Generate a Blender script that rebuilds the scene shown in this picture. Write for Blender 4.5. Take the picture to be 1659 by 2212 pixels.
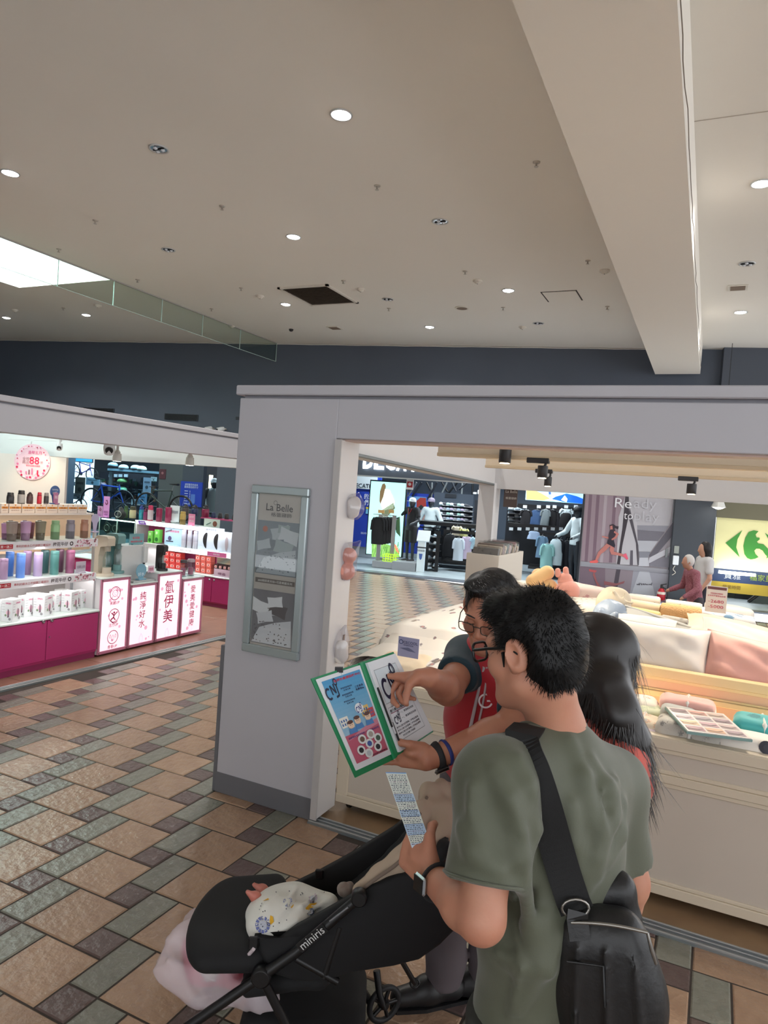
import bpy,math,random
import numpy as np
from mathutils import Vector,Matrix
random.seed(7);RNG=np.random.default_rng(7)
scene=bpy.context.scene
for _o in list(bpy.data.objects):bpy.data.objects.remove(_o)
# ------------------------------------------------------------------ camera
FPX,YAW,PITCH,ROLL=1518.06,.440847,-.0320615,.0703355
S=.148;H=12.786*S
_cy,_sy=math.cos(YAW),math.sin(YAW)
_r0=np.array([_cy,_sy,0.]);FW=np.array([-_sy*math.cos(PITCH),_cy*math.cos(PITCH),math.sin(PITCH)])
_u0=np.cross(_r0,FW)
RT=math.cos(ROLL)*_r0+math.sin(ROLL)*_u0;UP=-math.sin(ROLL)*_r0+math.cos(ROLL)*_u0
CAM=np.array([0,0,H])
cam_d=bpy.data.cameras.new('camera');cam=bpy.data.objects.new('camera',cam_d)
scene.collection.objects.link(cam);scene.camera=cam
cam_d.sensor_fit='HORIZONTAL';cam_d.sensor_width=36;cam_d.lens=FPX/1659*36
cam_d.clip_start=.05;cam_d.clip_end=200
cam.matrix_world=Matrix(((RT[0],UP[0],-FW[0],0),(RT[1],UP[1],-FW[1],0),(RT[2],UP[2],-FW[2],H),(0,0,0,1)))
# ------------------------------------------------------------------ world, exposure
vs=scene.view_settings;vs.view_transform='Standard';vs.look='None';vs.gamma=1;vs.use_curve_mapping=False
vs.exposure=1.02
world=bpy.data.worlds.new('hall');scene.world=world;world.use_nodes=True
_bg=world.node_tree.nodes['Background'];_bg.inputs[0].default_value=(.93,.96,1.0,1);_bg.inputs[1].default_value=1.12
scene.cycles.max_bounces=5;scene.cycles.diffuse_bounces=3;scene.cycles.glossy_bounces=2
scene.cycles.transmission_bounces=6;scene.cycles.transparent_max_bounces=10
scene.cycles.adaptive_threshold=.075;scene.cycles.adaptive_min_samples=16;scene.cycles.caustics_reflective=False;scene.cycles.caustics_refractive=False
def light(name,kind,loc,energy,color=(1,1,1),aim=None,size=.3,size_y=None,spot=1.2,blend=.6,spread=None):
    d=bpy.data.lights.new(name,kind);d.energy=energy;d.color=color
    if kind=='AREA':
        d.size=size
        if size_y:d.shape='RECTANGLE';d.size_y=size_y
        else:d.shape='DISK'
        if spread:d.spread=spread
    elif kind=='SPOT':d.spot_size=spot;d.spot_blend=blend;d.shadow_soft_size=size
    else:d.shadow_soft_size=size
    o=bpy.data.objects.new(name,d);scene.collection.objects.link(o);o.location=loc
    aim=Vector(aim)if aim is not None else Vector(loc)-Vector((0,0,1))
    o.rotation_euler=(aim-Vector(loc)).to_track_quat('-Z','Y').to_euler()
    return o
# the stores' ceiling lights (cool) and the bedding kiosk's / bottle kiosk's own fittings are placed with their builders
LIGHTS=dict(down=20,store=30,bed=20,sky=8)
# ------------------------------------------------------------------ picture ray helpers (where a thing seen there stands on its real plane)
BO=np.array([-10.06,14.42]);BE=np.array([.9852,.1714]);BN=np.array([-.1714,.9852])   # back wall line, and the way into the shops
def ray(px,py):return FW+RT*(px-829.5)/FPX-UP*(py-1106)/FPX
def at(px,py,ax,v):
    d=ray(px,py)
    if ax=='d':t=v
    elif ax=='w':t=(v-np.dot(CAM[:2]-BO,BN))/np.dot(d[:2],BN)
    else:
        i='xyz'.index(ax);t=(v-CAM[i])/d[i]
    return CAM+d*t
def wb(u,w,z):  # back-wall frame -> world
    p=BO+BE*u+BN*w;return np.array([p[0],p[1],z])
def uv(px,py,w):
    p=at(px,py,'w',w);return float(np.dot(p[:2]-BO,BE)),float(p[2])
BA=math.atan2(BE[1],BE[0])
def depth(p):return float(np.dot(np.array(p)-CAM,FW))
# ------------------------------------------------------------------ materials
def lin(c):
    c=[x/255 for x in c[:3]]
    return tuple(x/12.92 if x<=.04045 else((x+.055)/1.055)**2.4 for x in c)+(1,)
MATS={}
def mat(name,c=(200,200,200),rough=.6,metal=0,emit=0,bump=None,var=None,alpha=None,trans=0,spec=.5,sheen=0,rand=0,c2=None,sss=0,coat=0):
    if name in MATS:return MATS[name]
    m=bpy.data.materials.new(name);m.use_nodes=True;nt=m.node_tree;N=nt.nodes;L=nt.links
    b=N['Principled BSDF'];b.inputs['Base Color'].default_value=lin(c);b.inputs['Roughness'].default_value=rough
    b.inputs['Metallic'].default_value=metal;b.inputs['Specular IOR Level'].default_value=spec
    if coat:b.inputs['Coat Weight'].default_value=coat;b.inputs['Coat Roughness'].default_value=.15
    if emit:b.inputs['Emission Color'].default_value=lin(c);b.inputs['Emission Strength'].default_value=emit
    if trans:b.inputs['Transmission Weight'].default_value=trans
    if sheen:b.inputs['Sheen Weight'].default_value=sheen
    if sss:
        b.inputs['Subsurface Weight'].default_value=sss;b.inputs['Subsurface Radius'].default_value=(1,.35,.2);b.inputs['Subsurface Scale'].default_value=.006
    if alpha is not None:b.inputs['Alpha'].default_value=alpha
    tc=N.new('ShaderNodeTexCoord')
    if var or rand:
        mix=N.new('ShaderNodeMix');mix.data_type='RGBA'
        mix.inputs[6].default_value=lin(c);mix.inputs[7].default_value=lin(c2 or[x*.72 for x in c])
        if var:
            n=N.new('ShaderNodeTexNoise');n.inputs['Scale'].default_value=var[0];n.inputs['Detail'].default_value=4
            L.new(tc.outputs['Object'],n.inputs['Vector'])
            mp=N.new('ShaderNodeMapRange');mp.inputs[1].default_value=.3;mp.inputs[2].default_value=.75;mp.inputs[4].default_value=var[1]
            L.new(n.outputs[0],mp.inputs[0]);L.new(mp.outputs[0],mix.inputs[0]);out=mix.outputs[2]
        else:
            mix.inputs[0].default_value=0;out=mix.outputs[2]
        if rand:
            oi=N.new('ShaderNodeObjectInfo');hs=N.new('ShaderNodeHueSaturation')
            mr=N.new('ShaderNodeMapRange');mr.inputs[3].default_value=1-rand;mr.inputs[4].default_value=1+rand
            L.new(oi.outputs['Random'],mr.inputs[0]);L.new(mr.outputs[0],hs.inputs['Value']);L.new(out,hs.inputs['Color']);out=hs.outputs[0]
        L.new(out,b.inputs['Base Color'])
    if bump:
        n=N.new('ShaderNodeTexNoise');n.inputs['Scale'].default_value=bump[0];n.inputs['Detail'].default_value=3
        L.new(tc.outputs['Object'],n.inputs['Vector']);bp=N.new('ShaderNodeBump');bp.inputs['Strength'].default_value=bump[1];bp.inputs['Distance'].default_value=bump[2]if len(bump)>2 else .01
        L.new(n.outputs[0],bp.inputs['Height']);L.new(bp.outputs[0],b.inputs['Normal'])
    MATS[name]=m;return m
def col(c,rough=.55,**k):
    return mat('paint_%d_%d_%d_%d%s'%(*c,int(rough*100),''.join('%s%s'%(a,str(v)[:5])for a,v in k.items())),c,rough,**k)
def glass_mat(name,tint=(230,245,242),mix=.12,rough=.02):
    if name in MATS:return MATS[name]
    m=bpy.data.materials.new(name);m.use_nodes=True;nt=m.node_tree;N=nt.nodes;L=nt.links
    N.remove(N['Principled BSDF']);o=N['Material Output']
    t=N.new('ShaderNodeBsdfTransparent');t.inputs[0].default_value=lin(tint)
    g=N.new('ShaderNodeBsdfGlossy');g.inputs['Roughness'].default_value=rough;g.inputs[0].default_value=(1,1,1,1)
    lw=N.new('ShaderNodeLayerWeight');lw.inputs[0].default_value=.5;pw=N.new('ShaderNodeMath');pw.operation='POWER';pw.inputs[1].default_value=5;L.new(lw.outputs['Facing'],pw.inputs[0])
    ad=N.new('ShaderNodeMath');ad.operation='MULTIPLY_ADD';ad.inputs[1].default_value=.5;ad.inputs[2].default_value=mix*.5;ad.use_clamp=True;lw=pw
    mx=N.new('ShaderNodeMixShader');L.new(lw.outputs[0],ad.inputs[0]);L.new(ad.outputs[0],mx.inputs[0]);L.new(t.outputs[0],mx.inputs[1]);L.new(g.outputs[0],mx.inputs[2]);L.new(mx.outputs[0],o.inputs[0])
    MATS[name]=m;return m
# ------------------------------------------------------------------ mesh builder
COL=scene.collection
def V3(p):return np.array(p,float)
def unit(v):v=V3(v);return v/(np.linalg.norm(v)+1e-12)
class MB:
    def __init__(s):s.v=[];s.f=[];s.mi=[];s.sm=[];s.mats=[]
    def m(s,mt):
        if mt not in s.mats:s.mats.append(mt)
        return s.mats.index(mt)
    def add(s,vs,fs,mt,smooth=False):
        b=len(s.v);i=s.m(mt);s.v.extend([tuple(map(float,p))for p in vs])
        for f in fs:s.f.append([b+k for k in f]);s.mi.append(i);s.sm.append(smooth)
        return s
    def box(s,c,size,mt,R=None,bev=0):
        c=V3(c);h=V3(size)/2;R=np.eye(3)if R is None else np.array(R)[:3,:3]
        if bev<=0:
            vs=[c+R@(h*V3(q))for q in((-1,-1,-1),(1,-1,-1),(1,1,-1),(-1,1,-1),(-1,-1,1),(1,-1,1),(1,1,1),(-1,1,1))]
            return s.add(vs,((0,3,2,1),(4,5,6,7),(0,1,5,4),(1,2,6,5),(2,3,7,6),(3,0,4,7)),mt)
        b=min(bev,*(h*.98));idx={};vs=[]
        for sx in(-1,1):
            for sy in(-1,1):
                for sz in(-1,1):
                    for a in range(3):
                        q=V3((sx,sy,sz))*h;q=q-V3((sx,sy,sz))*b;q[a]+=(sx,sy,sz)[a]*b
                        idx[sx,sy,sz,a]=len(vs);vs.append(c+R@q)
        fs=[]
        for a in range(3):
            o1,o2=[i for i in range(3)if i !=a]
            for sg in(-1,1):
                f=[]
                for(p,q)in((-1,-1),(1,-1),(1,1),(-1,1)):
                    k=[0,0,0];k[a]=sg;k[o1]=p;k[o2]=q;f.append(idx[(*k,a)])
                fs.append(f)
            for p in(-1,1):
                for q in(-1,1):
                    k0=[0,0,0];k0[a]=-1;k0[o1]=p;k0[o2]=q;k1=list(k0);k1[a]=1
                    fs.append([idx[(*k0,o1)],idx[(*k1,o1)],idx[(*k1,o2)],idx[(*k0,o2)]])
        for sx in(-1,1):
            for sy in(-1,1):
                for sz in(-1,1):fs.append([idx[sx,sy,sz,a]for a in range(3)])
        ctr=c;out=[]
        for f in fs:
            p=[V3(vs[i])for i in f];n=np.cross(p[1]-p[0],p[2]-p[0])
            out.append(f if np.dot(n,sum(p)/len(p)-ctr)>0 else f[::-1])
        return s.add(vs,out,mt)
    def b2(s,lo,hi,mt,bev=0):lo=V3(lo);hi=V3(hi);return s.box((lo+hi)/2,np.abs(hi-lo),mt,None,bev)
    def loft(s,rings,mt,cap=True,close=False,smooth=True):
        n=len(rings[0]);vs=[p for r in rings for p in r];fs=[];K=len(rings)
        for i in range(K if close else K-1):
            for j in range(n):
                a=i*n+j;b=i*n+(j+1)%n;c=((i+1)%K)*n+(j+1)%n;d=((i+1)%K)*n+j;fs.append((a,b,c,d))
        s.add(vs,fs,mt,smooth)
        if cap and not close:s.add(rings[0],[tuple(range(n))[::-1]],mt);s.add(rings[-1],[tuple(range(n))],mt)
        return s
    def tube(s,path,r,mt,n=8,cap=True,close=False,flat=1,up=None,smooth=True):
        P=[V3(p)for p in path];K=len(P);r=[r]*K if np.isscalar(r)else list(r);rings=[];N=None
        for i in range(K):
            t=unit((P[(i+1)%K]if(close or i<K-1)else P[i])-(P[i-1]if(close or i>0)else P[i]))
            if N is None:
                N=V3(up)if up is not None else(V3((0,0,1))if abs(t[2])<.9 else V3((1,0,0)))
            N=unit(N-t*np.dot(N,t));B=np.cross(t,N)
            rings.append([P[i]+r[i]*(math.cos(a)*N*flat+math.sin(a)*B)for a in(2*math.pi*k/n for k in range(n))])
        return s.loft(rings,mt,cap,close,smooth)
    def lathe(s,prof,mt,n=16,o=(0,0,0),R=None,cap=True,smooth=True):
        o=V3(o);R=np.eye(3)if R is None else np.array(R)[:3,:3]
        rings=[[o+R@V3((r*math.cos(a),r*math.sin(a),z))for a in(2*math.pi*k/n for k in range(n))]for r,z in prof]
        return s.loft(rings,mt,cap,False,smooth)
    def cyl(s,a,b,r,mt,n=12,r2=None,smooth=True):return s.tube([a,b],[r,r if r2 is None else r2],mt,n,True,False,1,None,smooth)
    def prism(s,pts,O,U,Vv,t,mt,back=True):
        O=V3(O);U=V3(U);Vv=V3(Vv);W=unit(np.cross(U,Vv))*t
        a=[O+U*x+Vv*y for x,y in pts];n=len(pts);b=[p+W for p in a]
        fs=[tuple(range(n))[::-1],tuple(range(n,2*n))]+[(i,(i+1)%n,n+(i+1)%n,n+i)for i in range(n)]
        return s.add(a+b,fs,mt)
    def grid(s,fn,nu,nv,mt,closeu=False,closev=False,smooth=True):
        vs=[fn(i/(nu if closeu else nu-1),j/(nv if closev else nv-1))for i in range(nu)for j in range(nv)];fs=[]
        for i in range(nu if closeu else nu-1):
            for j in range(nv if closev else nv-1):
                fs.append((i*nv+j,((i+1)%nu)*nv+j,((i+1)%nu)*nv+(j+1)%nv,i*nv+(j+1)%nv))
        return s.add(vs,fs,mt,smooth)
    def mesh(s,name):
        me=bpy.data.meshes.new(name);me.from_pydata(s.v,[],s.f)
        for mt in s.mats:me.materials.append(mt)
        if s.f:
            me.polygons.foreach_set('material_index',s.mi);me.polygons.foreach_set('use_smooth',s.sm)
        me.update();return me
def wm(o):
    M=o.matrix_basis.copy()
    if o.parent:M=wm(o.parent)@o.matrix_parent_inverse@M
    return M
def tag(o,label=None,cat=None,group=None,kind=None):
    for k,v in(('label',label),('category',cat),('group',group),('kind',kind)):
        if v:o[k]=v
    return o
def ob(name,mb,parent=None,label=None,cat=None,group=None,kind=None,local=False,loc=None,rz=0):
    me=mb.mesh(name)if isinstance(mb,MB)else mb
    o=bpy.data.objects.new(name,me);COL.objects.link(o)
    if loc is not None:o.location=[float(x)for x in loc];o.rotation_euler=(0,0,rz)
    if parent:
        o.parent=parent
        if not local:o.matrix_parent_inverse=wm(parent).inverted()
    return tag(o,label,cat,group,kind)
def T(name,label,cat,loc=(0,0,0),rz=0,group=None,kind=None):
    o=bpy.data.objects.new(name,None);COL.objects.link(o);o.empty_display_size=.1
    o.location=[float(x)for x in loc];o.rotation_euler=(0,0,rz);return tag(o,label,cat,group,kind)
def dup(root,loc=None,rz=None,label=None,group=None,scale=None):
    r=root.copy();COL.objects.link(r)
    if loc is not None:r.location=[float(x)for x in loc]
    if rz is not None:r.rotation_euler=(0,0,rz)
    if scale is not None:r.scale=scale if hasattr(scale,'__len__')else(scale,)*3
    if label:r['label']=label
    if group:r['group']=group
    for ch in list(root.children):
        c=ch.copy();COL.objects.link(c);c.parent=r
        for g in ch.children:
            d=g.copy();COL.objects.link(d);d.parent=c
    return r
def recolor(root,mp):
    for o in[root]+list(root.children_recursive):
        if o.type=='MESH':
            for i,sl in enumerate(o.material_slots):
                nm=o.data.materials[i].name
                if nm in mp:sl.link='OBJECT';sl.material=mp[nm]
_TX={}
def textmesh(body,bold=0,res=2):
    k=(body,bold,res)
    if k not in _TX:
        c=bpy.data.curves.new('t','FONT');c.body=body;c.resolution_u=res;c.offset=bold;c.align_x='CENTER';c.align_y='CENTER'
        o=bpy.data.objects.new('t',c);pass
        me=bpy.data.meshes.new_from_object(o)
        _TX[k]=([tuple(v.co)for v in me.vertices],[tuple(p.vertices)for p in me.polygons])
        bpy.data.objects.remove(o);bpy.data.curves.remove(c);bpy.data.meshes.remove(me)
    return _TX[k]
class Art:
    """flat print / lettering lying on a real surface: origin O, unit axes U (right) and W (up), metres"""
    def __init__(s,O,U,W,eps=.0006,n=None):
        s.O=V3(O);s.U=unit(U);s.W=unit(W);s.N=unit(np.cross(s.U,s.W));s.eps=eps;s.mb=MB();s.k=1
    def p(s,x,y,k):return s.O+s.U*x+s.W*y+s.N*s.eps*k
    def poly(s,pts,mt,k=1):s.mb.add([s.p(x,y,k)for x,y in pts],[tuple(range(len(pts)))],mt);return s
    def rect(s,x0,y0,x1,y1,mt,k=1):return s.poly(((x0,y0),(x1,y0),(x1,y1),(x0,y1)),mt,k)
    def disc(s,x,y,r,mt,k=1,n=20,ry=None):ry=ry or r;return s.poly([(x+r*math.cos(6.2832*i/n),y+ry*math.sin(6.2832*i/n))for i in range(n)],mt,k)
    def ring(s,x,y,r,w,mt,k=1,n=28,a0=0,a1=6.28319):
        for i in range(n):
            a=a0+(a1-a0)*i/n;b=a0+(a1-a0)*(i+1)/n
            s.poly([(x+q*math.cos(t),y+q*math.sin(t))for q,t in((r-w/2,a),(r+w/2,a),(r+w/2,b),(r-w/2,b))],mt,k)
        return s
    def line(s,pts,w,mt,k=1):
        for(x0,y0),(x1,y1)in zip(pts[:-1],pts[1:]):
            d=math.hypot(x1-x0,y1-y0)or 1;nx,ny=-(y1-y0)/d*w/2,(x1-x0)/d*w/2
            s.poly(((x0+nx,y0+ny),(x0-nx,y0-ny),(x1-nx,y1-ny),(x1+nx,y1+ny)),mt,k)
        return s
    def text(s,body,x,y,h,mt,k=2,bold=0,sx=1,rot=0,res=2,width=None):
        vs,fs=textmesh(body,bold,res)
        if not vs:return s
        ys=[v[1]for v in vs];xs=[v[0]for v in vs];mx=(min(xs)+max(xs))/2;my=(min(ys)+max(ys))/2
        sc=h;sxx=sc*sx if width is None else width/max(1e-6,max(xs)-min(xs));c,sn=math.cos(rot),math.sin(rot)
        s.mb.add([s.p(x+(vx-mx)*sxx*c-(vy-my)*sc*sn,y+(vx-mx)*sxx*sn+(vy-my)*sc*c,k)for vx,vy,_ in vs],fs,mt);return s
    def scribble(s,x0,y0,x1,y1,rows,mt,k=2,seed=0,fill=.8):
        r=random.Random(seed);hh=(y1-y0)/rows
        for i in range(rows):
            x=x0;y=y1-(i+.5)*hh
            while x<x1-hh*.2:
                w=hh*r.uniform(.35,.62)
                if r.random()<fill:s.rect(x,y-hh*.3,min(x1,x+w),y+hh*.3*r.uniform(.2,1),mt,k)
                x+=w*1.25
        return s
    def done(s,name,parent):return ob(name,s.mb,parent)
def rotm(rx=0,ry=0,rz=0):return np.array(Matrix.Rotation(rz,3,'Z')@Matrix.Rotation(ry,3,'Y')@Matrix.Rotation(rx,3,'X'))
def basis(x,y,z):return np.array([x,y,z]).T
def bez(P,n=12):
    """Catmull-Rom through points"""
    P=[V3(p)for p in P];Q=[2*P[0]-P[1]]+P+[2*P[-1]-P[-2]];out=[]
    for i in range(1,len(Q)-2):
        for k in range(n):
            t=k/n;a,b,c,d=Q[i-1:i+3]
            out.append(.5*((2*b)+(c-a)*t+(2*a-5*b+4*c-d)*t*t+(3*b-a-3*c+d)*t**3))
    return out+[P[-1]]
# ------------------------------------------------------------------ soft bodies: smooth unions of tapered capsules, surfaced on a grid
class SDF:
    def __init__(s,lo,hi,h):
        s.lo=V3(lo);s.h=h;s.n=np.ceil((V3(hi)-s.lo)/h).astype(int)+1;s.F=np.full(s.n,1.0,np.float32)
    def _win(s,lo,hi):
        a=np.maximum(0,np.floor((lo-s.lo)/s.h).astype(int));b=np.minimum(s.n,np.ceil((hi-s.lo)/s.h).astype(int)+1)
        if np.any(b<=a):return None,None
        sl=tuple(slice(x,y)for x,y in zip(a,b))
        g=[s.lo[i]+s.h*np.arange(a[i],b[i],dtype=np.float32)for i in range(3)]
        return sl,np.meshgrid(*g,indexing='ij',sparse=True)
    def _mix(s,sl,d,k,op):
        f=s.F[sl]
        if op=='sub':d=-d;s.F[sl]=np.maximum(f,d)if k<=0 else-(-np.minimum(0,0)+s._smin(-f,-d,k));return
        if op=='and':s.F[sl]=np.maximum(f,d);return
        s.F[sl]=np.minimum(f,d)if k<=0 else s._smin(f,d,k)
    def _smin(s,a,b,k):
        h=np.maximum(k-np.abs(a-b),0)/k;return np.minimum(a,b)-h*h*k*.25
    def cap(s,a,b,r1,r2=None,k=.02,side=None,wide=1.,op='add'):
        """tapered capsule a->b; side/wide: elliptical section, wider along side"""
        a=V3(a);b=V3(b);r2=r1 if r2 is None else r2;m=max(r1,r2)*max(1,wide)+k+4*s.h
        sl,G=s._win(np.minimum(a,b)-m,np.maximum(a,b)+m)
        if sl is None:return s
        ab=b-a;L2=max(1e-9,ab@ab);q=[G[i]-a[i]for i in range(3)]
        t=np.clip((q[0]*ab[0]+q[1]*ab[1]+q[2]*ab[2])/L2,0,1);q=[q[i]-t*ab[i]for i in range(3)];r=r1+(r2-r1)*t;c=1
        if side is not None:
            sd=unit(side);pr=q[0]*sd[0]+q[1]*sd[1]+q[2]*sd[2];q=[q[i]+sd[i]*pr*(1/wide-1)for i in range(3)]
        d=np.sqrt(q[0]**2+q[1]**2+q[2]**2)-r
        s._mix(sl,d.astype(np.float32),k,op);return s
    def chain(s,pts,k=.02,side=None,wide=1.,op='add'):
        """pts: (point, radius) list"""
        for(a,r),(b,q)in zip(pts[:-1],pts[1:]):s.cap(a,b,r,q,k,side,wide,op)
        return s
    def ell(s,c,rad,R=None,k=.02,op='add'):
        c=V3(c);rad=V3(rad);R=np.eye(3)if R is None else np.array(R);m=max(rad)+k+4*s.h
        sl,G=s._win(c-m,c+m)
        if sl is None:return s
        q=[G[i]-c[i]for i in range(3)];l=[(R[0,i]*q[0]+R[1,i]*q[1]+R[2,i]*q[2])/rad[i]for i in range(3)]
        k0=np.sqrt(l[0]**2+l[1]**2+l[2]**2)+1e-9;k1=np.sqrt((l[0]/rad[0])**2+(l[1]/rad[1])**2+(l[2]/rad[2])**2)+1e-9
        s._mix(sl,(k0*(k0-1)/k1).astype(np.float32),k,op);return s
    def bx(s,c,half,R=None,rnd=.01,k=.01,op='add'):
        c=V3(c);half=V3(half)-rnd;R=np.eye(3)if R is None else np.array(R);m=np.linalg.norm(half)+rnd+k+4*s.h
        sl,G=s._win(c-m,c+m)
        if sl is None:return s
        q=[G[i]-c[i]for i in range(3)];l=[np.abs(R[0,i]*q[0]+R[1,i]*q[1]+R[2,i]*q[2])-half[i]for i in range(3)]
        o=np.sqrt(sum(np.maximum(x,0)**2 for x in l))+np.minimum(np.maximum(np.maximum(l[0],l[1]),l[2]),0)-rnd
        s._mix(sl,o.astype(np.float32),k,op);return s
    def cut(s,p,n):
        """keep the side where (x-p).n <= 0"""
        n=unit(n);G=np.meshgrid(*[s.lo[i]+s.h*np.arange(s.n[i],dtype=np.float32)for i in range(3)],indexing='ij',sparse=True)
        s.F=np.maximum(s.F,((G[0]-p[0])*n[0]+(G[1]-p[1])*n[1]+(G[2]-p[2])*n[2]).astype(np.float32));return s
    def noise(s,amp,fr,seed=0,aniso=(1,1,1),ridge=0):
        r=np.random.default_rng(seed);G=np.meshgrid(*[s.lo[i]+s.h*np.arange(s.n[i],dtype=np.float32)for i in range(3)],indexing='ij',sparse=True)
        d=0
        for i in range(5):
            w=r.normal(size=3);w=w/np.linalg.norm(w)*fr*r.uniform(.6,1.5)*V3(aniso);q=np.sin(G[0]*w[0]+G[1]*w[1]+G[2]*w[2]+r.uniform(0,6.28));d=d+(2*np.abs(q)-1 if ridge else q)
        s.F=s.F+(amp/3*d).astype(np.float32);return s
    def surf(s):
        F=s.F.copy();F[0]=F[-1]=1;F[:,0]=F[:,-1]=1;F[:,:,0]=F[:,:,-1]=1
        I=F<0;c=np.zeros(np.array(F.shape)-1,np.int8)
        for i in(0,1):
            for j in(0,1):
                for k in(0,1):c+=I[i:I.shape[0]-1+i,j:I.shape[1]-1+j,k:I.shape[2]-1+k]
        cells=np.argwhere((c>0)&(c<8));idx=np.full(c.shape,-1,np.int32);idx[tuple(cells.T)]=np.arange(len(cells))
        P=np.zeros((len(cells),3));W=np.zeros(len(cells));C8=[(i,j,k)for i in(0,1)for j in(0,1)for k in(0,1)]
        val={q:F[cells[:,0]+q[0],cells[:,1]+q[1],cells[:,2]+q[2]]for q in C8}
        for q in C8:
            for ax in range(3):
                if q[ax]==0:
                    q2=list(q);q2[ax]=1;a=val[q];b=val[tuple(q2)];m=(a<0)!=(b<0)
                    t=np.where(m,a/np.where(a==b,1,a-b),0);p=np.tile(V3(q),(len(cells),1));p[:,ax]=t
                    P[m]+=p[m];W[m]+=1
        P=(P/np.maximum(W,1)[:,None]+cells)*s.h+s.lo;faces=[]
        for ax in range(3):
            sl0=[slice(1,-1)]*3;sl1=[slice(1,-1)]*3;sl0[ax]=slice(0,-1);sl1[ax]=slice(1,None)
            A=I[tuple(sl0)];B=I[tuple(sl1)];e=np.argwhere(A !=B);off=np.ones(3,int);off[ax]=0;g=e+off
            o1,o2=[(1,2),(2,0),(0,1)][ax];d1=np.zeros(3,int);d1[o1]=1;d2=np.zeros(3,int);d2[o2]=1
            q=[idx[tuple((g-x).T)]for x in(d1+d2,d2,0*d1,d1)];fl=A[tuple(e.T)]
            f=np.stack(q,1);f[~fl]=f[~fl][:,::-1];faces.append(f)
        f=np.concatenate(faces);f=f[(f>=0).all(1)];return P,f
def surfmesh(name,P,f,mats,pick=None,smooth=2):
    """pick(P)->material index per vertex-average"""
    if smooth:
        e=np.concatenate([f[:,[0,1]],f[:,[1,2]],f[:,[2,3]],f[:,[3,0]]]);n=len(P);cnt=np.bincount(e.ravel(),minlength=n)[:,None]
        for _ in range(smooth):
            A=np.zeros_like(P)
            for i in range(3):A[:,i]=np.bincount(e[:,0],P[e[:,1],i],n)+np.bincount(e[:,1],P[e[:,0],i],n)
            P=.45*P+.55*A/np.maximum(cnt,1)
    me=bpy.data.meshes.new(name);me.vertices.add(len(P));me.vertices.foreach_set('co',P.astype(np.float32).ravel())
    me.loops.add(f.size);me.loops.foreach_set('vertex_index',f.astype(np.int32).ravel())
    me.polygons.add(len(f));me.polygons.foreach_set('loop_start',np.arange(0,f.size,4,dtype=np.int32))
    for m in(mats if isinstance(mats,(list,tuple))else[mats]):me.materials.append(m)
    if pick is not None:me.polygons.foreach_set('material_index',np.asarray(pick(P[f].mean(1)),np.int32))
    me.polygons.foreach_set('use_smooth',np.ones(len(f),bool));me.update(calc_edges=True);me.validate();return me
ORD=['first','second','third','fourth','fifth','sixth','seventh','eighth','ninth','tenth','eleventh','twelfth','thirteenth','fourteenth']
# ================================================================== SETTING: floor
M_tan=mat('tile_tan',(172,142,116),.33,var=(9,.8),c2=(152,120,97),spec=.45,rand=.09,bump=(30,1,.007))
M_green=mat('tile_green',(132,131,119),.33,var=(9,.8),c2=(116,118,106),spec=.45,rand=.1,bump=(26,1,.008))
M_brown=mat('tile_brown',(106,88,83),.33,var=(9,.8),c2=(88,70,68),spec=.45,rand=.12,bump=(26,1,.008))
M_grout=mat('grout',(66,58,52),.9)
floor=ob('floor',MB().b2((-22,-6,-.06),(9,14.3,-.004),M_grout),kind='structure')
floor['label']='brown grey and tan patterned tile floor'
def tile_mesh(w,d,mt,nm):
    g=.004;b=.006;mb=MB();t=.0
    lo=[(g,g),(w-g,g),(w-g,d-g),(g,d-g)];hi=[(g+b,g+b),(w-g-b,g+b),(w-g-b,d-g-b),(g+b,d-g-b)]
    vs=[(x,y,-.012)for x,y in lo]+[(x,y,-.004)for x,y in lo]+[(x,y,0)for x,y in hi]
    fs=[(8,9,10,11)]+[(4+i,4+(i+1)%4,8+(i+1)%4,8+i)for i in range(4)]+[(i,(i+1)%4,4+(i+1)%4,4+i)for i in range(4)]
    return mb.add(vs,fs,mt)
TK={'t':(2*S,2*S,M_tan),'b':(S,S,M_brown),'g':(S,2*S,M_green)}
TM={k:tile_mesh(*v,'tile').mesh('tile_'+k)for k,v in TK.items()}
def proj(p):
    d=V3(p)-CAM;z=d@FW
    return(829.5+FPX*(d@RT)/z,1106-FPX*(d@UP)/z,z)
RAILX,FRONT=-5.22,3.40
tiles=[]
for i in range(-60,110):
    for j in range(-60,60):
        a0,b0=2*i+j,-i+3*j
        for kd,da,db in(('t',0,0),('b',0,2),('g',1,2)):
            x=(b0+db-17.646)*S;y=(a0+da+15.473)*S;w,d,_=TK[kd]
            if x<-17 or x+w>4.2 or y<-1 or y+d>14.15:continue
            if y+d>FRONT+.12 and x+w>-2.0 and y<8.35:continue
            if x<RAILX-.02 and y<8.75:continue
            tiles.append((kd,x,y,w,d))
scored=[]
for t in tiles:
    kd,x,y,w,d=t;px,py,z=proj((x+w/2,y+d/2,0));vis=z>.3 and-60<px<1720 and py<2290
    if vis and(px>480 and py<1690 or px>830 and py<1990):vis=False
    scored.append((w*d/z**3 if vis else w*d*1e-6/max(.1,abs(z))**3,t))
scored.sort(key=lambda q:-q[0])
for sc,(kd,x,y,w,d)in scored[:300]:
    o=bpy.data.objects.new({'t':'tan_tile','b':'brown_tile','g':'green_tile'}[kd],TM[kd]);COL.objects.link(o)
    o.parent=floor;o.location=(x,y,random.uniform(-.0006,.0006))
mbt=MB()
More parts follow.
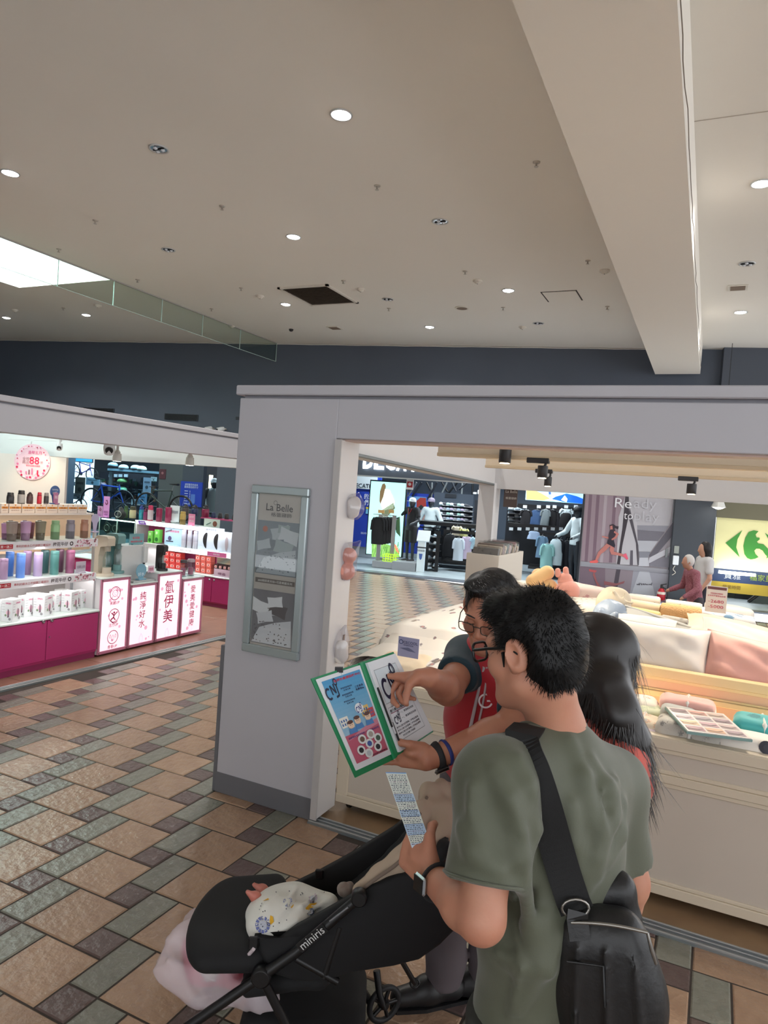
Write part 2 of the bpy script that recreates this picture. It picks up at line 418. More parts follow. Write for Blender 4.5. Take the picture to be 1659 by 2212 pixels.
for sc,(kd,x,y,w,d)in scored[300:]:
    if y<.2 and x<-4:pass
    g=.004;b=.006;mbt.add([(x+g,y+g,-.004),(x+w-g,y+g,-.004),(x+w-g,y+d-g,-.004),(x+g,y+d-g,-.004),(x+g+b,y+g+b,0),(x+w-g-b,y+g+b,0),(x+w-g-b,y+d-g-b,0),(x+g+b,y+d-g-b,0)],
        [(4,5,6,7),(0,1,5,4),(1,2,6,5),(2,3,7,6),(3,0,4,7)],TK[kd][2])
ob('tile_field',mbt,floor,kind='stuff')
# kiosk floors and metal floor rails
M_kfl=mat('kiosk_floor_tile',(150,122,92),.45,var=(6,.7),c2=(126,100,76),bump=(20,.3,.003))
M_kfl2=mat('kiosk_floor_red',(150,110,92),.4,var=(6,.7),c2=(128,92,78),bump=(20,.3,.003))
def slabs(name,x0,x1,y0,y1,mt,st,parent,z=.0):
    n=0
    x=x0
    while x<x1-.02:
        y=y0
        while y<y1-.02:
            mb=MB().b2((x+.002,y+.002,-.02),(min(x+st,x1)-.002,min(y+st,y1)-.002,z),mt,.003);ob(name,mb,parent);y+=st;n+=1
        x+=st
    return n
slabs('kiosk_floor_tile',-2.0,1.4,3.46,8.3,M_kfl,.8,floor,-.001)
slabs('kiosk_floor_tile',-11.9,-5.26,2.5,8.7,M_kfl2,.85,floor,-.001)
M_alu=mat('aluminium',(178,182,184),.38,metal=.85);M_alud=mat('aluminium_dull',(140,146,148),.5,metal=.7)
def frail(name,a,b,label):
    t=T(name,label,'floor rail',a);d=unit(V3(b)-V3(a));n=V3((-d[1],d[0],0));L=np.linalg.norm(V3(b)-V3(a));R=basis(d,n,(0,0,1));c=(V3(a)+V3(b))/2
    ob('rail_base',MB().box(c+V3((0,0,.003)),(L,.085,.012),M_alud,R),t)
    for s in(-1,0,1):ob('rail_lip',MB().box(c+n*.034*s+V3((0,0,.010)),(L,.012 if s else .006,.016),M_alu,R,.003),t)
frail('floor_rail',(-1.93,3.415,0),(1.5,3.375,0),'aluminium sliding door rail on the floor along the bedding counter')
frail('floor_rail',(-5.3,2.6,0),(-5.14,7.4,0),'aluminium sliding door rail on the floor before the pink cabinets')
# shop floor beyond the hall
M_sfl=mat('shop_floor',(176,190,196),.3,var=(2,.4),c2=(156,170,178))
u0,u1=-14,14
mb=MB();mb.prism([(u0,0),(u1,0),(u1,9),(u0,9)],V3((*BO,-.03))-V3((*BN,0))*.35,(*BE,0),(*BN,0),.032,M_sfl)
sf=ob('floor_shop',mb,kind='structure')
mb=MB();mb.prism([(u0,0),(u1,0),(u1,.3),(u0,.3)],V3((*BO,-.03))-V3((*BN,0))*.66,(*BE,0),(*BN,0),.031,mat('threshold_dark',(88,96,106),.35));ob('threshold_strip',mb,sf)
# ================================================================== SETTING: ceiling, beam, back wall
CZ=5.27
M_ceil=mat('ceiling_plaster',(226,221,212),.85,var=(.35,.3),c2=(218,211,200),bump=(3,.04,.02))
SX0,SX1,SY0,SY1=-12.43,-9.97,4.2,9.22
mb=MB()
for lo,hi in(((-22,-8),(SX0,17)),((SX1,-8),(6,17)),((SX0,-8),(SX1,SY0)),((SX0,SY1),(SX1,17))):mb.b2((*lo,CZ),(*hi,CZ+.08),M_ceil)
ceiling=ob('ceiling',mb,kind='structure');ceiling['label']='beige painted plaster ceiling'
M_well=mat('skylight_well',(235,238,236),.7)
mb=MB()
for lo,hi in(((SX0-.05,SY0),(SX0,SY1)),((SX1,SY0),(SX1+.05,SY1)),((SX0,SY0-.05),(SX1,SY0)),((SX0,SY1),(SX1,SY1+.05))):mb.b2((*lo,CZ+.08),(*hi,CZ+.9),M_well)
sk=ob('skylight_well',mb,ceiling)
ob('skylight_diffuser',MB().b2((SX0,SY0,CZ+.86),(SX1,SY1,CZ+.9),mat('skylight_glow',(225,248,244),.6,emit=LIGHTS['sky'])),ceiling)
M_beam=mat('beam_paint',(228,221,210),.8,bump=(2,.03,.02))
mb=MB();bz=4.70
A=[(-1.235,1.0),(-1.385,15.75),(-.52,15.75),(-.385,1.0)]
mb.prism(A,(0,0,bz),(1,0,0),(0,1,0),CZ-bz+.01,M_beam);bm=ob('trim_1',mb,kind='structure');bm['label']='deep ceiling beam'
mb=MB()   # cracked paint line along the beam's right arris
p=[];r=random.Random(3)
for i in range(40):
    y=4.0+i*.29;p.append((-.385-.0092*(y-1)+.012+r.uniform(-.008,.008),y,bz+.05+r.uniform(-.012,.012)))
mb.tube(p,.004,mat('crack',(120,108,96),.9),5);ob('paint_crack',mb,bm);ob('ceiling_seam',MB().tube([at(x,262-.137*(x-1498),'z',CZ)-V3((0,0,.002))for x in(1498,1560,1620,1680)],.004,mat('seam',(170,160,148),.9),5),bm)
M_wall=mat('wall_slate',(78,86,99),.62,var=(.6,.5),c2=(67,75,88))
ob('wall_light_block_rear',MB().b2((-19,-8.3,0),(-3.2,-8.1,CZ),mat('wall_light_block_grey',(200,198,196),.8)),kind='structure')  # added wall out of view, holds back ambient light from behind the camera
ob('wall_light_block_left',MB().b2((-19.2,-8,0),(-19,13.4,CZ),M_wall),kind='structure')  # added too, unseen: cuts the ambient light entering from the open left side
def wslab(name,u0,u1,w0,w1,z0,z1,mt,parent=None,bev=0,kind=None,**k):
    return ob(name,MB().box(wb((u0+u1)/2,(w0+w1)/2,(z0+z1)/2),(abs(u1-u0),abs(w1-w0),abs(z1-z0)),mt,rotm(rz=BA),bev),parent,kind=kind,**k)
wall_back=wslab('wall_back',-14,14,0,.3,3.02,CZ+.1,M_wall,kind='structure');wall_back['label']='dark slate painted wall above the shop fronts'
un,_=uv(1560,760,0);wslab('wall_step',un,un+5,-.22,.02,3.0,CZ,mat('wall_slate_right',(68,74,85),.6),wall_back)
mb=MB();pp=[wb(u,-.012,CZ-.012-.006*(i%3==1))for i,u in enumerate(np.linspace(-13.5,9.5,60))];mb.tube(pp,.014,mat('caulk',(198,194,188),.8),4);ob('ceiling_joint_caulk',mb,wall_back)
for(a,b,c,d,nm)in((356,427,893,909,'right'),(180,246,880,892,'left')):
    ua,zt=uv(a,c,-.02);ub,zb=uv(b,d,-.02)
    g=T('wall_vent','dark louvred vent in the slate wall, %s of the two'%nm,'vent',wb((ua+ub)/2,-.02,zb))
    wslab('vent_frame',ua,ub,-.03,.0,zb,zt,mat('vent_frame',(40,44,50),.5),g)
    for k in range(5):z=zb+(zt-zb)*(k+.5)/5;wslab('slat',ua+.03,ub-.03,-.05,-.03,z-.008,z+.008,mat('vent_slat',(24,26,30),.5),g)
# glass smoke barrier hanging from the ceiling
GX=-9.975;M_gl=glass_mat('smoke_glass',(240,246,243),.03);M_gedge=mat('glass_edge',(190,214,206),.2)
sb=T('glass_smoke_barrier','clear glass smoke barrier hanging from the ceiling beside the skylight','glass barrier',(GX,9,CZ))
ys=[3.4,4.55,5.75,6.92,8.08,9.25,10.45,11.64,12.92,14.36]
for a,b in zip(ys[:-1],ys[1:]):
    pn=ob('pane',MB().b2((GX-.005,a+.008,CZ-.45),(GX+.005,b-.008,CZ),M_gl),sb)
    ob('pane_edge',MB().b2((GX-.006,b-.008,CZ-.45),(GX+.006,b+.006,CZ),M_gedge),pn)
    ob('pane_edge',MB().b2((GX-.006,a,CZ-.456),(GX+.006,b,CZ-.448),M_gedge),pn)
ob('top_channel',MB().b2((GX-.02,3.4,CZ-.02),(GX+.02,14.36,CZ),mat('barrier_channel',(170,165,158),.6)),sb)
# ------------------------------------------------------------------ ceiling fittings
M_trim=mat('downlight_trim',(196,196,194),.35,metal=.3);M_on=mat('downlight_on',(245,250,255),.5,emit=30);M_ref=mat('reflector',(150,152,156),.18,metal=.9);M_dark=mat('black_plastic',(24,24,26),.45)
M_lamp=mat('lamp_glass_off',(214,216,220),.1)
def downlight(px,py,lit,label,r=.105):
    p=at(px,py,'z',CZ);t=T('ceiling_downlight',label,'downlight',(p[0],p[1],CZ),group='recessed ceiling downlights')
    ob('trim_ring',MB().lathe([(r,-.001),(r*1.0,-.010),(r*.86,-.012),(r*.80,-.002)],M_trim,24,(0,0,0)),t,local=True)
    ob('reflector',MB().lathe([(r*.84,-.004),(r*.8,-.003),(r*.55,-.002)],M_ref if not lit else M_on,24,cap=True),t,local=True)
    if lit:
        ob('lamp',MB().lathe([(r*.62,-.012),(r*.5,-.02),(.01,-.024)],M_on,20),t,local=True)
        light('downlight_lamp','AREA',(p[0],p[1],CZ-.03),LIGHTS['down'],(1,.97,.92),size=.16,spread=2.4)
    else:
        for k in range(3):
            a=2.1*k+.4;ob('lamp',MB().lathe([(.018,-.006),(.024,-.02),(.006,-.03)],M_lamp,10,(r*.42*math.cos(a),r*.42*math.sin(a),0)),t,local=True)
        ob('louvre',MB().b2((-r*.7,-.004,-.014),(r*.7,.004,-.004),M_dark),t,local=True)
for q in((737,247,1,'lit downlight nearest the camera, high in the middle of the ceiling'),(22,373,1,'lit downlight at the left edge above the skylight'),
          (634,511,1,'lit downlight above the square air grille'),(617,657,1,'lit downlight just left of the square air grille'),(1098,627,1,'lit downlight left of the square access hatch'),
          (928,706,1,'lit downlight near the slate wall, below the round speaker'),(1645,396,1,'lit downlight right of the beam, nearest the camera'),(1600,674,1,'lit downlight right of the beam, nearest the slate wall'),
          (186,680,1,'lit downlight seen beyond the glass barrier, the right one of two'),(14,686,1,'lit downlight seen beyond the glass barrier, at the left edge'),
          (343,321,0,'unlit downlight high on the left side of the ceiling'),(951,478,0,'unlit downlight in the middle of the ceiling, right of centre'),(364,539,0,'unlit downlight nearest the skylight corner'),
          (838,646,0,'unlit downlight right of the square air grille'),(1163,698,0,'unlit downlight below the square access hatch'),(1614,569,0,'unlit downlight right of the beam')):downlight(*q)
M_spr=mat('sprinkler_metal',(184,176,164),.35,metal=.4);M_det=mat('detector_plastic',(214,208,196),.5)
def sprink(px,py,label,s=.85):
    p=at(px,py,'z',CZ);t=T('sprinkler_head',label,'sprinkler',(p[0],p[1],CZ),group='ceiling sprinklers')
    ob('escutcheon',MB().lathe([(.045*s,0),(.042*s,-.008),(.015*s,-.012)],M_spr,14),t,local=True)
    ob('deflector',MB().lathe([(.012*s,-.012),(.008*s,-.04),(.026*s,-.046),(.026*s,-.05)],M_spr,10),t,local=True)
def detect(px,py,label,s=1.):
    p=at(px,py,'z',CZ);t=T('smoke_detector',label,'smoke detector',(p[0],p[1],CZ),group='ceiling smoke detectors')
    ob('base',MB().lathe([(.075*s,0),(.075*s,-.02),(.065*s,-.026)],M_det,18),t,local=True)
    ob('sensor_cap',MB().lathe([(.055*s,-.024),(.05*s,-.036),(.03*s,-.044),(.028*s,-.05),(.01*s,-.052)],M_det,16),t,local=True)
    ob('test_lamp',MB().lathe([(.008,-.051),(.005,-.058)],M_dark,8),t,local=True)
for q in((815,401,'sprinkler below the nearest lit downlight'),(480,445,'sprinkler between the two left unlit downlights'),(206,476,'sprinkler above the skylight corner'),(1159,350,'sprinkler beside the beam, nearest the camera'),
          (127,538,'small sprinkler at the edge of the skylight'),(297,604,'small sprinkler by the first glass barrier pane'),(521,622,'sprinkler left of the square air grille'),(742,606,'sprinkler just above the square air grille'),
          (1005,586,'sprinkler above a smoke detector in mid ceiling'),(1270,563,'sprinkler close to the beam, above the hatch'),(1312,662,'sprinkler between the access hatch and the beam'),(840,666,'sprinkler under the unlit downlight by the grille'),
          (1087,664,'sprinkler between the round speaker and the hatch'),(457,667,'sprinkler close to the glass barrier, half way to the wall'),(137,665,'sprinkler beyond the glass barrier')):sprink(*q)
for q in((562,639,'smoke detector left of the square air grille'),(780,624,'smoke detector at the right corner of the air grille'),(1032,606,'smoke detector in mid ceiling left of a lit downlight'),(1306,584,'smoke detector close to the beam'),
          (1129,706,'smoke detector near the slate wall'),(211,659,'smoke detector beyond the glass barrier, right one'),(32,669,'smoke detector beyond the glass barrier at the far left'),(500,704,'smoke detector beside the end of the glass barrier')):detect(*q)
# square return-air grille, hatch, round speaker, small vents
gx0,gx1,gy0,gy1=-7.2,-6.19,10.27,11.41
g=T('ceiling_air_grille','square brown louvred air grille in a pale frame on the ceiling','air grille',((gx0+gx1)/2,(gy0+gy1)/2,CZ))
mb=MB()
for lo,hi in(((gx0,gy0),(gx1,gy0+.05)),((gx0,gy1-.05),(gx1,gy1)),((gx0,gy0),(gx0+.05,gy1)),((gx1-.05,gy0),(gx1,gy1))):mb.b2((*lo,CZ-.025),(*hi,CZ),M_det)
ob('grille_frame',mb,g);ob('grille_back',MB().b2((gx0+.05,gy0+.05,CZ-.006),(gx1-.05,gy1-.05,CZ-.002),mat('grille_back',(70,62,54),.8)),g)
for k in range(22):
    y=gy0+.07+k*(gy1-gy0-.14)/21;ob('slat',MB().box(((gx0+gx1)/2,y,CZ-.014),(gx1-gx0-.1,.034,.003),mat('grille_slat',(116,104,92),.6),rotm(rx=.5)),g)
g=T('ceiling_access_hatch','square white access hatch with a dark gap in the ceiling','hatch',(-2.57,11.7,CZ))
ob('hatch_gap',MB().b2((-2.86,11.41,CZ-.004),(-2.28,12.0,CZ),mat('hatch_gap',(60,55,50),.8)),g);ob('hatch_panel',MB().b2((-2.835,11.43,CZ-.012),(-2.3,11.985,CZ),M_ceil,.004),g)
p=at(998,665,'z',CZ);g=T('ceiling_speaker','round brown mesh speaker in the ceiling','speaker',(p[0],p[1],CZ));ob('rim',MB().lathe([(.13,0),(.13,-.012),(.118,-.014)],M_det,24),g,local=True);ob('mesh_cover',MB().lathe([(.118,-.012),(.06,-.018),(.005,-.02)],mat('speaker_mesh',(122,104,88),.7),24),g,local=True)
for px,py,lb in((1594,621,'small square ceiling speaker right of the beam'),(723,708,'small square ceiling vent near the slate wall')):
    p=at(px,py,'z',CZ);g=T('ceiling_vent',lb,'vent',(p[0],p[1],CZ));ob('vent_plate',MB().b2((-.14,-.14,-.012),(.14,.14,0),M_det,.004),g,local=True);ob('vent_mesh',MB().b2((-.1,-.1,-.018),(.1,.1,-.01),mat('speaker_mesh',(122,104,88),.7)),g,local=True)
p=at(629,711,'z',CZ);ob('dome_camera',MB().lathe([(.05,0),(.05,-.02),(.035,-.045),(.008,-.055)],M_dark,14),None,'tiny black dome camera on the ceiling near the wall','camera',loc=(p[0],p[1],CZ))
for k,(px,py)in enumerate(((457,925),(483,926))):
    p=at(px,py,'w',-.12);g=T('wall_camera','white bullet camera on the slate wall, %s of two'%('left','right')[k],'camera',p)
    ob('bracket',MB().cyl(p,p+V3((*BN,0))*.12,.02,M_det,8),g);q=p-V3((*BN,0))*.06+V3((-.03,0,-.02));ob('housing',MB().tube([p,q,q+V3((-.05,-.1,-.03))],[.05,.06,.055],mat('camera_white',(225,225,225),.4),12),g);ob('lens',MB().cyl(q+V3((-.05,-.1,-.03)),q+V3((-.053,-.108,-.032)),.04,M_dark,12),g)
# ================================================================== BEDDING KIOSK SHELL
M_kw=mat('kiosk_paint_grey',(184,182,187),.5,bump=(4,.03,.01),var=(1.5,.25),c2=(166,164,170));M_kick=mat('kick_grey',(104,104,108),.5);M_white=mat('white_panel',(206,202,200),.45);M_cream=mat('cream_panel',(212,202,186),.5)
PX0,PX1,PY=-2.6,-1.93,3.405
pil=T('kiosk_pillar','grey painted pillar of the bedding kiosk with a dark kick strip','pillar',(-2.26,3.5,0))
ob('pillar_body',MB().b2((PX0,PY,.0),(PX1,PY+.2,2.374),M_kw,.004),pil)
ob('kick_strip',MB().b2((PX0-.002,PY-.004,.004),(PX1-.003,PY+.1,.125),M_kick,.002),pil)
ob('corner_guard',MB().b2((PX0-.03,PY+.002,0),(PX0,PY+.19,.89),M_kick,.004),pil)
ob('edge_strip',MB().b2((PX1,PY-.002,.03),(PX1+.008,PY+.2,2.15),mat('edge_dark',(92,88,90),.5)),pil)
fa=T('kiosk_fascia','long grey fascia beam over the bedding kiosk opening','fascia',(-.2,3.5,2.15))
ob('fascia_board',MB().b2((PX1,PY,2.155),(2.6,PY+.2,2.374),M_kw,.004),fa)
ob('groove',MB().b2((PX0+.02,PY+.02,2.372),(2.6,PY+.2,2.392),mat('groove_grey',(138,136,142),.6)),fa)
ob('cornice',MB().b2((PX0-.02,PY-.02,2.39),(2.6,PY+.25,2.447),M_kw,.006),fa)
ob('soffit_strip',MB().b2((PX1,PY+.03,2.144),(2.6,PY+.17,2.156),mat('soffit_pink',(196,170,158),.5)),fa)
dp=T('sliding_door_panel','white sliding door panel folded against the grey pillar','door panel',(-1.9,3.5,0))
ob('panel',MB().b2((PX1+.008,PY-.012,.02),(PX1+.042,PY+.205,2.15),M_white,.004),dp)
ob('edge_trim',MB().b2((PX1+.006,PY-.02,.02),(PX1+.046,PY-.012,2.15),mat('panel_edge',(184,180,178),.4)),dp)
ob('pull_slot',MB().box((PX1+.044,PY+.172,.98),(.004,.022,.12),mat('slot_brass',(150,124,108),.4,metal=.4),None,.002),dp)
# framed poster
fp=T('framed_poster','silver framed bedding poster hung on the grey pillar','poster',(-2.26,PY,.9))
x0,x1,z0,z1=-2.458,-2.068,.888,1.868;fw=.048;M_fr=mat('frame_silver',(176,188,190),.25,metal=.55)
for lo,hi in(((x0,z0),(x1,z0+fw)),((x0,z1-fw),(x1,z1)),((x0,z0+fw),(x0+fw,z1-fw)),((x1-fw,z0+fw),(x1,z1-fw))):ob('frame_rail',MB().b2((lo[0],PY-.03,lo[1]),(hi[0],PY,hi[1]),M_fr,.006),fp)
ob('poster_sheet',MB().b2((x0+fw,PY-.012,z0+fw),(x1-fw,PY-.006,z1-fw),mat('poster_beige',(188,178,170),.5)),fp)
a=Art((x0+fw,PY-.013,z0+fw),(1,0,0),(0,0,1),.0005);W_,H_=x1-x0-2*fw,z1-z0-2*fw
pt=col((74,68,70),.6)
a.text('La Belle',W_*.5,H_*.915,.058,pt,2,.006,width=W_*.62);a.ring(W_*.40,H_*.945,.012,.002,pt,2,12);a.text('格蕾寢飾',W_*.55,H_*.868,.026,pt,2,0,width=W_*.48)
def bedpic(y0,y1,tone,cols,seed):
    r=random.Random(seed);a.rect(.004,y0,W_-.004,y1,tone,1)
    hh=y1-y0
    for k in range(6):
        cx=r.uniform(.05,W_-.06);cy=y0+hh*r.uniform(.45,.9);w=r.uniform(.04,.07);h=w*.6;t=r.uniform(-.3,.3);c,sn=math.cos(t),math.sin(t)
        a.poly([(min(W_-.005,max(.005,cx+X*c-Y*sn)),min(y1-.002,cy+X*sn+Y*c))for X,Y in((-w,-h),(0,-h*.85),(w,-h),(w*.92,0),(w,h),(0,h*.85),(-w,h),(-w*.92,0))],cols[k%len(cols)],2+.1*k)
    a.poly([(.01,y0+.005),(W_-.01,y0+.005),(W_-.02,y0+hh*.5),(W_*.55,y0+hh*.42),(.06,y0+hh*.3)],cols[0],3)
    for k in range(46):
        x=r.uniform(.02,W_-.02);y=y0+hh*r.uniform(.04,.42);a.disc(x,y,r.uniform(.003,.007),cols[-1],3.6+.01*k,6,r.uniform(.002,.005))
bedpic(H_*.475,H_*.825,col((120,128,136)),[col((172,178,184)),col((150,160,162)),col((192,196,200)),col((104,112,120))],5)
bedpic(.012,H_*.37,col((128,124,128)),[col((214,212,216)),col((226,224,226)),col((150,142,140)),col((104,96,98))],9)
a.rect(W_*.04,H_*.415,W_*.96,H_*.446,col((116,106,102)),2);a.text('#60織極柔天絲+可愛典藏系列',W_*.5,H_*.43,.016,col((226,222,216)),3,0,width=W_*.8);a.disc(W_*.2,H_*.77,.018,col((176,104,84)),4,10)
a.done('printed_picture',fp)
ob('cover_glass',MB().b2((x0+fw,PY-.019,z0+fw),(x1-fw,PY-.017,z1-fw),glass_mat('poster_glass',(250,252,252),.1)),fp)
# inner headers, corner post, overhead boards of the kiosk
kx=-2.4;M_hd=mat('header_white',(214,212,212),.55)
n0=at(788,990,'x',kx);f0=at(1058,1047,'x',kx)
hd=T('kiosk_side_header','white overhead side beam of the bedding kiosk running back from the pillar','header beam',(kx,5,2.05))
zz=lambda y:n0[2]+(f0[2]-n0[2])*(y-n0[1])/(f0[1]-n0[1])
ya,yb=3.62,8.1
mb=MB();mb.add([(kx,ya,zz(ya)),(kx,yb,zz(yb)),(kx,yb,2.44),(kx,ya,2.44),(kx-.16,ya,zz(ya)),(kx-.16,yb,zz(yb)),(kx-.16,yb,2.44),(kx-.16,ya,2.44)],[(0,1,2,3),(7,6,5,4),(4,5,1,0),(3,2,6,7),(0,3,7,4),(1,5,6,2)],M_hd);ob('header_board',mb,hd)
ob('header_rail',MB().tube([(kx+.012,y,zz(y)+.01)for y in(ya,yb)],.014,M_alud,6),hd)
fy=8.1;zl=at(1115,1058,'y',fy)[2];zr=at(1659,1090,'y',fy)[2]
fh=T('kiosk_far_header','white overhead beam across the far side of the bedding kiosk','header beam',(0,fy,2.05))
mb=MB();X0,X1=kx-.16,2.6;zf=lambda x:zl+(zr-zl)*(x-at(1115,1058,'y',fy)[0])/(at(1659,1090,'y',fy)[0]-at(1115,1058,'y',fy)[0])
mb.add([(X0,fy,zf(X0)),(X1,fy,zf(X1)),(X1,fy,2.44),(X0,fy,2.44),(X0,fy+.16,zf(X0)),(X1,fy+.16,zf(X1)),(X1,fy+.16,2.44),(X0,fy+.16,2.44)],[(0,1,2,3),(7,6,5,4),(4,5,1,0),(3,2,6,7),(0,3,7,4),(1,5,6,2)],M_hd);ob('header_board',mb,fh)
cp=T('kiosk_corner_post','white square corner post at the back of the bedding kiosk','post',(kx,fy,0));ob('post_body',MB().b2((kx-.165,fy-.08,0),(kx+.03,fy+.165,zz(yb)+.03),M_hd,.004),cp);ob('post_foot',MB().b2((kx-.17,fy-.085,0),(kx+.035,fy+.17,.1),M_kick,.003),cp)
M_bd=mat('overhead_board',(226,208,182),.5)
def oboard(px,pyt,pyb,pyr,yy,label):
    L=at(px,pyb,'y',yy);Rr=at(1659,pyr,'y',yy);zt=at(px,pyt,'y',yy)[2]
    t=T('overhead_board',label,'overhead board',L);x1_=2.5
    ob('board',MB().b2((L[0],yy,L[2]+.02),(x1_,yy+.03,max(zt,L[2]+.09)),M_bd,.003),t)
    ob('board_lip',MB().b2((L[0],yy-.014,L[2]),(x1_,yy+.05,L[2]+.026),mat('board_lip',(206,186,156),.5),.003),t);return L[2]
zA=oboard(945,965,985,1002,4.7,'cream board over the bedding display, nearer one');zB=oboard(1048,985,1010,1030,6.2,'cream board over the bedding display, farther one')
M_blk=mat('track_black',(38,36,38),.45);M_wlamp=mat('warm_lamp',(255,224,176),.5,emit=14)
def track(px,pyb,w,h,yy,label,power,bar=True,bar_px=None,aim=None):
    p=at(px,pyb,'y',yy);sc=depth(p)/FPX;r=w*sc/2;hh=h*sc
    t=T('track_spotlight',label,'spotlight',p)
    ob('can',MB().lathe([(r*.9,0),(r,.004),(r,hh-.006),(r*.94,hh)],M_blk,20,p),t);ob('lamp',MB().lathe([(r*.82,-.001),(r*.6,.003),(.004,.004)],M_wlamp,16,p-V3((0,0,.003))),t)
    if bar:
        a0=at(bar_px[0],bar_px[1],'y',yy);b0=at(bar_px[2],bar_px[3],'y',yy);zt=max(a0[2],b0[2])
        ob('track_adapter',MB().b2((a0[0],yy-.018,zt-.03),(b0[0],yy+.018,zt+.006),M_blk,.004),t);ob('stem',MB().tube([p+V3((0,0,hh*.7)),p+V3((r*.5,0,hh+.01)),(p[0]+r*.5,p[1],zt)],.009,M_blk,6),t)
    light('track_lamp','SPOT',p-V3((0,0,.03)),power,(1,.85,.66),aim=aim or(p[0],p[1]+.1,.8),size=.05,spot=2.0,blend=.8)
B_=LIGHTS['bed']
track(1090,1000,26,31,4.62,'black cylinder spotlight nearest the fascia',B_*.6,False,aim=(-1.2,4.9,.6))
track(1171,1032,22,26,4.7,'black track spotlight, nearer of the overlapping pair',B_*1.3,True,(1139,990,1187,995),aim=(-.6,4.6,.8))
track(1183,1050,16,20,6.2,'black track spotlight, farther of the overlapping pair',B_*.6,True,(1157,1014,1194,1017),aim=(-1.2,6.2,.9))
track(1493,1067,20,22,6.2,'black track spotlight alone above the price sign',B_*1.3,True,(1465,1030,1509,1035),aim=(.2,5.6,.9))
track(1690,1045,22,26,4.7,'black track spotlight past the right edge of the picture',B_*1.4,True,(1660,1010,1706,1013),aim=(.5,4.4,.8))
# ================================================================== BOTTLE KIOSK (left)
M_pink=mat('cabinet_pink',(176,44,108),.35,var=(1.2,.3),c2=(160,38,98));M_plinth=mat('cabinet_plinth',(142,40,88),.45);M_wtop=mat('white_worktop',(214,226,222),.2);M_lk=mat('kiosk_white',(206,202,204),.5)
M_knob=mat('knob_steel',(150,140,146),.3,metal=.9)
def zat(px,py,ax,v):return float(at(px,py,ax,v)[2])
# fascia along y
hx=-5.2
fa2=T('kiosk_fascia','white fascia beam over the bottle kiosk with the pink cabinets','fascia',(hx,5,2.13))
ob('fascia_board',MB().b2((hx-.18,1.5,2.135),(hx,7.55,2.365),M_kw,.004),fa2);ob('rear_rail',MB().b2((-5.85,2.5,2.2),(-5.55,7.55,2.24),M_hd),fa2);ob('rail_tie',MB().b2((-5.6,3.0,2.2),(hx-.17,3.06,2.24),M_hd),fa2);ob('groove',MB().b2((hx-.18,1.5,2.363),(hx-.02,7.55,2.38),mat('groove_grey',(138,136,142),.6)),fa2)
ob('cornice',MB().b2((hx-.22,1.5,2.378),(hx+.02,7.55,2.43),M_kw,.006),fa2)
fyl=8.9;zh=zat(300,998,'y',fyl)
fh2=T('kiosk_far_header','white overhead beam at the back of the bottle kiosk','header beam',(-8,fyl,zh));ob('header_board',MB().b2((-12.6,fyl,zh),(-5.3,fyl+.15,2.44),M_hd,.004),fh2)
ob('end_board',MB().b2((-5.42,7.6,2.13),(-5.26,fyl-.01,2.43),M_hd,.004),fh2)
# wall with the round sale poster
wx=at(150,985,'y',fyl)[0]
PA=math.radians(25);PU=V3((math.cos(PA),math.sin(PA),0));PN=V3((math.sin(PA),-math.cos(PA),0));PE=V3((wx,fyl-.06,0))
w2=ob('wall_left',MB().box(PE-PU*1.6-PN*.04+V3((0,0,(zh-.004)/2)),(3.2,.08,zh-.004),mat('kiosk_wall_warm',(214,202,196),.6),basis(PU,-PN,(0,0,1))),kind='structure');w2['label']='pale partition at the back of the bottle kiosk'
_d=ray(70,998);_t=np.dot(PE+PN*.012-CAM,PN)/np.dot(_d,PN);c0=CAM+_d*_t;rr=39*depth(c0)/FPX
rp=T('round_sale_poster','round pink sale poster reading 88 on the pale partition','poster',c0)
ob('disc',MB().lathe([(rr,-.011),(rr,0)],mat('poster_pink',(226,186,198),.5),40,c0,basis(PU,(0,0,1),PN)),rp)
a=Art(c0+PN*.001,PU,(0,0,1),.002);rd=col((196,34,78));pk=col((214,110,150));dk=col((120,86,96));kq=rr/.36
_tx=a.text;a.text=lambda b,x,y,h,m,k=2,bo=0,**kw:_tx(b,x*kq,y*kq,h*kq*1.2,m,k,bo,**kw)
a.text('88',.04,.03,.17,rd,2,.012);a.text('全館',-.13,.06,.06,dk,2);a.text('商品',-.13,-.01,.06,dk,2);a.text('折',.19,0,.05,dk,2);a.text('感恩回饋母親節',.02,-.075,.034,rd,2);a.text('溫馨五月',.04,.19,.06,pk,2,.01)
for k in range(34):
    an=k/34*6.283;q=rr*random.Random(k).uniform(.8,.94);a.disc(q*math.cos(an),q*math.sin(an),.02 if math.sin(an)<0 else .012,(pk,rd,col((236,206,214)))[k%3],2+.02*k,8)
for k in range(5):a.rect(-.11+k*.05,-.22,-.085+k*.05,-.22+.05+.03*(k%3),(pk,dk,pk,col((240,230,226)),rd)[k],3)
a.done('printed_picture',rp)
tr=T('track_rail','white lighting track under the back beam of the bottle kiosk','light track',(-10.5,fyl-.25,zh));ob('rail',MB().b2((at(20,949,'y',fyl-.25)[0],fyl-.27,zat(90,952,'y',fyl-.25)),(at(190,958,'y',fyl-.25)[0]+1.6,fyl-.23,zat(90,952,'y',fyl-.25)+.035),M_hd),tr)
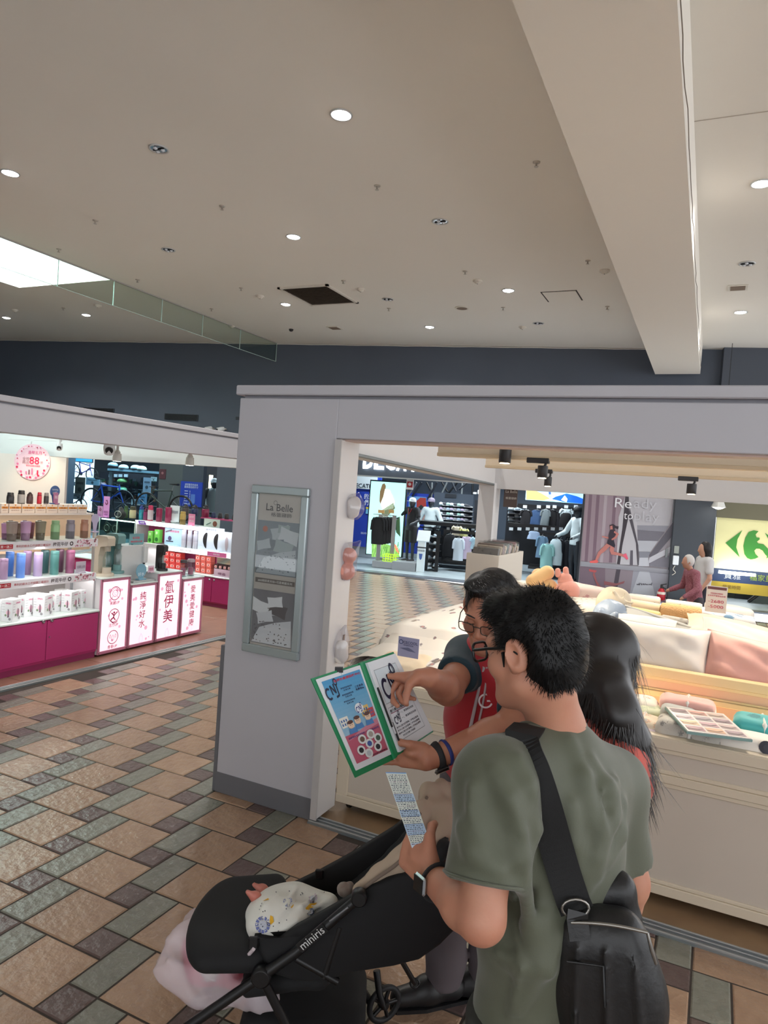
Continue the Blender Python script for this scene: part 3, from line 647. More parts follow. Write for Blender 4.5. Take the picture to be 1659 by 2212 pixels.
def camlike(px,py,s,plane,kind,label):
    p=at(px,py,*plane);sc=depth(p)/FPX*s;t=T('security_camera' if kind=='cam' else 'track_spotlight',label,'camera' if kind=='cam' else 'spotlight',p)
    if kind=='cam':
        ob('housing',MB().lathe([(sc*.55,.9*sc),(sc*.62,.2*sc),(sc*.5,-.35*sc),(sc*.2,-.5*sc)],mat('camera_white',(225,225,225),.4),16,p),t)
        ob('lens_face',MB().tube([p-V3((-.28*sc,.28*sc,-.05*sc)),p-V3((-.4*sc,.4*sc,.02*sc))],[sc*.42,sc*.38],M_dark,14),t)
        ob('bracket',MB().cyl(p+V3((0,0,.8*sc)),(p[0],p[1],max(2.205,p[2]+.9*sc)if plane[0]=='x' else p[2]+2.2*sc),sc*.25,M_hd,10),t)
    else:
        ob('can',MB().tube([p+V3((0,0,.5*sc)),p-V3((0,0,.5*sc))],[sc*.5,sc*.56],mat('lamp_white',(210,206,198),.4),16),t);ob('stem',MB().cyl(p+V3((0,0,.4*sc)),(p[0],p[1],max(2.205,p[2]+sc)),sc*.16,M_hd,8),t);ob('collar',MB().lathe([(sc*.3,.5*sc),(sc*.4,.62*sc),(sc*.2,.95*sc)],mat('lamp_white',(210,206,198),.4),14,p),t)
        ob('lamp',MB().lathe([(sc*.48,-.505*sc),(sc*.1,-.52*sc)],mat('cool_lamp',(255,250,240),.4,emit=10),14,p),t)
p=at(66,978,'y',fyl-.25);sc=depth(p)/FPX
t=T('track_spotlight','black bulb-shaped track spotlight hanging before the round sale poster','spotlight',p)
ob('shade',MB().lathe([(.1*10*sc*.4,14*sc),(7*sc,9*sc),(7.5*sc,-2*sc),(6*sc,-7*sc)],mat('lamp_black',(30,30,34),.35),18,p),t);ob('lamp',MB().lathe([(6*sc,-7*sc),(7*sc,-10*sc),(2*sc,-12*sc)],mat('lamp_white2',(230,222,212),.4),16,p),t);ob('stem',MB().cyl(p+V3((0,0,12*sc)),p+V3((0,0,24*sc)),1.6*sc,M_hd,8),t)
light('track_lamp','SPOT',p+V3((.5,-.5,.1)),11,(1,.78,.52),aim=(p[0]+.3,fyl-.1,1.2),size=.05,spot=1.9,blend=.8)
camlike(128,968,11,('y',fyl-.3),'cam','white security camera with a dark face beside the round poster')
camlike(236,974,20,('x',-5.6),'cam','large white dome camera under the bottle kiosk fascia')
camlike(253,988,17,('x',-5.75),'lamp','white track spotlight beside the dome camera');camlike(410,997,17,('x',-5.75),'lamp','white track spotlight near the grey pillar')
# ---- front cabinets and stepped shelves
cx=-5.52;zt=.485
cb=T('pink_base_cabinet','magenta base cabinet with two doors under the bottle shelves','cabinet',(cx-.2,4.4,0))
ob('body',MB().b2((cx-.45,3.1,.06),(cx-.018,5.165,zt-.02),M_pink),cb);ob('plinth',MB().b2((cx-.43,3.1,0),(cx-.03,5.165,.07),M_plinth),cb);ob('worktop',MB().b2((cx-.47,3.08,zt-.02),(cx+.005,5.17,zt),M_wtop,.004),cb)
dy=at(100,1390,'x',cx)[1]
for k,(a0,b0)in enumerate(((3.12,dy-.003),(dy+.003,5.16))):
    d=ob('door',MB().b2((cx-.018,a0,.085),(cx,b0,zt-.03),M_pink,.003),cb);ky=dy+(-.045 if k==0 else .045)
    ob('knob',MB().lathe([(.017,0),(.017,.008),(.011,.012),(.004,.006)],M_knob,14,(cx,ky,.455),rotm(ry=math.pi/2)),d)
ob('lock',MB().lathe([(.007,0),(.006,.006)],M_knob,10,(cx,dy+.03,.3),rotm(ry=math.pi/2)),cb)
def lipshelf(name,zl,x1,x0,label,seed):
    t=T(name,label,'shelf',((x0+x1)/2,4.2,zl));ob('shelf_board',MB().b2((x0,3.1,zl),(x1,5.168,zl+.02),M_wtop,.003),t)
    ob('lip',MB().b2((x1-.004,3.1,zl-.055),(x1+.008,5.168,zl+.022),mat('lip_white',(226,222,226),.4),.002),t)
    ob('light_strip',MB().b2((x1-.05,3.2,zl-.012),(x1-.02,5.15,zl-.002),mat('led_strip',(255,250,246),.4,emit=7)),t)
    for yb in(3.15,5.15):ob('bracket',MB().b2((x0,yb-.01,zl-.3),(x0+.03,yb+.01,zl),M_alu),t)
    a=Art((x1+.0085,3.1,zl-.055),(0,1,0),(0,0,1),.0008);r_=col((176,30,44));k_=col((60,46,52));pk=col((206,140,160))
    for off in(.55,):
        a.rect(.99,.018,1.12,.058,r_,2);a.text('買一送二',1.055,.038,.026,col((250,240,240)),3,.004,width=.11);a.text('專利的飲水口不縮鋼工藝設計',1.33,.038,.026,r_,2,0,width=.36);a.text('梅花牛仔',1.62,.04,.042,k_,2,.01,width=.17);a.ring(1.745,.04,.016,.01,k_,2,14);a.text('商品',.95,.038,.026,r_,2)
        for q in range(40):rr_=random.Random(q+seed);a.disc(1.79+rr_.random()*.26,.006+rr_.random()*.066,rr_.uniform(.006,.013),(pk,col((150,90,100)),col((238,214,220)))[q%3],2+.02*q,7)
    a.done('printed_lip',t);return t
zs1=zat(100,1173,'x',-5.6);zs2=zat(100,1252,'x',-5.6)
lipshelf('display_shelf',zs1,-5.6,-5.98,'upper lit shelf with printed lip carrying tumblers',1);lipshelf('display_shelf',zs2,-5.6,-5.92,'lower lit shelf with printed lip carrying slim flasks',2)
ob('side_panel',MB().b2((-6.0,5.15,zt),(-5.6,5.168,zs2-.06),M_lk),cb)
for zz_ in(zs1,zs2):light('shelf_lamp','AREA',(-5.72,4.5,zz_-.03),1.1,(1,.96,.94),size=.08,size_y=1.3,aim=(-5.74,4.5,0))
# top shelf with orange gift boxes and peach board
xt=-6.25
zt0=zat(100,1108,'x',xt);zt1=zat(100,1089,'x',xt)
ts=T('gift_shelf','peach painted shelf unit behind the tumblers','shelf unit',(xt-.2,4.8,0));ya_,yb_=3.3,at(198,1120,'x',xt)[1]
ob('board',MB().b2((xt-.3,ya_,1.0),(xt-.004,yb_,zt0-.02),mat('peach_board',(236,202,170),.6)),ts);ob('top_board',MB().b2((xt-.3,ya_,zt0-.02),(xt+.03,yb_,zt0),mat('peach_top',(228,214,206),.5)),ts);ob('leg',MB().b2((xt-.28,ya_+.02,0),(xt-.2,yb_-.02,1.0),M_lk),ts)
light('shelf_lamp','SPOT',(xt+.5,4.75,2.05),6,(1,.76,.48),aim=(xt,4.8,1.3),size=.04,spot=1.7,blend=.9)
bnd=[2,19,47,76,100,125,147,168,189];ob0=col((236,220,208),.5);ob1=col((226,150,62),.5)
for k,(a0,b0)in enumerate(zip(bnd[:-1],bnd[1:])):
    pa,pb=at(a0,1100,'x',xt+.02),at(b0,1100,'x',xt+.02);bx=T('gift_box','white gift box with orange band, %s from the left in the row'%ORD[k],'box',((pa+pb)/2*V3((1,1,0))+V3((-.06,0,zt0))),group='gift boxes in a row')
    y0_,y1_=pa[1]+.004,pb[1]-.004;ob('carton',MB().b2((xt-.13,y0_,zt0),(xt+.02,y1_,zt1),ob0,.003),bx)
    a=Art((xt+.0205,y0_,zt0),(0,1,0),(0,0,1),.0008);w_=y1_-y0_;h_=zt1-zt0;a.rect(0.003,h_*.48,w_-.003,h_*.7,ob1,1);a.disc(w_/2,h_*.86,h_*.09,ob1,1,10);a.text('禮盒',w_/2,h_*.59,h_*.2,col((150,70,30)),2,0,width=w_*.6);a.text('健康飲水',w_/2,h_*.3,h_*.12,col((180,140,120)),2,0,width=w_*.7);a.done('print',bx)
# ---- bottles
def bottle(px,pyb,pyt,wpx,plane,kind,c,label,group,c2=None,zb=None,cat='bottle',name='bottle'):
    p=at(px,pyb,*plane);sc=depth(p)/FPX;h=(pyb-pyt)*sc;r=wpx*sc/2
    if zb is not None:p=V3((p[0],p[1],zb))
    m1=col(c,.35,coat=.2);m2=col(c2 or tuple(int(x*.72)for x in c),.4);t=T(name,label,cat,p,group=group);st=col((196,192,188),.25,metal=.85)
    L=lambda nm,prof,m:ob(nm,MB().lathe(prof,m,18),t,local=True)
    if kind=='tumbler':
        L('body',[(r*.74,0),(r*.78,.004),(r*.86,h*.36),(r*.86,h*.36)],m2);L('upper_body',[(r*.86,h*.36),(r*.97,h*.8),(r*.98,h*.84)],m1);L('lid',[(r*1.0,h*.84),(r*1.02,h*.92),(r*.9,h*.955),(r*.3,h*.96)],m1)
        ob('lid_tab',MB().box((0,-r*.3,h*.975),(r*.5,r*.7,h*.05),m2,None,.003),t,local=True)
    elif kind=='jar':
        L('body',[(r*.92,0),(r*.96,.004),(r*.96,h*.4)],m2);L('upper_body',[(r*.97,h*.4),(r*.97,h*.74),(r*.8,h*.84)],m1);L('lid',[(r*.84,h*.84),(r*.86,h*.97),(r*.78,h)],m1)
    elif kind=='slim':
        L('body',[(r*.94,0),(r,.005),(r,h*.84),(r*.985,h*.85)],m1);L('cap',[(r*1.0,h*.86),(r*1.0,h*.975),(r*.9,h)],m1);L('cap_seam',[(r*.97,h*.845),(r*.97,h*.862)],m2)
    elif kind=='flask':
        L('body',[(r*.94,0),(r,.005),(r,h*.62),(r*.9,h*.7)],m1);L('collar',[(r*.9,h*.70),(r*.92,h*.78),(r*.8,h*.8)],m2);L('cup_cap',[(r*.84,h*.8),(r*.84,h*.95),(r*.7,h)],m1 if c2 is None else m2);L('base_ring',[(r*1.01,0),(r*1.01,h*.06)],m2)
    else:   # sport bottle with a carrying loop
        L('body',[(r*.9,0),(r,.006),(r,h*.6),(r*.86,h*.68)],m1);L('cap',[(r*.86,h*.68),(r*.88,h*.8),(r*.66,h*.86)],m2);L('spout',[(r*.4,h*.86),(r*.38,h*.93),(r*.25,h*.95)],m2)
        ob('carry_loop',MB().tube([(r*.75*math.cos(x),0,h*.8+h*.19*math.sin(x))for x in np.linspace(0,math.pi,10)],r*.13,m2,6),t,local=True)
    return t
XS=('x',-5.72);g='tumblers on the upper lit shelf'
for k,(px,pyb,pyt,w,kd,c,nm,pl)in enumerate(((24,1173,1129,23,'tumbler',(152,132,122),'taupe tumbler',XS),(54,1172,1129,22,'tumbler',(196,152,186),'orchid pink tumbler',XS),(86,1171,1129,22,'tumbler',(134,126,104),'olive tumbler',XS),
        (118,1170,1130,19,'jar',(150,190,140),'pale green jar bottle',XS),(150.5,1170,1130,19,'jar',(140,132,144),'grey mauve jar bottle',XS),(180.6,1169.7,1130,17,'jar',(176,124,100),'terracotta jar bottle',XS))):
    bottle(px,pyb,pyt,w,pl,kd,c,nm+' on the upper lit shelf',g,zb=zs1+.02)
for px,c,nm,w in((12,(186,130,168),'pink tumbler half hidden behind the taupe one',20),(64,(150,90,104),'plum tumbler half hidden behind the orchid one',18),(36,(150,130,110),'brown tumbler half hidden at the back of the upper lit shelf',18)):bottle(px,1168,1132,w,('x',-5.86),'tumbler',c,nm,g,zb=zs1+.02)
g='slim flasks on the lower lit shelf'
for px,pyb,pyt,c,nm,pl in((6,1256,1211,(150,120,150),'purple',XS),(43,1253,1199.5,(92,132,206),'sky blue',XS),(80.5,1250,1198,(170,148,182),'lilac',XS),(116,1247.5,1196,(80,136,132),'sea green',XS),(150,1245.5,1195.5,(150,84,118),'raspberry',XS)):
    bottle(px,pyb,pyt,18,pl,'slim',c,nm+' slim flask in the front row of the lower shelf',g,zb=zs2+.02)
XB=('x',-5.85)
for px,pyb,pyt,c,nm in((19,1249,1195.5,(60,104,172),'deep blue'),(57,1246.7,1195,(136,108,138),'mauve'),(95,1244,1194,(56,96,98),'dark teal'),(127,1241,1192,(104,66,88),'dark plum')):bottle(px,pyb,pyt,17,XB,'slim',c,nm+' slim flask in the back row of the lower shelf',g,zb=zs2+.02)
g='flasks on the gift shelf';XT=('x',xt-.02)
bottle(22,1084,1060,15,XT,'flask',(40,40,44),'black flask on top of the gift boxes',g,zb=zt1);bottle(45.5,1084,1055,15,XT,'flask',(176,172,170),'silver steel flask with black collar on the gift boxes',g,(46,44,46),zb=zt1)
bottle(64,1085,1060,13,XT,'sport',(84,60,60),'brown flask with a strap on the gift boxes',g,zb=zt1);bottle(84.6,1086,1061,9.5,XT,'flask',(206,40,62),'red flask on the gift boxes',g,zb=zt1);bottle(99.5,1086.5,1062,10,XT,'flask',(60,56,58),'black and silver flask on the gift boxes',g,(150,146,146),zb=zt1)
def signcard(px0,py0,px1,py1,plane,c,label,lines=(),tc=(60,60,90),round_=False,cat='sign',base=True,name='sign_card',zb=None,art=None):
    a0=at(px0,py1,*plane);b0=at(px1,py1,*plane);c0_=at((px0+px1)/2,py0,*plane);U=unit((b0-a0)*V3((1,1,0)));w=np.linalg.norm((b0-a0)[:2]);z0_=(a0[2]+b0[2])/2 if zb is None else zb;h=c0_[2]-z0_;N=np.cross(U,(0,0,1))
    O=V3((a0[0],a0[1],z0_));t=T(name,label,cat,O+U*w/2);m1=col(c,.45)
    if round_:pts=[(w/2+w/2*math.cos(x),h-w/2+w/2*math.sin(x))for x in np.linspace(-.9,math.pi+.9,20)]+[(w*.35,0),(w*.65,0)];
    else:pts=[(0,0),(w,0),(w,h),(0,h)]
    ob('card',MB().prism(pts,O+N*-.004,U,(0,0,1),.004,m1),t)
    if base:ob('stand',MB().box(O+U*w/2+V3((0,0,.006)),(w*.7,.06,.012),m1,basis(U,-N,(0,0,1)),.002),t)
    a=Art(O,U,(0,0,1),.0012)
    for(tx,fx,fy_,fh_,fw_)in lines:a.text(tx,w*fx,h*fy_,h*fh_,col(tc,.5),2,0,width=w*fw_)
    if art:art(a,w,h)
    if a.mb.f:a.done('print',t)
    return t
signcard(163,1213,184,1244,('x',-5.66),(176,166,178),'small grey new-arrival card beside the raspberry flask',(('全新上市',.5,.55,.3,.8),),(90,60,90),zb=zs2+.02)
signcard(107,1049,128,1086,XT,(62,92,148),'round blue tag standing on the gift boxes',(('指定商品',.5,.78,.09,.6),('85折',.5,.6,.2,.5)),(230,235,245),True,zb=zt1)
signcard(115,1064,125,1087,('x',xt+.0),(176,112,150),'narrow mauve card before the round blue tag',(('茶瓶',.5,.6,.3,.6),),(240,230,240),zb=zt1)
# ---- white cartons on the worktop
def carton(px,pyb,pyt,w,xpl,rz,label):
    p=at(px,pyb,'x',xpl);sc=depth(p)/FPX;h=(pyb-pyt)*sc*.96;W=w*sc;t=T('product_box',label,'box',(p[0],p[1],zt),rz,group='white cartons on the worktop');D=W*.8
    ob('carton',MB().b2((-D/2,-W/2,0),(D/2,W/2,h),col((224,224,226),.45),.002),t,local=True)
    for U,O,ww in(((0,1,0),(D/2,-W/2,0),W),((1,0,0),(-D/2,-W/2,0),D)):
        a=Art(O,U,(0,0,1),.0008);a.text('活氧濾水',ww*.6,h*.84,h*.09,col((206,70,130),.5),2,.01,width=ww*.5);a.disc(ww*.62,h*.42,ww*.2,col((236,190,204),.5),1,14);a.poly([(ww*.55,h*.2),(ww*.72,h*.22),(ww*.68,h*.55),(ww*.58,h*.6)],col((128,96,112),.5),2);a.disc(ww*.4,h*.3,ww*.1,col((122,140,110),.5),2,8);a.disc(ww*.78,h*.14,ww*.12,col((150,146,150),.5),2,8)
        for k in range(4):a.line([(ww*.06,h*(.8-.12*k)),(ww*.3,h*(.8-.12*k))],h*.012,col((150,150,156),.5),2)
        ob('print',a.mb,t,local=True)
for k,q in enumerate(((24,1331,1281,31,-5.62,.35,'white carton at the front left of the worktop'),(55,1326,1280,26,-5.72,.1,'white carton second from the front left, turned outward'),(92,1322,1274,32,-5.64,.35,'white carton in the middle of the worktop'),(121,1318,1274,24,-5.74,.1,'white carton just right of the middle one'),
        (150,1315,1270,29,-5.66,.35,'white carton toward the light boxes'),(175,1311,1271,21,-5.74,.15,'white carton nearest the light boxes'),(72,1312,1272,24,-5.9,.1,'white carton half hidden behind the middle one'),(3,1322,1281,24,-5.78,.1,'white carton cut by the left edge'),(131,1306,1268,22,-5.92,.1,'white carton at the very back of the worktop'))):carton(*q)
# ---- light box counters
M_lb=mat('lightbox_face',(255,228,238),.4,emit=.36);M_lbf=mat('lightbox_frame',(192,120,146),.4);M_bolt=mat('bolt',(130,90,100),.4,metal=.5);M_ink=mat('lightbox_ink',(178,28,86),.5,emit=.04);M_inkp=mat('lightbox_blush',(240,180,204),.5,emit=.24)
lbz=[.80,.705,.793,.698];lby=[(5.172,5.56),(5.568,5.958),(5.972,6.352),(6.37,6.742)]
lbt=['first light box counter with three round beauty icons','second and lower light box counter with lettering for pure good water','third light box counter with three large characters','fourth light box counter beside the grey pillar']
for k in range(4):
    (y0_,y1_),hz=lby[k],lbz[k];t=T('light_box_counter',lbt[k],'light box',(cx-.2,(y0_+y1_)/2,0),group='light box counters')
    ob('body',MB().b2((cx-.42,y0_,.02),(cx-.01,y1_,hz-.012),M_lk),t);ob('top',MB().b2((cx-.43,y0_-.002,hz-.012),(cx+.012,y1_+.002,hz),M_wtop,.003),t)
    for lo,hi in(((y0_,.02),(y0_+.024,hz-.012)),((y1_-.024,.02),(y1_,hz-.012)),((y0_+.024,.02),(y1_-.024,.05)),((y0_+.024,hz-.04),(y1_-.024,hz-.012))):ob('frame_bar',MB().b2((cx-.012,lo[0],lo[1]),(cx+.006,hi[0],hi[1]),M_lbf,.002),t)
    for yy in(y0_+.012,y1_-.012):
        for zq in(.035,hz-.026):ob('bolt',MB().lathe([(.008,0),(.005,.006)],M_bolt,8,(cx+.006,yy,zq),rotm(ry=math.pi/2)),t)
    ob('lit_face',MB().b2((cx-.01,y0_+.024,.05),(cx-.004,y1_-.024,hz-.04),M_lb),t)
    a=Art((cx-.0035,y0_,0),(0,1,0),(0,0,1),.0008);w_=y1_-y0_;rr_=random.Random(k)
    for q in range(9):a.disc(rr_.uniform(.05,w_-.05),rr_.uniform(.08,hz-.08),rr_.uniform(.008,.024),M_inkp,1+.02*q,12)
    if k==0:
        for q,(zq,tx)in enumerate(((.63,'美麗UP'),(.40,'活力UP'),(.175,'青春UP'))):
            a.ring(w_*.5,zq,.068,.007,M_ink,2,30);a.text(tx,w_*.5,zq-.098,.04,M_ink,2,.004)
            if q==0:a.ring(w_*.5,zq,.034,.004,M_ink,2,20);a.ring(w_*.5,zq+.012,.045,.004,M_ink,2,16,.2,2.9);a.line([(w_*.5-.02,zq+.004),(w_*.5-.006,zq+.004)],.003,M_ink,2);a.line([(w_*.5+.006,zq+.004),(w_*.5+.02,zq+.004)],.003,M_ink,2);a.line([(w_*.5-.008,zq-.016),(w_*.5+.008,zq-.016)],.003,M_ink,2);a.line([(w_*.5-.03,zq-.03),(w_*.5-.045,zq-.052)],.004,M_ink,2);a.line([(w_*.5+.03,zq-.03),(w_*.5+.045,zq-.052)],.004,M_ink,2)
            if q==1:a.disc(w_*.5,zq+.03,.012,M_ink,2,12);a.line([(w_*.5-.035,zq+.03),(w_*.5,zq),(w_*.5+.045,zq+.035)],.012,M_ink,2);a.line([(w_*.5,zq+.01),(w_*.5-.005,zq-.02),(w_*.5-.04,zq-.04)],.014,M_ink,2);a.line([(w_*.5-.005,zq-.02),(w_*.5+.02,zq-.05)],.012,M_ink,2);a.ring(w_*.5+.01,zq-.03,.05,.008,M_ink,2,16,3.3,5.6)
            if q==2:
                for ox,oy,s_ in((0,-.006,1),(-.035,.012,.62),(.035,.012,.62)):
                    pts=[(w_*.5+ox+s_*.022*math.sin(x)*math.sin(x/2)**1.2,zq+oy+s_*.03*math.cos(x))for x in np.linspace(0,6.283,22)];a.line(pts,.003,M_ink,2)
    else:
        tx=('','純淨好水','氫伊美','愛美愛健康')[k];n_=len(tx);top=hz-.11;st=(hz-(.30 if k !=3 else .2))/n_;sz=min(.115,st*.92)if k !=2 else .16
        for q,ch in enumerate(tx):a.text(ch,w_*.5+(.01 if k==3 else 0),top-st*(q+.5)+.02,sz,M_ink,2,.006 if k !=2 else .004)
        a.line([(w_*.5+.035*math.sin(x)*math.sin(x/2),.1+.05*math.cos(x))for x in np.linspace(0,6.283,20)],.004,M_inkp,2)
    a.done('printed_face',t)
def soda(px,pyb,pyt,w,xpl,zb,c,label):
    p=at(px,pyb,'x',xpl);sc=depth(p)/FPX;h=(pyb-pyt)*sc;W=w*sc;t=T('water_carbonator',label,'appliance',(p[0],p[1],zb));m1=col(c,.35);m2=col(tuple(int(x*.8)for x in c),.35)
    ob('base',MB().lathe([(W*.5,0),(W*.5,.02),(W*.46,.028)],m1,24,(.02,0,0)),t,local=True)
    pr=[(-W*.42,.02),(-W*.1,.02),(-W*.12,h*.5),(-W*.02,h*.72),(W*.5,h*.76),(W*.52,h*.95),(W*.4,h),(-W*.3,h),(-W*.42,h*.94)]
    ob('housing',MB().prism(pr,(0,W*.26,0),(1,0,0),(0,0,1),W*.52,m1),t,local=True);ob('nozzle',MB().cyl((W*.26,0,h*.62),(W*.26,0,h*.76),W*.16,m2,12),t,local=True)
    ob('bottle',MB().lathe([(W*.2,.035),(W*.22,.05),(W*.22,h*.46),(W*.12,h*.58),(W*.1,h*.63)],glass_mat('clear_bottle',(226,236,236),.12),16,(W*.26,0,0)),t,local=True);ob('bottle_base',MB().lathe([(W*.23,.028),(W*.23,.09)],m1,16,(W*.26,0,0)),t,local=True)
soda(222,1243,1157,40,-5.68,.80,(196,184,166),'beige carbonator with a clear bottle on the first light box');soda(244,1241,1156,40,-5.78,.80,(104,146,146),'teal carbonator beside the beige one')
# white water dispenser
p=at(290,1255,'x',-5.66);zb=lbz[1];t=T('water_dispenser','large white water dispenser with a spout box on the second light box','appliance',(p[0],p[1],zb));Y0,Y1=at(259,1200,'x',-5.72)[1],at(306,1200,'x',-5.72)[1];zt_=zat(290,1178,'x',-5.7);Mw=col((200,202,202),.35)
ob('body',MB().b2((-5.92,Y0,zb),(-5.70,Y1,zt_),Mw,.008),t);Y2=at(321,1190,'x',-5.66)[1];ob('spout_box',MB().b2((-5.86,Y1-.02,zat(310,1216,'x',-5.66)),(-5.66,Y2,zt_-.01),Mw,.008),t);ob('drip_base',MB().b2((-5.9,Y0+.06,zb),(-5.56,Y2+.02,zb+.018),col((176,178,178),.4),.003),t);ob('nozzle',MB().cyl((-5.7,(Y1+Y2)/2,zat(310,1216,'x',-5.66)-.02),(-5.7,(Y1+Y2)/2,zat(310,1216,'x',-5.66)),.014,M_dark,10),t)
signcard(279,1153,310,1177,('x',-5.76),(118,166,172),'arched teal sign on top of the white dispenser',(('免安裝',.45,.62,.24,.5),('瞬熱飲水機',.5,.28,.2,.8)),(230,60,90),zb=zt_)
signcard(293,1218,315,1254,('x',-5.60),(120,168,190),'blue water drop sign leaning on the dispenser',(('好水',.5,.35,.26,.6),),(240,250,255),True,zb=zb+.02)
soda(347,1231,1176,24,-5.66,lbz[2],(34,32,34),'black carbonator on the third light box')
for k,(px,w,c)in enumerate(((395,14,(60,50,54)),(411,16,(170,150,156)))):
    p=at(px,1243,'x',-5.64);sc=depth(p)/FPX;r=w*sc/2;h=36*sc;t=T('glass_canister',('glass canister with dark lid on the fourth light box','taller glass canister beside the dark lidded one')[k],'canister',(p[0],p[1],lbz[3]));ob('glass_body',MB().lathe([(r*.94,0),(r,.005),(r,h*.82)],glass_mat('clear_bottle',(226,236,236),.12),16),t,local=True);ob('inner_filter',MB().lathe([(r*.7,.012),(r*.7,h*.5)],col((196,110,140),.5),14),t,local=True);ob('lid',MB().lathe([(r*1.03,h*.82),(r*1.03,h*.95),(r*.8,h)],col(c,.4),16),t,local=True)
signcard(320,1222,333,1231,('x',-5.6),(216,190,204),'tiny pink price card by the black carbonator',(('特價',.5,.5,.5,.7),),(190,40,90),zb=lbz[2])
# ---- far counter along x
fy0=8.22;CB=T('pink_far_cabinet','magenta far counter cabinet with doors beside the grey pillar','cabinet',(-7.6,8.4,0));zc=zat(470,1246,'y',fy0);fx1=at(497,1280,'y',fy0)[0]+.25
ob('body',MB().b2((-9.6,fy0+.018,.05),(fx1,fy0+.42,zc-.02),M_pink),CB);ob('plinth',MB().b2((-9.6,fy0+.03,0),(fx1,fy0+.4,.06),M_plinth),CB);ob('worktop',MB().b2((-9.62,fy0-.005,zc-.02),(fx1,fy0+.44,zc),M_wtop,.003),CB)
xm=at(456,1280,'y',fy0)[0]
for a0,b0 in((-7.6,-7.12),(-7.11,xm-.003),(xm+.003,fx1-.01)):
    d=ob('door',MB().b2((a0,fy0,.07),(b0,fy0+.018,zc-.03),M_pink,.003),CB)
    ob('knob',MB().lathe([(.015,0),(.015,.008),(.004,.012)],M_knob,12,(b0-.04 if b0<xm else a0+.04,fy0,zc-.06),rotm(rx=math.pi/2)),d)
zA2=zat(430,1190,'y',fy0+.02);zB2=zat(360,1132,'y',fy0+.12)
us=T('lit_back_shelves','white lit double shelf on the far magenta counter','shelf unit',(-7.6,8.5,zc));xA0=at(352,1190,'y',fy0+.02)[0];xB0=at(292,1130,'y',fy0+.12)[0];xB1=at(432,1142,'y',fy0+.12)[0]
ob('shelf_board',MB().b2((xA0,fy0+.03,zA2-.01),(fx1-.02,fy0+.4,zA2+.012),M_wtop),us);ob('lit_lip',MB().b2((xA0,fy0+.018,zA2-.055),(fx1-.02,fy0+.03,zA2+.014),mat('led_lip',(252,248,250),.4,emit=.42)),us)
ob('shelf_board',MB().b2((xB0,fy0+.13,zB2-.01),(xB1,fy0+.42,zB2+.012),M_wtop),us);ob('lit_lip',MB().b2((xB0,fy0+.12,zB2-.05),(xB1,fy0+.13,zB2+.012),mat('led_lip',(252,248,250),.4,emit=.42)),us);ob('back_panel',MB().b2((xB0,fy0+.42,zc),(xB1+.1,fy0+.44,zB2),mat('pink_back',(190,70,120),.5)),us)
for x_ in(xB0+.01,xB1):ob('upright',MB().b2((x_-.012,fy0+.14,zc),(x_+.012,fy0+.4,zB2),M_lk),us)
a=Art((xB0,fy0+.119,zB2-.05),(1,0,0),(0,0,1),.002);a.poly([(.08,.002),(.24,.002),(.2,.058),(.06,.058)],col((120,60,170)),1);a.text('特惠價',.15,.03,.03,col((250,250,255)),2);a.text('保溫保冷系列',.75,.03,.03,col((150,120,150)),2);a.done('printed_lip',us)
a=Art((xA0,fy0+.017,zA2-.055),(1,0,0),(0,0,1),.002);a.text('健康生活好水隨身',.45,.035,.03,col((90,80,100)),2);a.rect(.85,.002,1.2,.066,col((236,120,180)),1);a.text('獨家優惠',1.02,.034,.03,col((250,250,255)),2);a.ring(.72,.034,.02,.004,col((120,120,130)),2,14);a.done('printed_lip',us)
light('shelf_lamp','AREA',(-7.1,fy0+.0,zA2+.33),1.7,(.97,.98,1),size=1.6,size_y=.1,aim=(-7.1,fy0+.25,zA2-.2));light('shelf_lamp','AREA',(-7.1,fy0-.05,zA2-.07),1.2,(.97,.98,1),size=1.6,size_y=.08,aim=(-7.1,fy0+.2,0))
YF=('y',fy0+.27);g='bottles on the far upper shelf'
for px,pyb,pyt,w,kd,c,c2,lb in((286,1122,1095,14,'flask',(196,180,140),(60,60,40),'champagne steel flask with olive cap'),(304.5,1125,1093,10,'sport',(40,140,160),(40,60,130),'turquoise bottle with blue cap'),(324,1128,1095,12,'flask',(200,186,190),(190,50,90),'steel bottle with crimson cap'),(343,1129,1100,13,'slim',(142,34,74),None,'maroon flask standing left of its twin'),(362.5,1132,1099,13,'slim',(150,36,78),None,'maroon flask with ribbed middle right of its twin'),(271.5,1122,1096,9,'flask',(70,100,60),(50,80,44),'green flask beside the black necklace bust'),(314,1126,1100,10,'sport',(130,40,90),None,'plum bottle behind the steel one')):
    bottle(px,pyb,pyt,w,YF,kd,c,lb+' on the far shelf',g,c2,zb=zB2+.012)
zG=zat(440,1118,'y',fy0+.3)
ob('top_ledge',MB().b2((xB1-.2,fy0+.36,zG-.02),(fx1,fy0+.5,zG),col((170,70,110),.5)),us);ob('ledge_support',MB().b2((fx1-.05,fy0+.4,zc),(fx1-.02,fy0+.45,zG-.02),M_lk),us)
for px,pyb,pyt,w,c,lb in((400,1113,1090,15,(70,66,66),'smoke grey'),(420,1115,1091,15,(36,48,84),'navy'),(443,1118,1092,16,(120,24,62),'burgundy')):bottle(px,pyb,pyt,w,('y',fy0+.43),'sport',c,lb+' wide sports jug on the far top ledge','sports jugs on the far ledge',(30,28,34),zb=zG)
for k,px in enumerate((461,475,489.5,506)):bottle(px,1122,1110,10,('y',fy0+.43),'flask',((30,44,80),(40,38,40),(44,44,40),(36,36,40))[k],('small navy flask top','small black flask top, left of the pair','small black flask top with white label','small black flask top next to the pillar')[k]+' on the far top ledge','sports jugs on the far ledge',zb=zG)
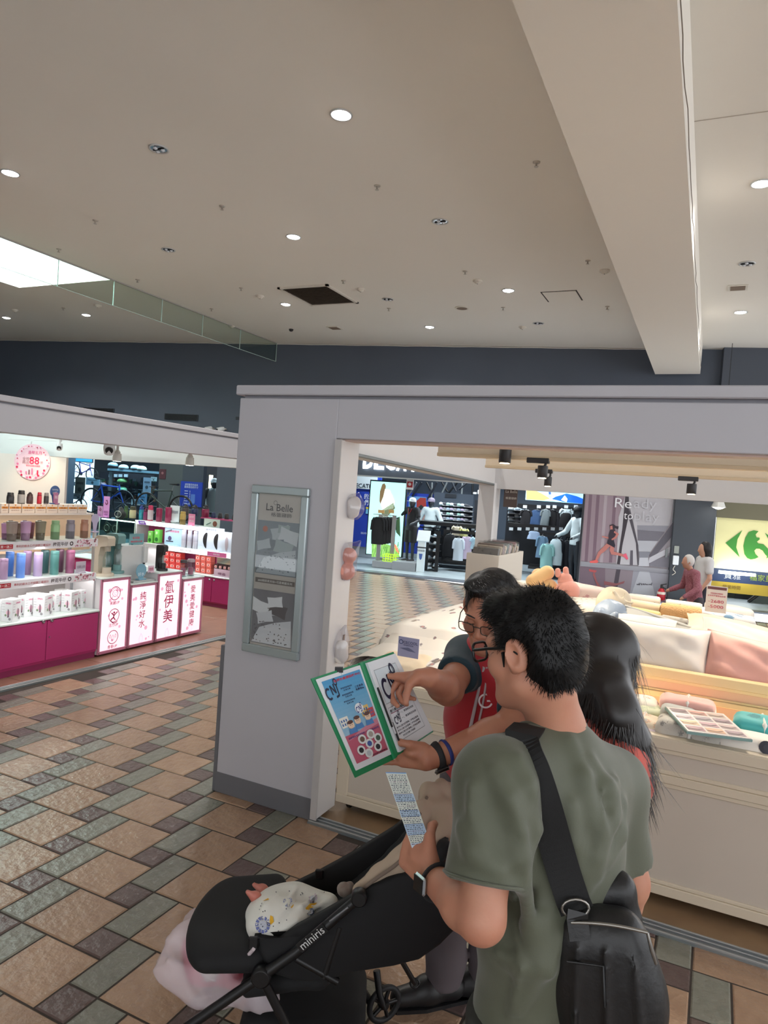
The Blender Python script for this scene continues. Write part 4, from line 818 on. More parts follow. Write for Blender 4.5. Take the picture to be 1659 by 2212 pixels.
signcard(367,1092,387,1114,('y',fy0+.3),(226,234,238),'white notice card above the maroon flasks',(('使用說明',.5,.6,.2,.7),),(70,90,120),zb=zB2+.03)
bottle(394,1136,1108,13,('y',fy0+.2),'jar',(184,156,84),'mustard pouch bottle at the end of the far shelf',g,zb=zB2+.012)
signcard(406,1110,420,1137,('y',fy0+.17),(236,150,186),'pink price card beside the mustard bottle',(('好評',.5,.75,.2,.7),('熱銷',.5,.4,.2,.7)),(250,240,245),zb=zB2+.012)
for px0,py0,px1,py1,c,lb in((222,1072,235,1117,(214,150,206),'tall lilac necklace standee'),(210,1093,221,1117,(196,150,190),'short lilac standee beside the tall one')):signcard(px0,py0,px1,py1,('y',fy0+.25),c,lb+' on the glass showcase',(('磁石',.5,.25,.12,.7),('項鍊',.5,.12,.1,.6)),(120,40,120),zb=None,art=lambda a,w,h:a.line([(w*.3,h*.7),(w*.5,h*.6),(w*.72,h*.68),(w*.6,h*.82),(w*.4,h*.78)],w*.1,col((110,20,60)),3))
p=at(260,1122,'y',fy0+.2);sc=depth(p)/FPX;t=T('necklace_bust','black velvet necklace bust on the glass showcase','display bust',p);S_=SDF(p-V3((.14,.1,.02)),p+V3((.14,.12,.22)),.006);S_.cap(p+V3((-.02,0,.01)),p+V3((.0,.02,.08)),.05,.06,.02,(1,0,0),1.3);S_.cap(p+V3((0,.02,.08)),p+V3((-.03,.03,.17)),.055,.03,.03,(1,0,0),1.2);S_.cut(p,(0,0,-1));ob('bust',surfmesh('bust',*S_.surf(),mat('black_velvet',(18,16,18),.8,sheen=.3)),t)
ob('necklace',MB().tube([p+V3((.07*math.cos(x)-.015,-.045,.085+.05*math.sin(x)))for x in np.linspace(0,6.283,24)],.004,col((190,186,180),.3,metal=.8),6,False,True),t)
# glass showcase
gs=T('glass_showcase','small glass showcase with necklaces between the light boxes and the far shelf','showcase',(-8.0,fy0+.2,zc));a0=at(213,1160,'y',fy0)[0];b0=at(290,1160,'y',fy0)[0];zs=zat(250,1121,'y',fy0)
ob('top_glass',MB().b2((a0,fy0,zs-.01),(b0,fy0+.4,zs),glass_mat('showcase_glass',(206,232,228),.12)),gs);ob('front_glass',MB().b2((a0,fy0,zc),(b0,fy0+.006,zs-.01),glass_mat('showcase_glass',(206,232,228),.12)),gs);ob('inner_shelf',MB().b2((a0+.02,fy0+.02,zc+.2),(b0-.02,fy0+.38,zc+.21),M_wtop),gs);ob('led',MB().b2((a0+.02,fy0+.02,zs-.03),(b0-.02,fy0+.04,zs-.014),mat('led_strip',(255,250,246),.4,emit=7)),gs)
for x_ in(a0,(a0+b0)/2,b0):ob('edge',MB().b2((x_-.006,fy0-.004,zc),(x_+.006,fy0+.008,zs),M_gedge),gs)
for k,(px,py)in enumerate(((232,1140),(250,1142))):
    q=at(px,py,'y',fy0+.15);d=ob('neck_card',MB().box(q,(.16,.02,.16),mat('black_velvet',(18,16,18),.8),rotm(ry=.5-.9*k)),gs);ob('necklace',MB().tube([q+V3((.055*math.cos(x),-.014,.05*math.sin(x)))for x in np.linspace(0,6.283,18)],.004,col((190,186,180),.3,metal=.8),5,False,True),d)
q=at(204,1140,'y',fy0-1.2);zz0=q[2]
signcard(196,1110,213,1150,('x',-6.3),(190,178,206),'pale lilac round headed display stand behind the carbonators',(),(0,0,0),True);_s=at(204.5,1150,'x',-6.3);ob('pole',MB().cyl(_s,(_s[0],_s[1],0),.02,M_hd,8),bpy.data.objects['sign_card.010'])
# products on the lit shelf
YA=('y',fy0+.16)
for px,pyb,pyt,w,c,lb in((327,1173,1147,12,(120,200,90),'left bright green tea carton'),(341.5,1172,1144,13,(110,196,84),'right bright green tea carton')):
    p=at(px,pyb,*YA);sc=depth(p)/FPX;t=T('tea_carton',lb,'box',p);ob('carton',MB().b2((-w*sc/2,-.04,0),(w*sc/2,.04,(pyb-pyt)*sc),col(c,.4),.002),t,local=True);a=Art((-w*sc/2,-.0405,0),(1,0,0),(0,0,1),.001);a.disc(w*sc/2,.05,w*sc*.35,col((40,110,40)),1,10);a.text('茶',w*sc/2,(pyb-pyt)*sc*.75,.05,col((240,250,220)),2);ob('print',a.mb,t,local=True)
ob('product_plinth',MB().b2((at(318,1173,*YA)[0],fy0+.05,zc),(at(352,1173,*YA)[0],fy0+.36,zat(330,1173,*YA)),M_lk),us)
signcard(354,1141,393,1184,YA,(176,206,226),'pale blue care product panel on the lit shelf',(('關節護理',.55,.82,.14,.5),),(220,60,110),zb=zA2+.012,art=lambda a,w,h:(a.disc(w*.3,h*.4,w*.1,col((90,80,120)),2),a.rect(w*.1,h*.2,w*.5,h*.26,col((60,60,80)),2),a.line([(w*.05,h*.75),(w*.4,h*.9)],h*.08,col((120,104,120)),3)))
for k,px in enumerate((396.5,409,421.5)):bottle(px,1186,1148,12,('y',fy0+.12),'jar',(176,176,190),'clear storage bottle with wooden lid, %s of three on the lit shelf'%('left','middle','right')[k],'wooden lid bottles',(190,188,200),zb=zA2+.012)
def insole(a,w,h):
    for cx_,c in((.3,(24,22,24)),(.72,(24,22,24))):
        pts=[(w*(cx_+.075*math.sin(x)*(1+.25*math.cos(x))+.03*math.cos(2*x)),h*(.42+.34*math.cos(x)))for x in np.linspace(0,6.283,24)][:-1];a.poly(pts,col(c),2)
        a.ring(w*cx_+.0,h*.74,w*.1,w*.012,col((120,120,130)),2,14,0,3.14)
def insole2(a,w,h):
    for cx_ in(.3,.75):a.poly([(w*(cx_+.1*math.sin(x)*(1+.25*math.cos(x))),h*(.42+.34*math.cos(x)))for x in np.linspace(0,6.283,24)][:-1],col((172,160,168)),2)
signcard(426,1139,482,1193,('y',fy0+.1),(206,216,230),'white board with a pair of black insoles',(('醫療級鞋墊',.5,.9,.08,.4),),(80,80,90),zb=zA2+.012,art=insole);signcard(478,1150,512,1195,('y',fy0+.06),(206,216,230),'white board with pale insoles next to the pillar',(),zb=zA2+.012,art=insole2)
signcard(440,1121,474,1141,('y',fy0+.3),(196,208,196),'small picture card above the insole boards',(),art=lambda a,w,h:(a.disc(w*.7,h*.5,w*.14,col((120,70,50)),2),a.line([(w*.15,h*.3),(w*.45,h*.6)],h*.12,col((90,120,110)),2)),base=False)
def boxgrid(px0,py0,px1,py1,nx,ny,c,lb,grp,yy=fy0+.12):
    for i in range(nx):
        for j in range(ny):
            a0=at(px0+(px1-px0)*i/nx,py1-(py1-py0)*j/ny,'y',yy);b0=at(px0+(px1-px0)*(i+1)/nx,py1-(py1-py0)*(j+1)/ny,'y',yy);H_=b0[2]-a0[2];z_=zc+.002+j*abs(H_)
            t=T('supplement_box','%s, %s column from the left, %s layer'%(lb,ORD[i],('bottom','middle','top','topmost')[j]),'box',((a0[0]+b0[0])/2,yy+.05,z_),group=grp);w=abs(b0[0]-a0[0])-.006
            ob('carton',MB().b2((-w/2,-.05,0),(w/2,.05,abs(H_)-.004),col(c,.45),.002),t,local=True);a=Art((-w/2,-.0505,0),(1,0,0),(0,0,1),.001);a.rect(w*.2,abs(H_)*.3,w*.75,abs(H_)*.72,col((236,196,186)),1);a.disc(w*.5,abs(H_)*.5,w*.14,col((150,30,40)),2,8);ob('print',a.mb,t,local=True)
boxgrid(353,1196,391,1227,3,3,(206,60,56),'red supplement box stacked left of the canisters','red boxes left stack');boxgrid(421,1205,456,1238,3,3,(214,96,84),'coral supplement box stacked by the pillar','coral boxes stack');boxgrid(462,1209,501,1230,4,2,(70,40,40),'dark brown supplement box near the pillar','brown boxes stack',fy0+.14)
signcard(461,1230,496,1250,('y',fy0+.02),(196,170,186),'mauve picture carton before the brown boxes',(('禮盒',.5,.5,.3,.5),),(110,50,90))
# ================================================================== figures seen at a distance (mannequins, passers-by)
def figure(name,label,cat,loc,rz,hgt,skin,top,bottom,hair=None,cap=None,sleeve='long',legs='long',lean=0,arms=((.10,.12,.0),(.10,.12,.0)),h=.014,longhair=False,shoes=(40,38,40),stand=False,vest=None):
    """local frame: +y is the way it faces; built 1.70 m tall and scaled"""
    t=T(name,label,cat,loc,rz);k=hgt/1.70;t.scale=(k,k,k);ms=skin if not isinstance(skin,tuple)else col(skin,.5)
    ln=lambda z:V3((0,lean*max(0,z-.9),0));P=lambda x,y,z:V3((x,y,z))+ln(z);lo,hi=(-.45,-.35,-.02),(.45,.6+abs(lean),1.75)
    hd=P(0,.02+lean*.12,1.575);sh=[P(s*.18,-.005,1.39)for s in(-1,1)]
    el=[];wr=[];hn=[]
    for s,(out,fwd,up)in zip((-1,1),arms):
        e=P(s*(.22+out*.3),-.02+fwd*.25,1.11+up*.1);w=e+V3((-s*.04+s*out*.05,fwd*.9+.03,-.22+up));w=e+unit(w-e)*.24;el.append(e);wr.append(w);hn.append(w+unit(w-e)*.08)
    B=SDF(lo,hi,h)
    B.ell(hd,(.076,.095,.115),k=.02).cap(hd-V3((0,-.03,.05)),hd-V3((0,-.035,.085)),.05,.04,.03).cap(hd+V3((0,.085,-.01)),hd+V3((0,.1,-.03)),.012,.016,.02).cap(P(0,-.01,1.38),hd-V3((0,.01,.06)),.055,.05,.03)
    for i,s in enumerate((-1,1)):
        B.cap(sh[i],el[i],.046,.038,.02).cap(el[i],wr[i],.037,.027,.015).cap(wr[i],hn[i],.03,.022,.01,(0,0,1),1.3);B.ell(hd+V3((s*.078,-.005,-.005)),(.012,.025,.033),k=.01)
        B.cap(P(s*.09,0,.88),P(s*.1,.01,.48),.078,.052,.03).cap(P(s*.1,.01,.48),P(s*.1,-.01,.09),.05,.034,.02).cap(P(s*.1,-.02,.05),P(s*.1,.12,.03),.036,.028,.02)
    B.cap(P(-.1,0,1.33),P(.1,0,1.33),.06,.06,.02).cap(P(0,0,1.28),P(0,0,.95),.075,.085,.02,(1,0,0),1.4);ob('body',surfmesh('body',*B.surf(),ms),t,local=True)
    C=SDF(lo,hi,h);C.cap(P(0,0,1.33),P(0,.0,1.1),.115,.118,.05,(1,0,0),1.35).cap(P(0,0,1.1),P(0,0,.86),.12,.135,.05,(1,0,0),1.3).cap(P(-.13,0,1.385),P(.13,0,1.385),.07,.07,.04)
    for i in(0,1):
        e=wr[i]if sleeve=='long' else sh[i]+(el[i]-sh[i])*.62
        if sleeve=='long':C.cap(sh[i],el[i],.068,.056,.03).cap(el[i],wr[i],.055,.044,.02)
        else:C.cap(sh[i],e,.068,.062,.03)
    C.cut(P(0,0,.84),(0,0,-1)).noise(.006,42,3);ob('top',surfmesh('top',*C.surf(),top),t,local=True)
    L=SDF(lo,hi,h);z1={'long':.09,'short':.52,'dress':.45}[legs]
    for s in(-1,1):L.cap(P(s*.085,0,.9),P(s*.1,.01,.5),.105,.075 if legs !='short' else .1,.05).cap(P(s*.1,.01,.5),P(s*.1,-.01,z1),.07,.06,.03)
    L.cut(V3((0,0,z1)),(0,0,-1)).cut(V3((0,0,.97)),(0,0,1));ob('trousers' if legs !='dress' else 'skirt',surfmesh('trousers',*L.surf(),bottom),t,local=True)
    for s in(-1,1):
        Q=SDF((s*.1-.08,-.12,-.01),(s*.1+.08,.24,.14),.01);Q.cap((s*.1,-.03,.045),(s*.1,.16,.035),.048,.04,.02).cut((0,0,0),(0,0,-1));ob('shoe',surfmesh('shoe',*Q.surf(),col(shoes,.5)),t,local=True)
    if hair:
        Hh=SDF(hd-.34,hd+.2,h*.8);Hh.ell(hd+V3((0,-.02,.02)),(.09,.1,.118),k=.01)
        if longhair:Hh.cap(hd+V3((0,-.05,0)),hd+V3((.0,-.075,-.26)),.085,.07,.03,(1,0,0),1.1)
        Hh.bx(hd+V3((0,.13,-.04)),(.12,.085,.12),k=.01,op='sub');ob('hair',surfmesh('hair',*Hh.surf(),col(hair,.5)),t,local=True)
    if cap:
        q=MB().lathe([(.094,.02),(.098,.05),(.085,.1),(.05,.128),(.004,.135)],cap,20,hd);c_=ob('cap',q,t,local=True);ob('brim',MB().prism([(-.075,.06),(.075,.06),(.07,.15),(.04,.18),(-.04,.18),(-.07,.15)],hd+V3((0,0,.03)),(1,0,0),(0,1,0),.01,cap),c_,local=True)
    if vest:V_=SDF(lo,hi,h);V_.cap(P(0,.01,1.36),P(0,.01,.9),.126,.14,.05,(1,0,0),1.33).cut(P(0,0,.88),(0,0,-1));ob('vest',surfmesh('vest',*V_.surf(),vest),t,local=True)
    if stand:ob('stand_plate',MB().lathe([(.18,0),(.18,.012),(.1,.016)],M_alu,20),t,local=True)
    return t
# ================================================================== SPORTS SHOP behind the bedding kiosk
M_slate=mat('shop_slate',(70,80,94),.55);M_ink=mat('shop_dark',(34,38,46),.5);M_blue=mat('shop_blue',(36,66,176),.45);M_glow=mat('letters_glow',(250,255,255),.4,emit=3.2);M_rail=mat('rack_black',(20,21,24),.4)
def wbx(name,px0,py0,px1,py1,w0,w1,mt,parent=None,bev=0,**k):
    u0_,z1_=uv(px0,py0,w0);u1_,z0_=uv(px1,py1,w0);return wslab(name,u0_,u1_,w0,w1,max(z0_,.0),z1_,mt,parent,bev,**k)
def wart(px0,py0,px1,py1,w,eps=.004):
    u0_,z1_=uv(px0,py0,w);u1_,z0_=uv(px1,py1,w);a=Art(wb(u0_,w,z0_),(*BE,0),(0,0,1),eps);a.w=u1_-u0_;a.h=z1_-z0_
    a.q=lambda pts:[(lambda q:(q[0]-u0_,q[1]-z0_))(uv(x,y,w))for x,y in pts];return a
# facade: header with the glowing name, jambs, right-hand panels
uL,_=uv(760,1100,0);uR,_=uv(1264,1100,0);zb_=uv(930,1036,0)[1]
hd_=wslab('shop_header',uL-.9,uR,-.08,.25,zb_,3.02,M_slate,kind='structure');hd_['label']='slate header over the sports shop'
wslab('header_rail',uL-.9,uR,-.1,.0,zb_-.03,zb_,M_alu,hd_)
sg=T('shop_sign','glowing white shop name letters above the sports shop','sign',wb(uv(870,1000,-.12)[0],-.12,2.3))
ul,zl_=uv(784,1012,-.1)
a=Art(wb(ul,-.125,zl_),(*BE,0),(0,0,1),.0)
for k,ch in enumerate('DECATHLON'):
    vs_,fs_=textmesh(ch,.03,2);xs=[v[0]for v in vs_];ys=[v[1]for v in vs_];wd=max(xs)-min(xs);x0_=k*.272;sc_=.40/(max(ys)-min(ys));mb=MB()
    top=[V3(a.O)+a.U*(x0_+(v[0]-min(xs))/wd*.235)+a.W*((v[1]-min(ys))*sc_-.0)for v in vs_];bk=[p+V3((*BN,0))*.045 for p in top];n_=len(top);mb.add(top+bk,list(fs_)+[tuple(i+n_ for i in f)[::-1]for f in fs_],M_glow)
    ob('letter',mb,sg)
# interior shell
ub0,ub1=uL-3.2,uR+.3
ob('wall_shop_rear',MB().box(wb((ub0+ub1)/2,6.2,1.7),(ub1-ub0,.1,3.6),M_slate,rotm(rz=BA)),kind='structure');ob('ceiling_shop',MB().box(wb((ub0+ub1)/2,3.1,3.4),(ub1-ub0,6.2,.08),M_ink,rotm(rz=BA)),kind='structure')
ob('wall_shop_right',MB().box(wb(uR+.1,3.1,1.6),(.1,6.0,3.4),M_slate,rotm(rz=BA)),kind='structure');ob('wall_shop_left',MB().box(wb(ub0+.05,3.1,1.6),(.1,6.0,3.4),M_slate,rotm(rz=BA)),kind='structure')
for k,(uu,ww)in enumerate(((uL+.8,1.2),(uL+2.6,1.2),(uL+4.4,1.2),(uL+1.6,3.6),(uL+3.8,3.6))):
    light('shop_lamp','AREA',wb(uu,ww,3.2),LIGHTS['store'],(.86,.95,1),size=1.3,size_y=.25)
    ob('tube_light',MB().box(wb(uu,ww,3.336),(1.3,.12,.05),mat('tube_glow',(240,250,255),.4,emit=6),rotm(rz=BA)),None,'linear ceiling lamp inside the sports shop, %s'%('front left','front middle','front right','rear left','rear right')[k],'ceiling lamp')
pr=T('ceiling_pipes','bundle of dark ceiling pipes in the sports shop','pipes',wb(uL+3,3,3));rr_=random.Random(4)
for k in range(12):
    x_,y_=900+k*11,1042;p=at(x_,y_,'w',4+rr_.uniform(-.8,.8));ob('pipe',MB().cyl(p,p+V3((rr_.uniform(-.3,.3),0,rr_.uniform(-.55,-.2))),.03,(M_alud,M_ink,M_rail)[k%3],6),pr)
for k in range(4):ob('cross_pipe',MB().cyl(wb(uL+1.4,4+k*.3,3.0-.12*k),wb(uR-1.2,4.2+k*.3,3.02-.1*k),.035,(M_alud,M_ink)[k%2],6),pr)
# blue graphic wall at the left
g=T('blue_graphic_wall','blue shop graphic with white lettering beside the lit poster','graphic panel',at(790,1180,'w',2.2));wbx('panel',770,1000,813,1184,2.2,2.3,M_blue,g);wbx('white_top_panel',770,996,813,1058,2.15,2.2,mat('shop_white',(226,238,244),.5),g)
a=wart(770,1058,813,1184,2.19);w_=col((240,246,250),.5)
for tx,px,py,hh in(('的滿意',801,1073,.16),('們在意',801,1086,.16),('DECATHLON',789,1152,.07)):(x_,y_),=a.q([(px,py)]);a.text(tx,x_,y_,hh,w_,2,.006,width=.36 if hh>.1 else .24)
(x_,y_),(x2,y2)=a.q([(791,1095),(809,1111)]);a.rect(min(x_,x2),min(y_,y2),max(x_,x2),max(y_,y2),col((120,190,230),.5),2);a.rect(x_,y_-.05,x2,y_,col((226,200,60),.5),3);a.done('printed_lettering',g)
a=wart(770,1000,813,1058,2.145);(x_,y_),=a.q([(795,1050)]);a.text('DECATHLON',x_,y_,.16,col((30,40,60),.5),2,.01,width=.9);a.done('printed_lettering',g)
# lit poster panel
g=T('lit_poster_panel','tall glowing poster of a hooded runner over green grass','light panel',at(835,1204,'w',.9));wbx('housing',800,1036,868,1205,.9,1.02,M_ink,g);a=wart(802,1039,866,1203,.895);e=lambda c,s=1.0:mat('screen_%d_%d_%d'%c,c,.5,emit=s)
a.rect(0,0,a.w,a.h,e((170,236,232),.7),1);r5=random.Random(8)
a.poly(a.q([(803,1203),(803,1168),(820,1172),(838,1176),(858,1185),(864,1203)]),e((140,196,100),.45),2)
for k in range(60):x_=r5.uniform(803,862);y_=1203-r5.uniform(0,26);a.line(a.q([(x_,y_),(x_+2.5,y_-r5.uniform(6,14))]),.01,e((70,130,60),.5)if k%2 else e((180,220,140),.45),3+.02*k)
a.poly(a.q([(826,1046),(831,1044),(834,1050),(832,1064),(826,1078),(822,1090),(820,1082),(821,1062)]),e((120,100,70),.5),3);a.poly(a.q([(832,1056),(842,1058),(848,1072),(853,1084),(850,1098),(828,1103),(822,1088),(828,1074)]),e((226,236,230),.6),4)
a.poly(a.q([(824,1103),(850,1086),(854,1098),(846,1106),(834,1120),(826,1118)]),e((108,116,90),.5),4);a.poly(a.q([(852,1120),(864,1116),(865,1160),(856,1150)]),e((60,90,60),.4),3);a.poly(a.q([(848,1170),(858,1180),(864,1198),(856,1190)]),e((220,120,90),.8),4);a.done('lit_picture',g)
light('panel_glow','AREA',at(834,1120,'w',.8),4,(.8,1,.98),size=.7,size_y=1.6,aim=at(834,1120,'w',-1))
# garments
def garment(px0,py0,px1,py1,w,c,label,kind='shirt',group=None,dep=.09,cat='garment'):
    u0_,z1_=uv(px0,py0,w);u1_,z0_=uv(px1,py1,w);W=abs(u1_-u0_);Hh=z1_-z0_;t=T('hanging_garment',label,cat,wb((u0_+u1_)/2,w,z0_),BA,group=group);m=col(c,.8);r=random.Random(int(px0*7+py0));ph=r.uniform(0,6);nf=r.choice((3,4,5))
    bw=W*(.41 if kind=='shirt' else .48)
    def f(v,uu):
        a_=2*math.pi*uu;sh=(1-.42*max(0,1-(1-v)/.12))if v>.88 else 1
        wd=bw*(1.06-.06*v)*sh*(1.12 if kind=='dress' and v<.5 else 1);dp=dep*(.5+.14*math.sin(nf*a_+ph)*(1-v));return(wd*math.cos(a_)+.008*math.sin(6*v+ph),dp*math.sin(a_)*(.5+.5*sh),v*Hh*.97)
    ob('cloth',MB().grid(f,12,18,m,closev=True),t,local=True)
    if kind=='shirt':
        for s in(-1,1):ob('sleeve',MB().tube([(s*bw*.62,0,Hh*.93),(s*W*.40,0,Hh*.82),(s*W*.46,-.01,Hh*(.62 if Hh<.5 else .5))],[.05*W/.4+.02,.05*W/.4+.012,.05*W/.4],m,8,flat=.7),t,local=True)
    if kind=='pants':
        for s in(-1,1):ob('trouser_leg',MB().tube([(s*W*.2,0,Hh*.75),(s*W*.22,.01,Hh*.3),(s*W*.22,0,0)],[W*.2,W*.17,W*.16],m,8),t,local=True)
    ob('hanger',MB().tube([(-W*.28,0,Hh*.95),(0,0,Hh*1.0),(W*.28,0,Hh*.95)],.006,M_alu,5),t,local=True);ob('hook',MB().tube([(0,0,Hh),(0,0,Hh+.03),(.012,0,Hh+.05)],.004,M_alu,5),t,local=True);return t
gr=T('garment_rack','steel rack for black tees before the lit poster','rack',at(820,1212,'w',.55));wbx('upright',818.3,1112,820.2,1211,.55,.57,M_alu,gr);wbx('rail',806,1111,851,1113,.55,.57,M_alu,gr);wbx('upright',848,1113,849.5,1211,.62,.64,M_alu,gr)
for k in range(5):garment(803+k*6,1114,829+k*6,1177-k,.56+.04*k,(22+4*k,22+4*k,26+4*k),'black tee on the steel rack, %s from the left'%ORD[k],group='black tees on the rack',dep=.1)
for k,(x0_,x1_)in enumerate(((817,830),(840,851))):wbx('price_sign',x0_,1101,x1_,1109,.5,.51,mat('sign_orange',(214,170,110),.5),gr)
pf=T('display_platform','grey two piece display platform before the lit poster','platform',at(850,1236,'w',.28));wbx('block',804,1211,847,1229,.3,1.0,mat('platform_grey',(150,154,160),.5),pf,.005);wbx('block',847.4,1212,896,1236,.28,1.0,mat('platform_grey',(150,154,160),.5),pf,.005)
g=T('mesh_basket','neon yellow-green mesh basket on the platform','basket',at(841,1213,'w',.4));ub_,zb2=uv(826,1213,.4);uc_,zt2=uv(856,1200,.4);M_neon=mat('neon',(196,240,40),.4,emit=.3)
for z_ in np.linspace(zb2,zt2,4):
    for w_2 in(.4,.62):wslab('basket_bar',ub_,uc_,w_2,w_2+.012,z_,z_+.012,M_neon,g)
for u_ in np.linspace(ub_,uc_-.012,6):wslab('basket_bar',u_,u_+.012,.4,.62,zb2,zb2+.012,M_neon,g);wslab('basket_bar',u_,u_+.012,.4,.412,zb2,zt2,M_neon,g)
# shoes
def shoe_proto():
    t=T('sport_shoe','sport shoe','shoe',(0,0,0));n=14
    rings=[];
    for i in range(9):
        x=-.135+.27*i/8;q=i/8;hw=.036+.012*math.sin(math.pi*min(1,q*1.2));hw*=(.75 if i in(0,8)else 1);tp=(.095 if q<.3 else .095-.06*((q-.3)/.7)**.8)*(1 if i else .85);rings.append([(x,hw*math.cos(a_),.018+(tp-.018)*max(0,math.sin(a_)))for a_ in(2*math.pi*k/n for k in range(n))])
    ob('upper',MB().loft(rings,mat('shoe_upper',(226,230,234),.6)),t,local=True)
    ob('sole',MB().prism([(x,y)for x,y in((-.14,-.03),(-.05,-.036),(.06,-.046),(.13,-.03),(.145,0),(.13,.03),(.06,.046),(-.05,.036),(-.14,.03),(-.15,0))],(0,0,0),(1,0,0),(0,1,0),.024,mat('shoe_sole',(210,214,220),.6)),t,local=True)
    ob('stripe',MB().box((0,0,.045),(.05,.097,.012),mat('shoe_stripe',(60,60,70),.6),rotm(ry=.5)),t,local=True);return t
SP=shoe_proto();_first=[True];SHN=[0]
SCOL=[((226,232,236),'white'),((176,196,214),'ice blue'),((60,62,70),'black'),((206,186,214),'lilac'),((170,214,200),'mint'),((150,152,160),'grey')]
def shoe(p,rz,ci,label,group,sc=1.):
    global SP
    if _first[0]:o=SP;_first[0]=False;o.location=[float(x)for x in p];o.rotation_euler=(0,0,rz);o['label']=label;o['group']=group
    else:o=dup(SP,p,rz,label,group)
    o.scale=(sc,)*3;c=SCOL[ci%6][0];recolor(o,{'shoe_upper':col(c,.6),'shoe_sole':col((236,238,240)if ci%3 else(120,150,160),.6)});return o
# shoe wall
sw=T('shoe_wall','grey shoe display wall with five rows of trainers','display wall',at(985,1205,'w',3.2));wbx('panel',938,1063,1012,1215,3.4,3.5,M_slate,sw);wbx('brand_plate',962,1066,985,1076,3.37,3.4,M_ink,sw)
for j in range(5):
    y0_=1091+j*10.2;u0_,z0_=uv(948,y0_,3.1);u1_,z1_=uv(1021,y0_+1.5,3.1);wslab('shelf',u0_,u1_,3.05,3.4,z0_-.012,z0_,M_rail,sw)
    for i in range(8):uu=u0_+.12+(u1_-u0_-.24)*i/7;shoe(wb(uu,3.15,z0_),BA+.5,(i*2+j*3)%6,'%s trainer, %s from the left in the %s row of the shoe wall'%(SCOL[(i*2+j*3)%6][1],ORD[i],('top','second','middle','fourth','bottom')[j]),'trainers on the shoe wall',.92)
dw=T('dark_side_display','dark side panel with three single trainers','display wall',at(1048,1150,'w',2.6));wbx('panel',1026,1080,1062,1200,2.75,2.85,M_ink,dw)
for j,(y0_,ci)in enumerate(((1102,4),(1120,4),(1131,0))):p=at(1047,y0_,'w',2.6);wslab('ledge',uv(1038,y0_,2.6)[0],uv(1057,y0_,2.6)[0],2.5,2.75,p[2]-.012,p[2],M_rail,dw);shoe(p,BA+.2,ci,'%s trainer on the dark side panel, %s'%(SCOL[ci][1],('top one','middle one','bottom one')[j]),'trainers on the dark panel')
# low dark counter, wire rack and info stand
lc=T('dark_low_counter','long black counter between mannequins and clothes','counter',at(980,1215,'w',1.9));wbx('counter_top',905,1132,1060,1137,1.8,2.6,M_rail,lc);wbx('counter_front',907,1137,1058,1152,1.85,1.9,M_ink,lc);wbx('base',925,1214,1060,1222,1.7,2.6,M_rail,lc);wbx('back',907,1152,1060,1214,2.5,2.55,M_ink,lc)
for k in range(5):wbx('price_tag',965+k*18,1139,971+k*18,1146,1.83,1.84,mat('tag_white',(228,234,238),.5),lc)
wr_=T('wire_shoe_rack','black wire rack of white trainers behind the info stand','rack',at(933,1236,'w',.75))
for px in(921,944):wbx('post',px,1147,px+1.3,1236,.7,.72,M_rail,wr_);wbx('post',px-6,1147,px-4.7,1229,1.2,1.22,M_rail,wr_)
for j,py in enumerate((1159,1175,1190,1206,1222)):
    u0_,z0_=uv(916,py,.7);u1_,_=uv(945,py,.7);wslab('wire_shelf',u0_,u1_,.7,1.2,z0_-.012,z0_,M_rail,wr_)
    for i in range(2):shoe(wb(u0_+.11+.15*i,.85,z0_),BA+1.35,(j+i)%2,'%s trainer on the wire rack, %s shelf, %s one'%(SCOL[(j+i)%2][1],('top','second','third','fourth','lowest')[j],('left','right')[i]),'trainers on the wire rack',.85)
g=T('info_stand','white self-service stand with a slanted screen and blue icon','info stand',at(908,1238,'w',.3));u0_,z0_=uv(898,1238,.3);u1_,z1_=uv(919,1168,.3);wslab('column',u0_,u1_,.3,.42,0,z1_,mat('shop_white',(226,238,244),.5),g,.006);p=wb((u0_+u1_)/2+.03,.36,z1_+.1);ob('screen_head',MB().box(p,(.30,.05,.28),mat('shop_white',(226,238,244),.5),rotm(rz=BA)@rotm(rx=-.5)),g)
a=wart(898,1168,919,1238,.297,.003);a.rect(a.w*.1,a.h*.78,a.w*.9,a.h*.82,col((50,54,60)),1);a.poly([(a.w*.35,a.h*.6),(a.w*.65,a.h*.6),(a.w*.6,a.h*.45),(a.w*.5,a.h*.4),(a.w*.4,a.h*.45)],col((70,100,170)),1);a.text('自助結帳',a.w*.5,a.h*.7,.05,col((60,70,90)),2);a.done('print',g)
# clothes on the counter front
G1='garments on the low front rail'
rl=T('front_clothes_rail','black rail carrying pale shirts by the white corner post','rack',at(1005,1215,'w',1.2));wbx('rail',958,1150,1056,1152,1.35,1.38,M_rail,rl);wbx('foot',958,1212,1056,1216,1.2,1.6,M_rail,rl);wbx('upright',958,1150,960,1216,1.36,1.39,M_rail,rl);wbx('upright',1054,1150,1056,1216,1.36,1.39,M_rail,rl)
for q in((960,1152,982,1203,1.3,(24,26,32),'black long garment at the left of the front rail','dress'),(979,1160,1001,1212,1.2,(214,226,238),'white tee on the front rail','shirt'),(997,1157,1020,1209,1.26,(206,190,214),'lilac tee on the front rail','shirt'),(1016,1160,1046,1188,1.22,(176,206,224),'pale blue tee on the front rail','shirt'),(1026,1145,1052,1170,1.5,(190,208,230),'blue and white tee behind the pale blue one','shirt'),(976,1136,998,1158,1.6,(226,214,190),'cream top above the front rail','shirt'),(994,1142,1012,1160,1.55,(226,226,150),'pale yellow top above the front rail','shirt')):garment(*q,G1)
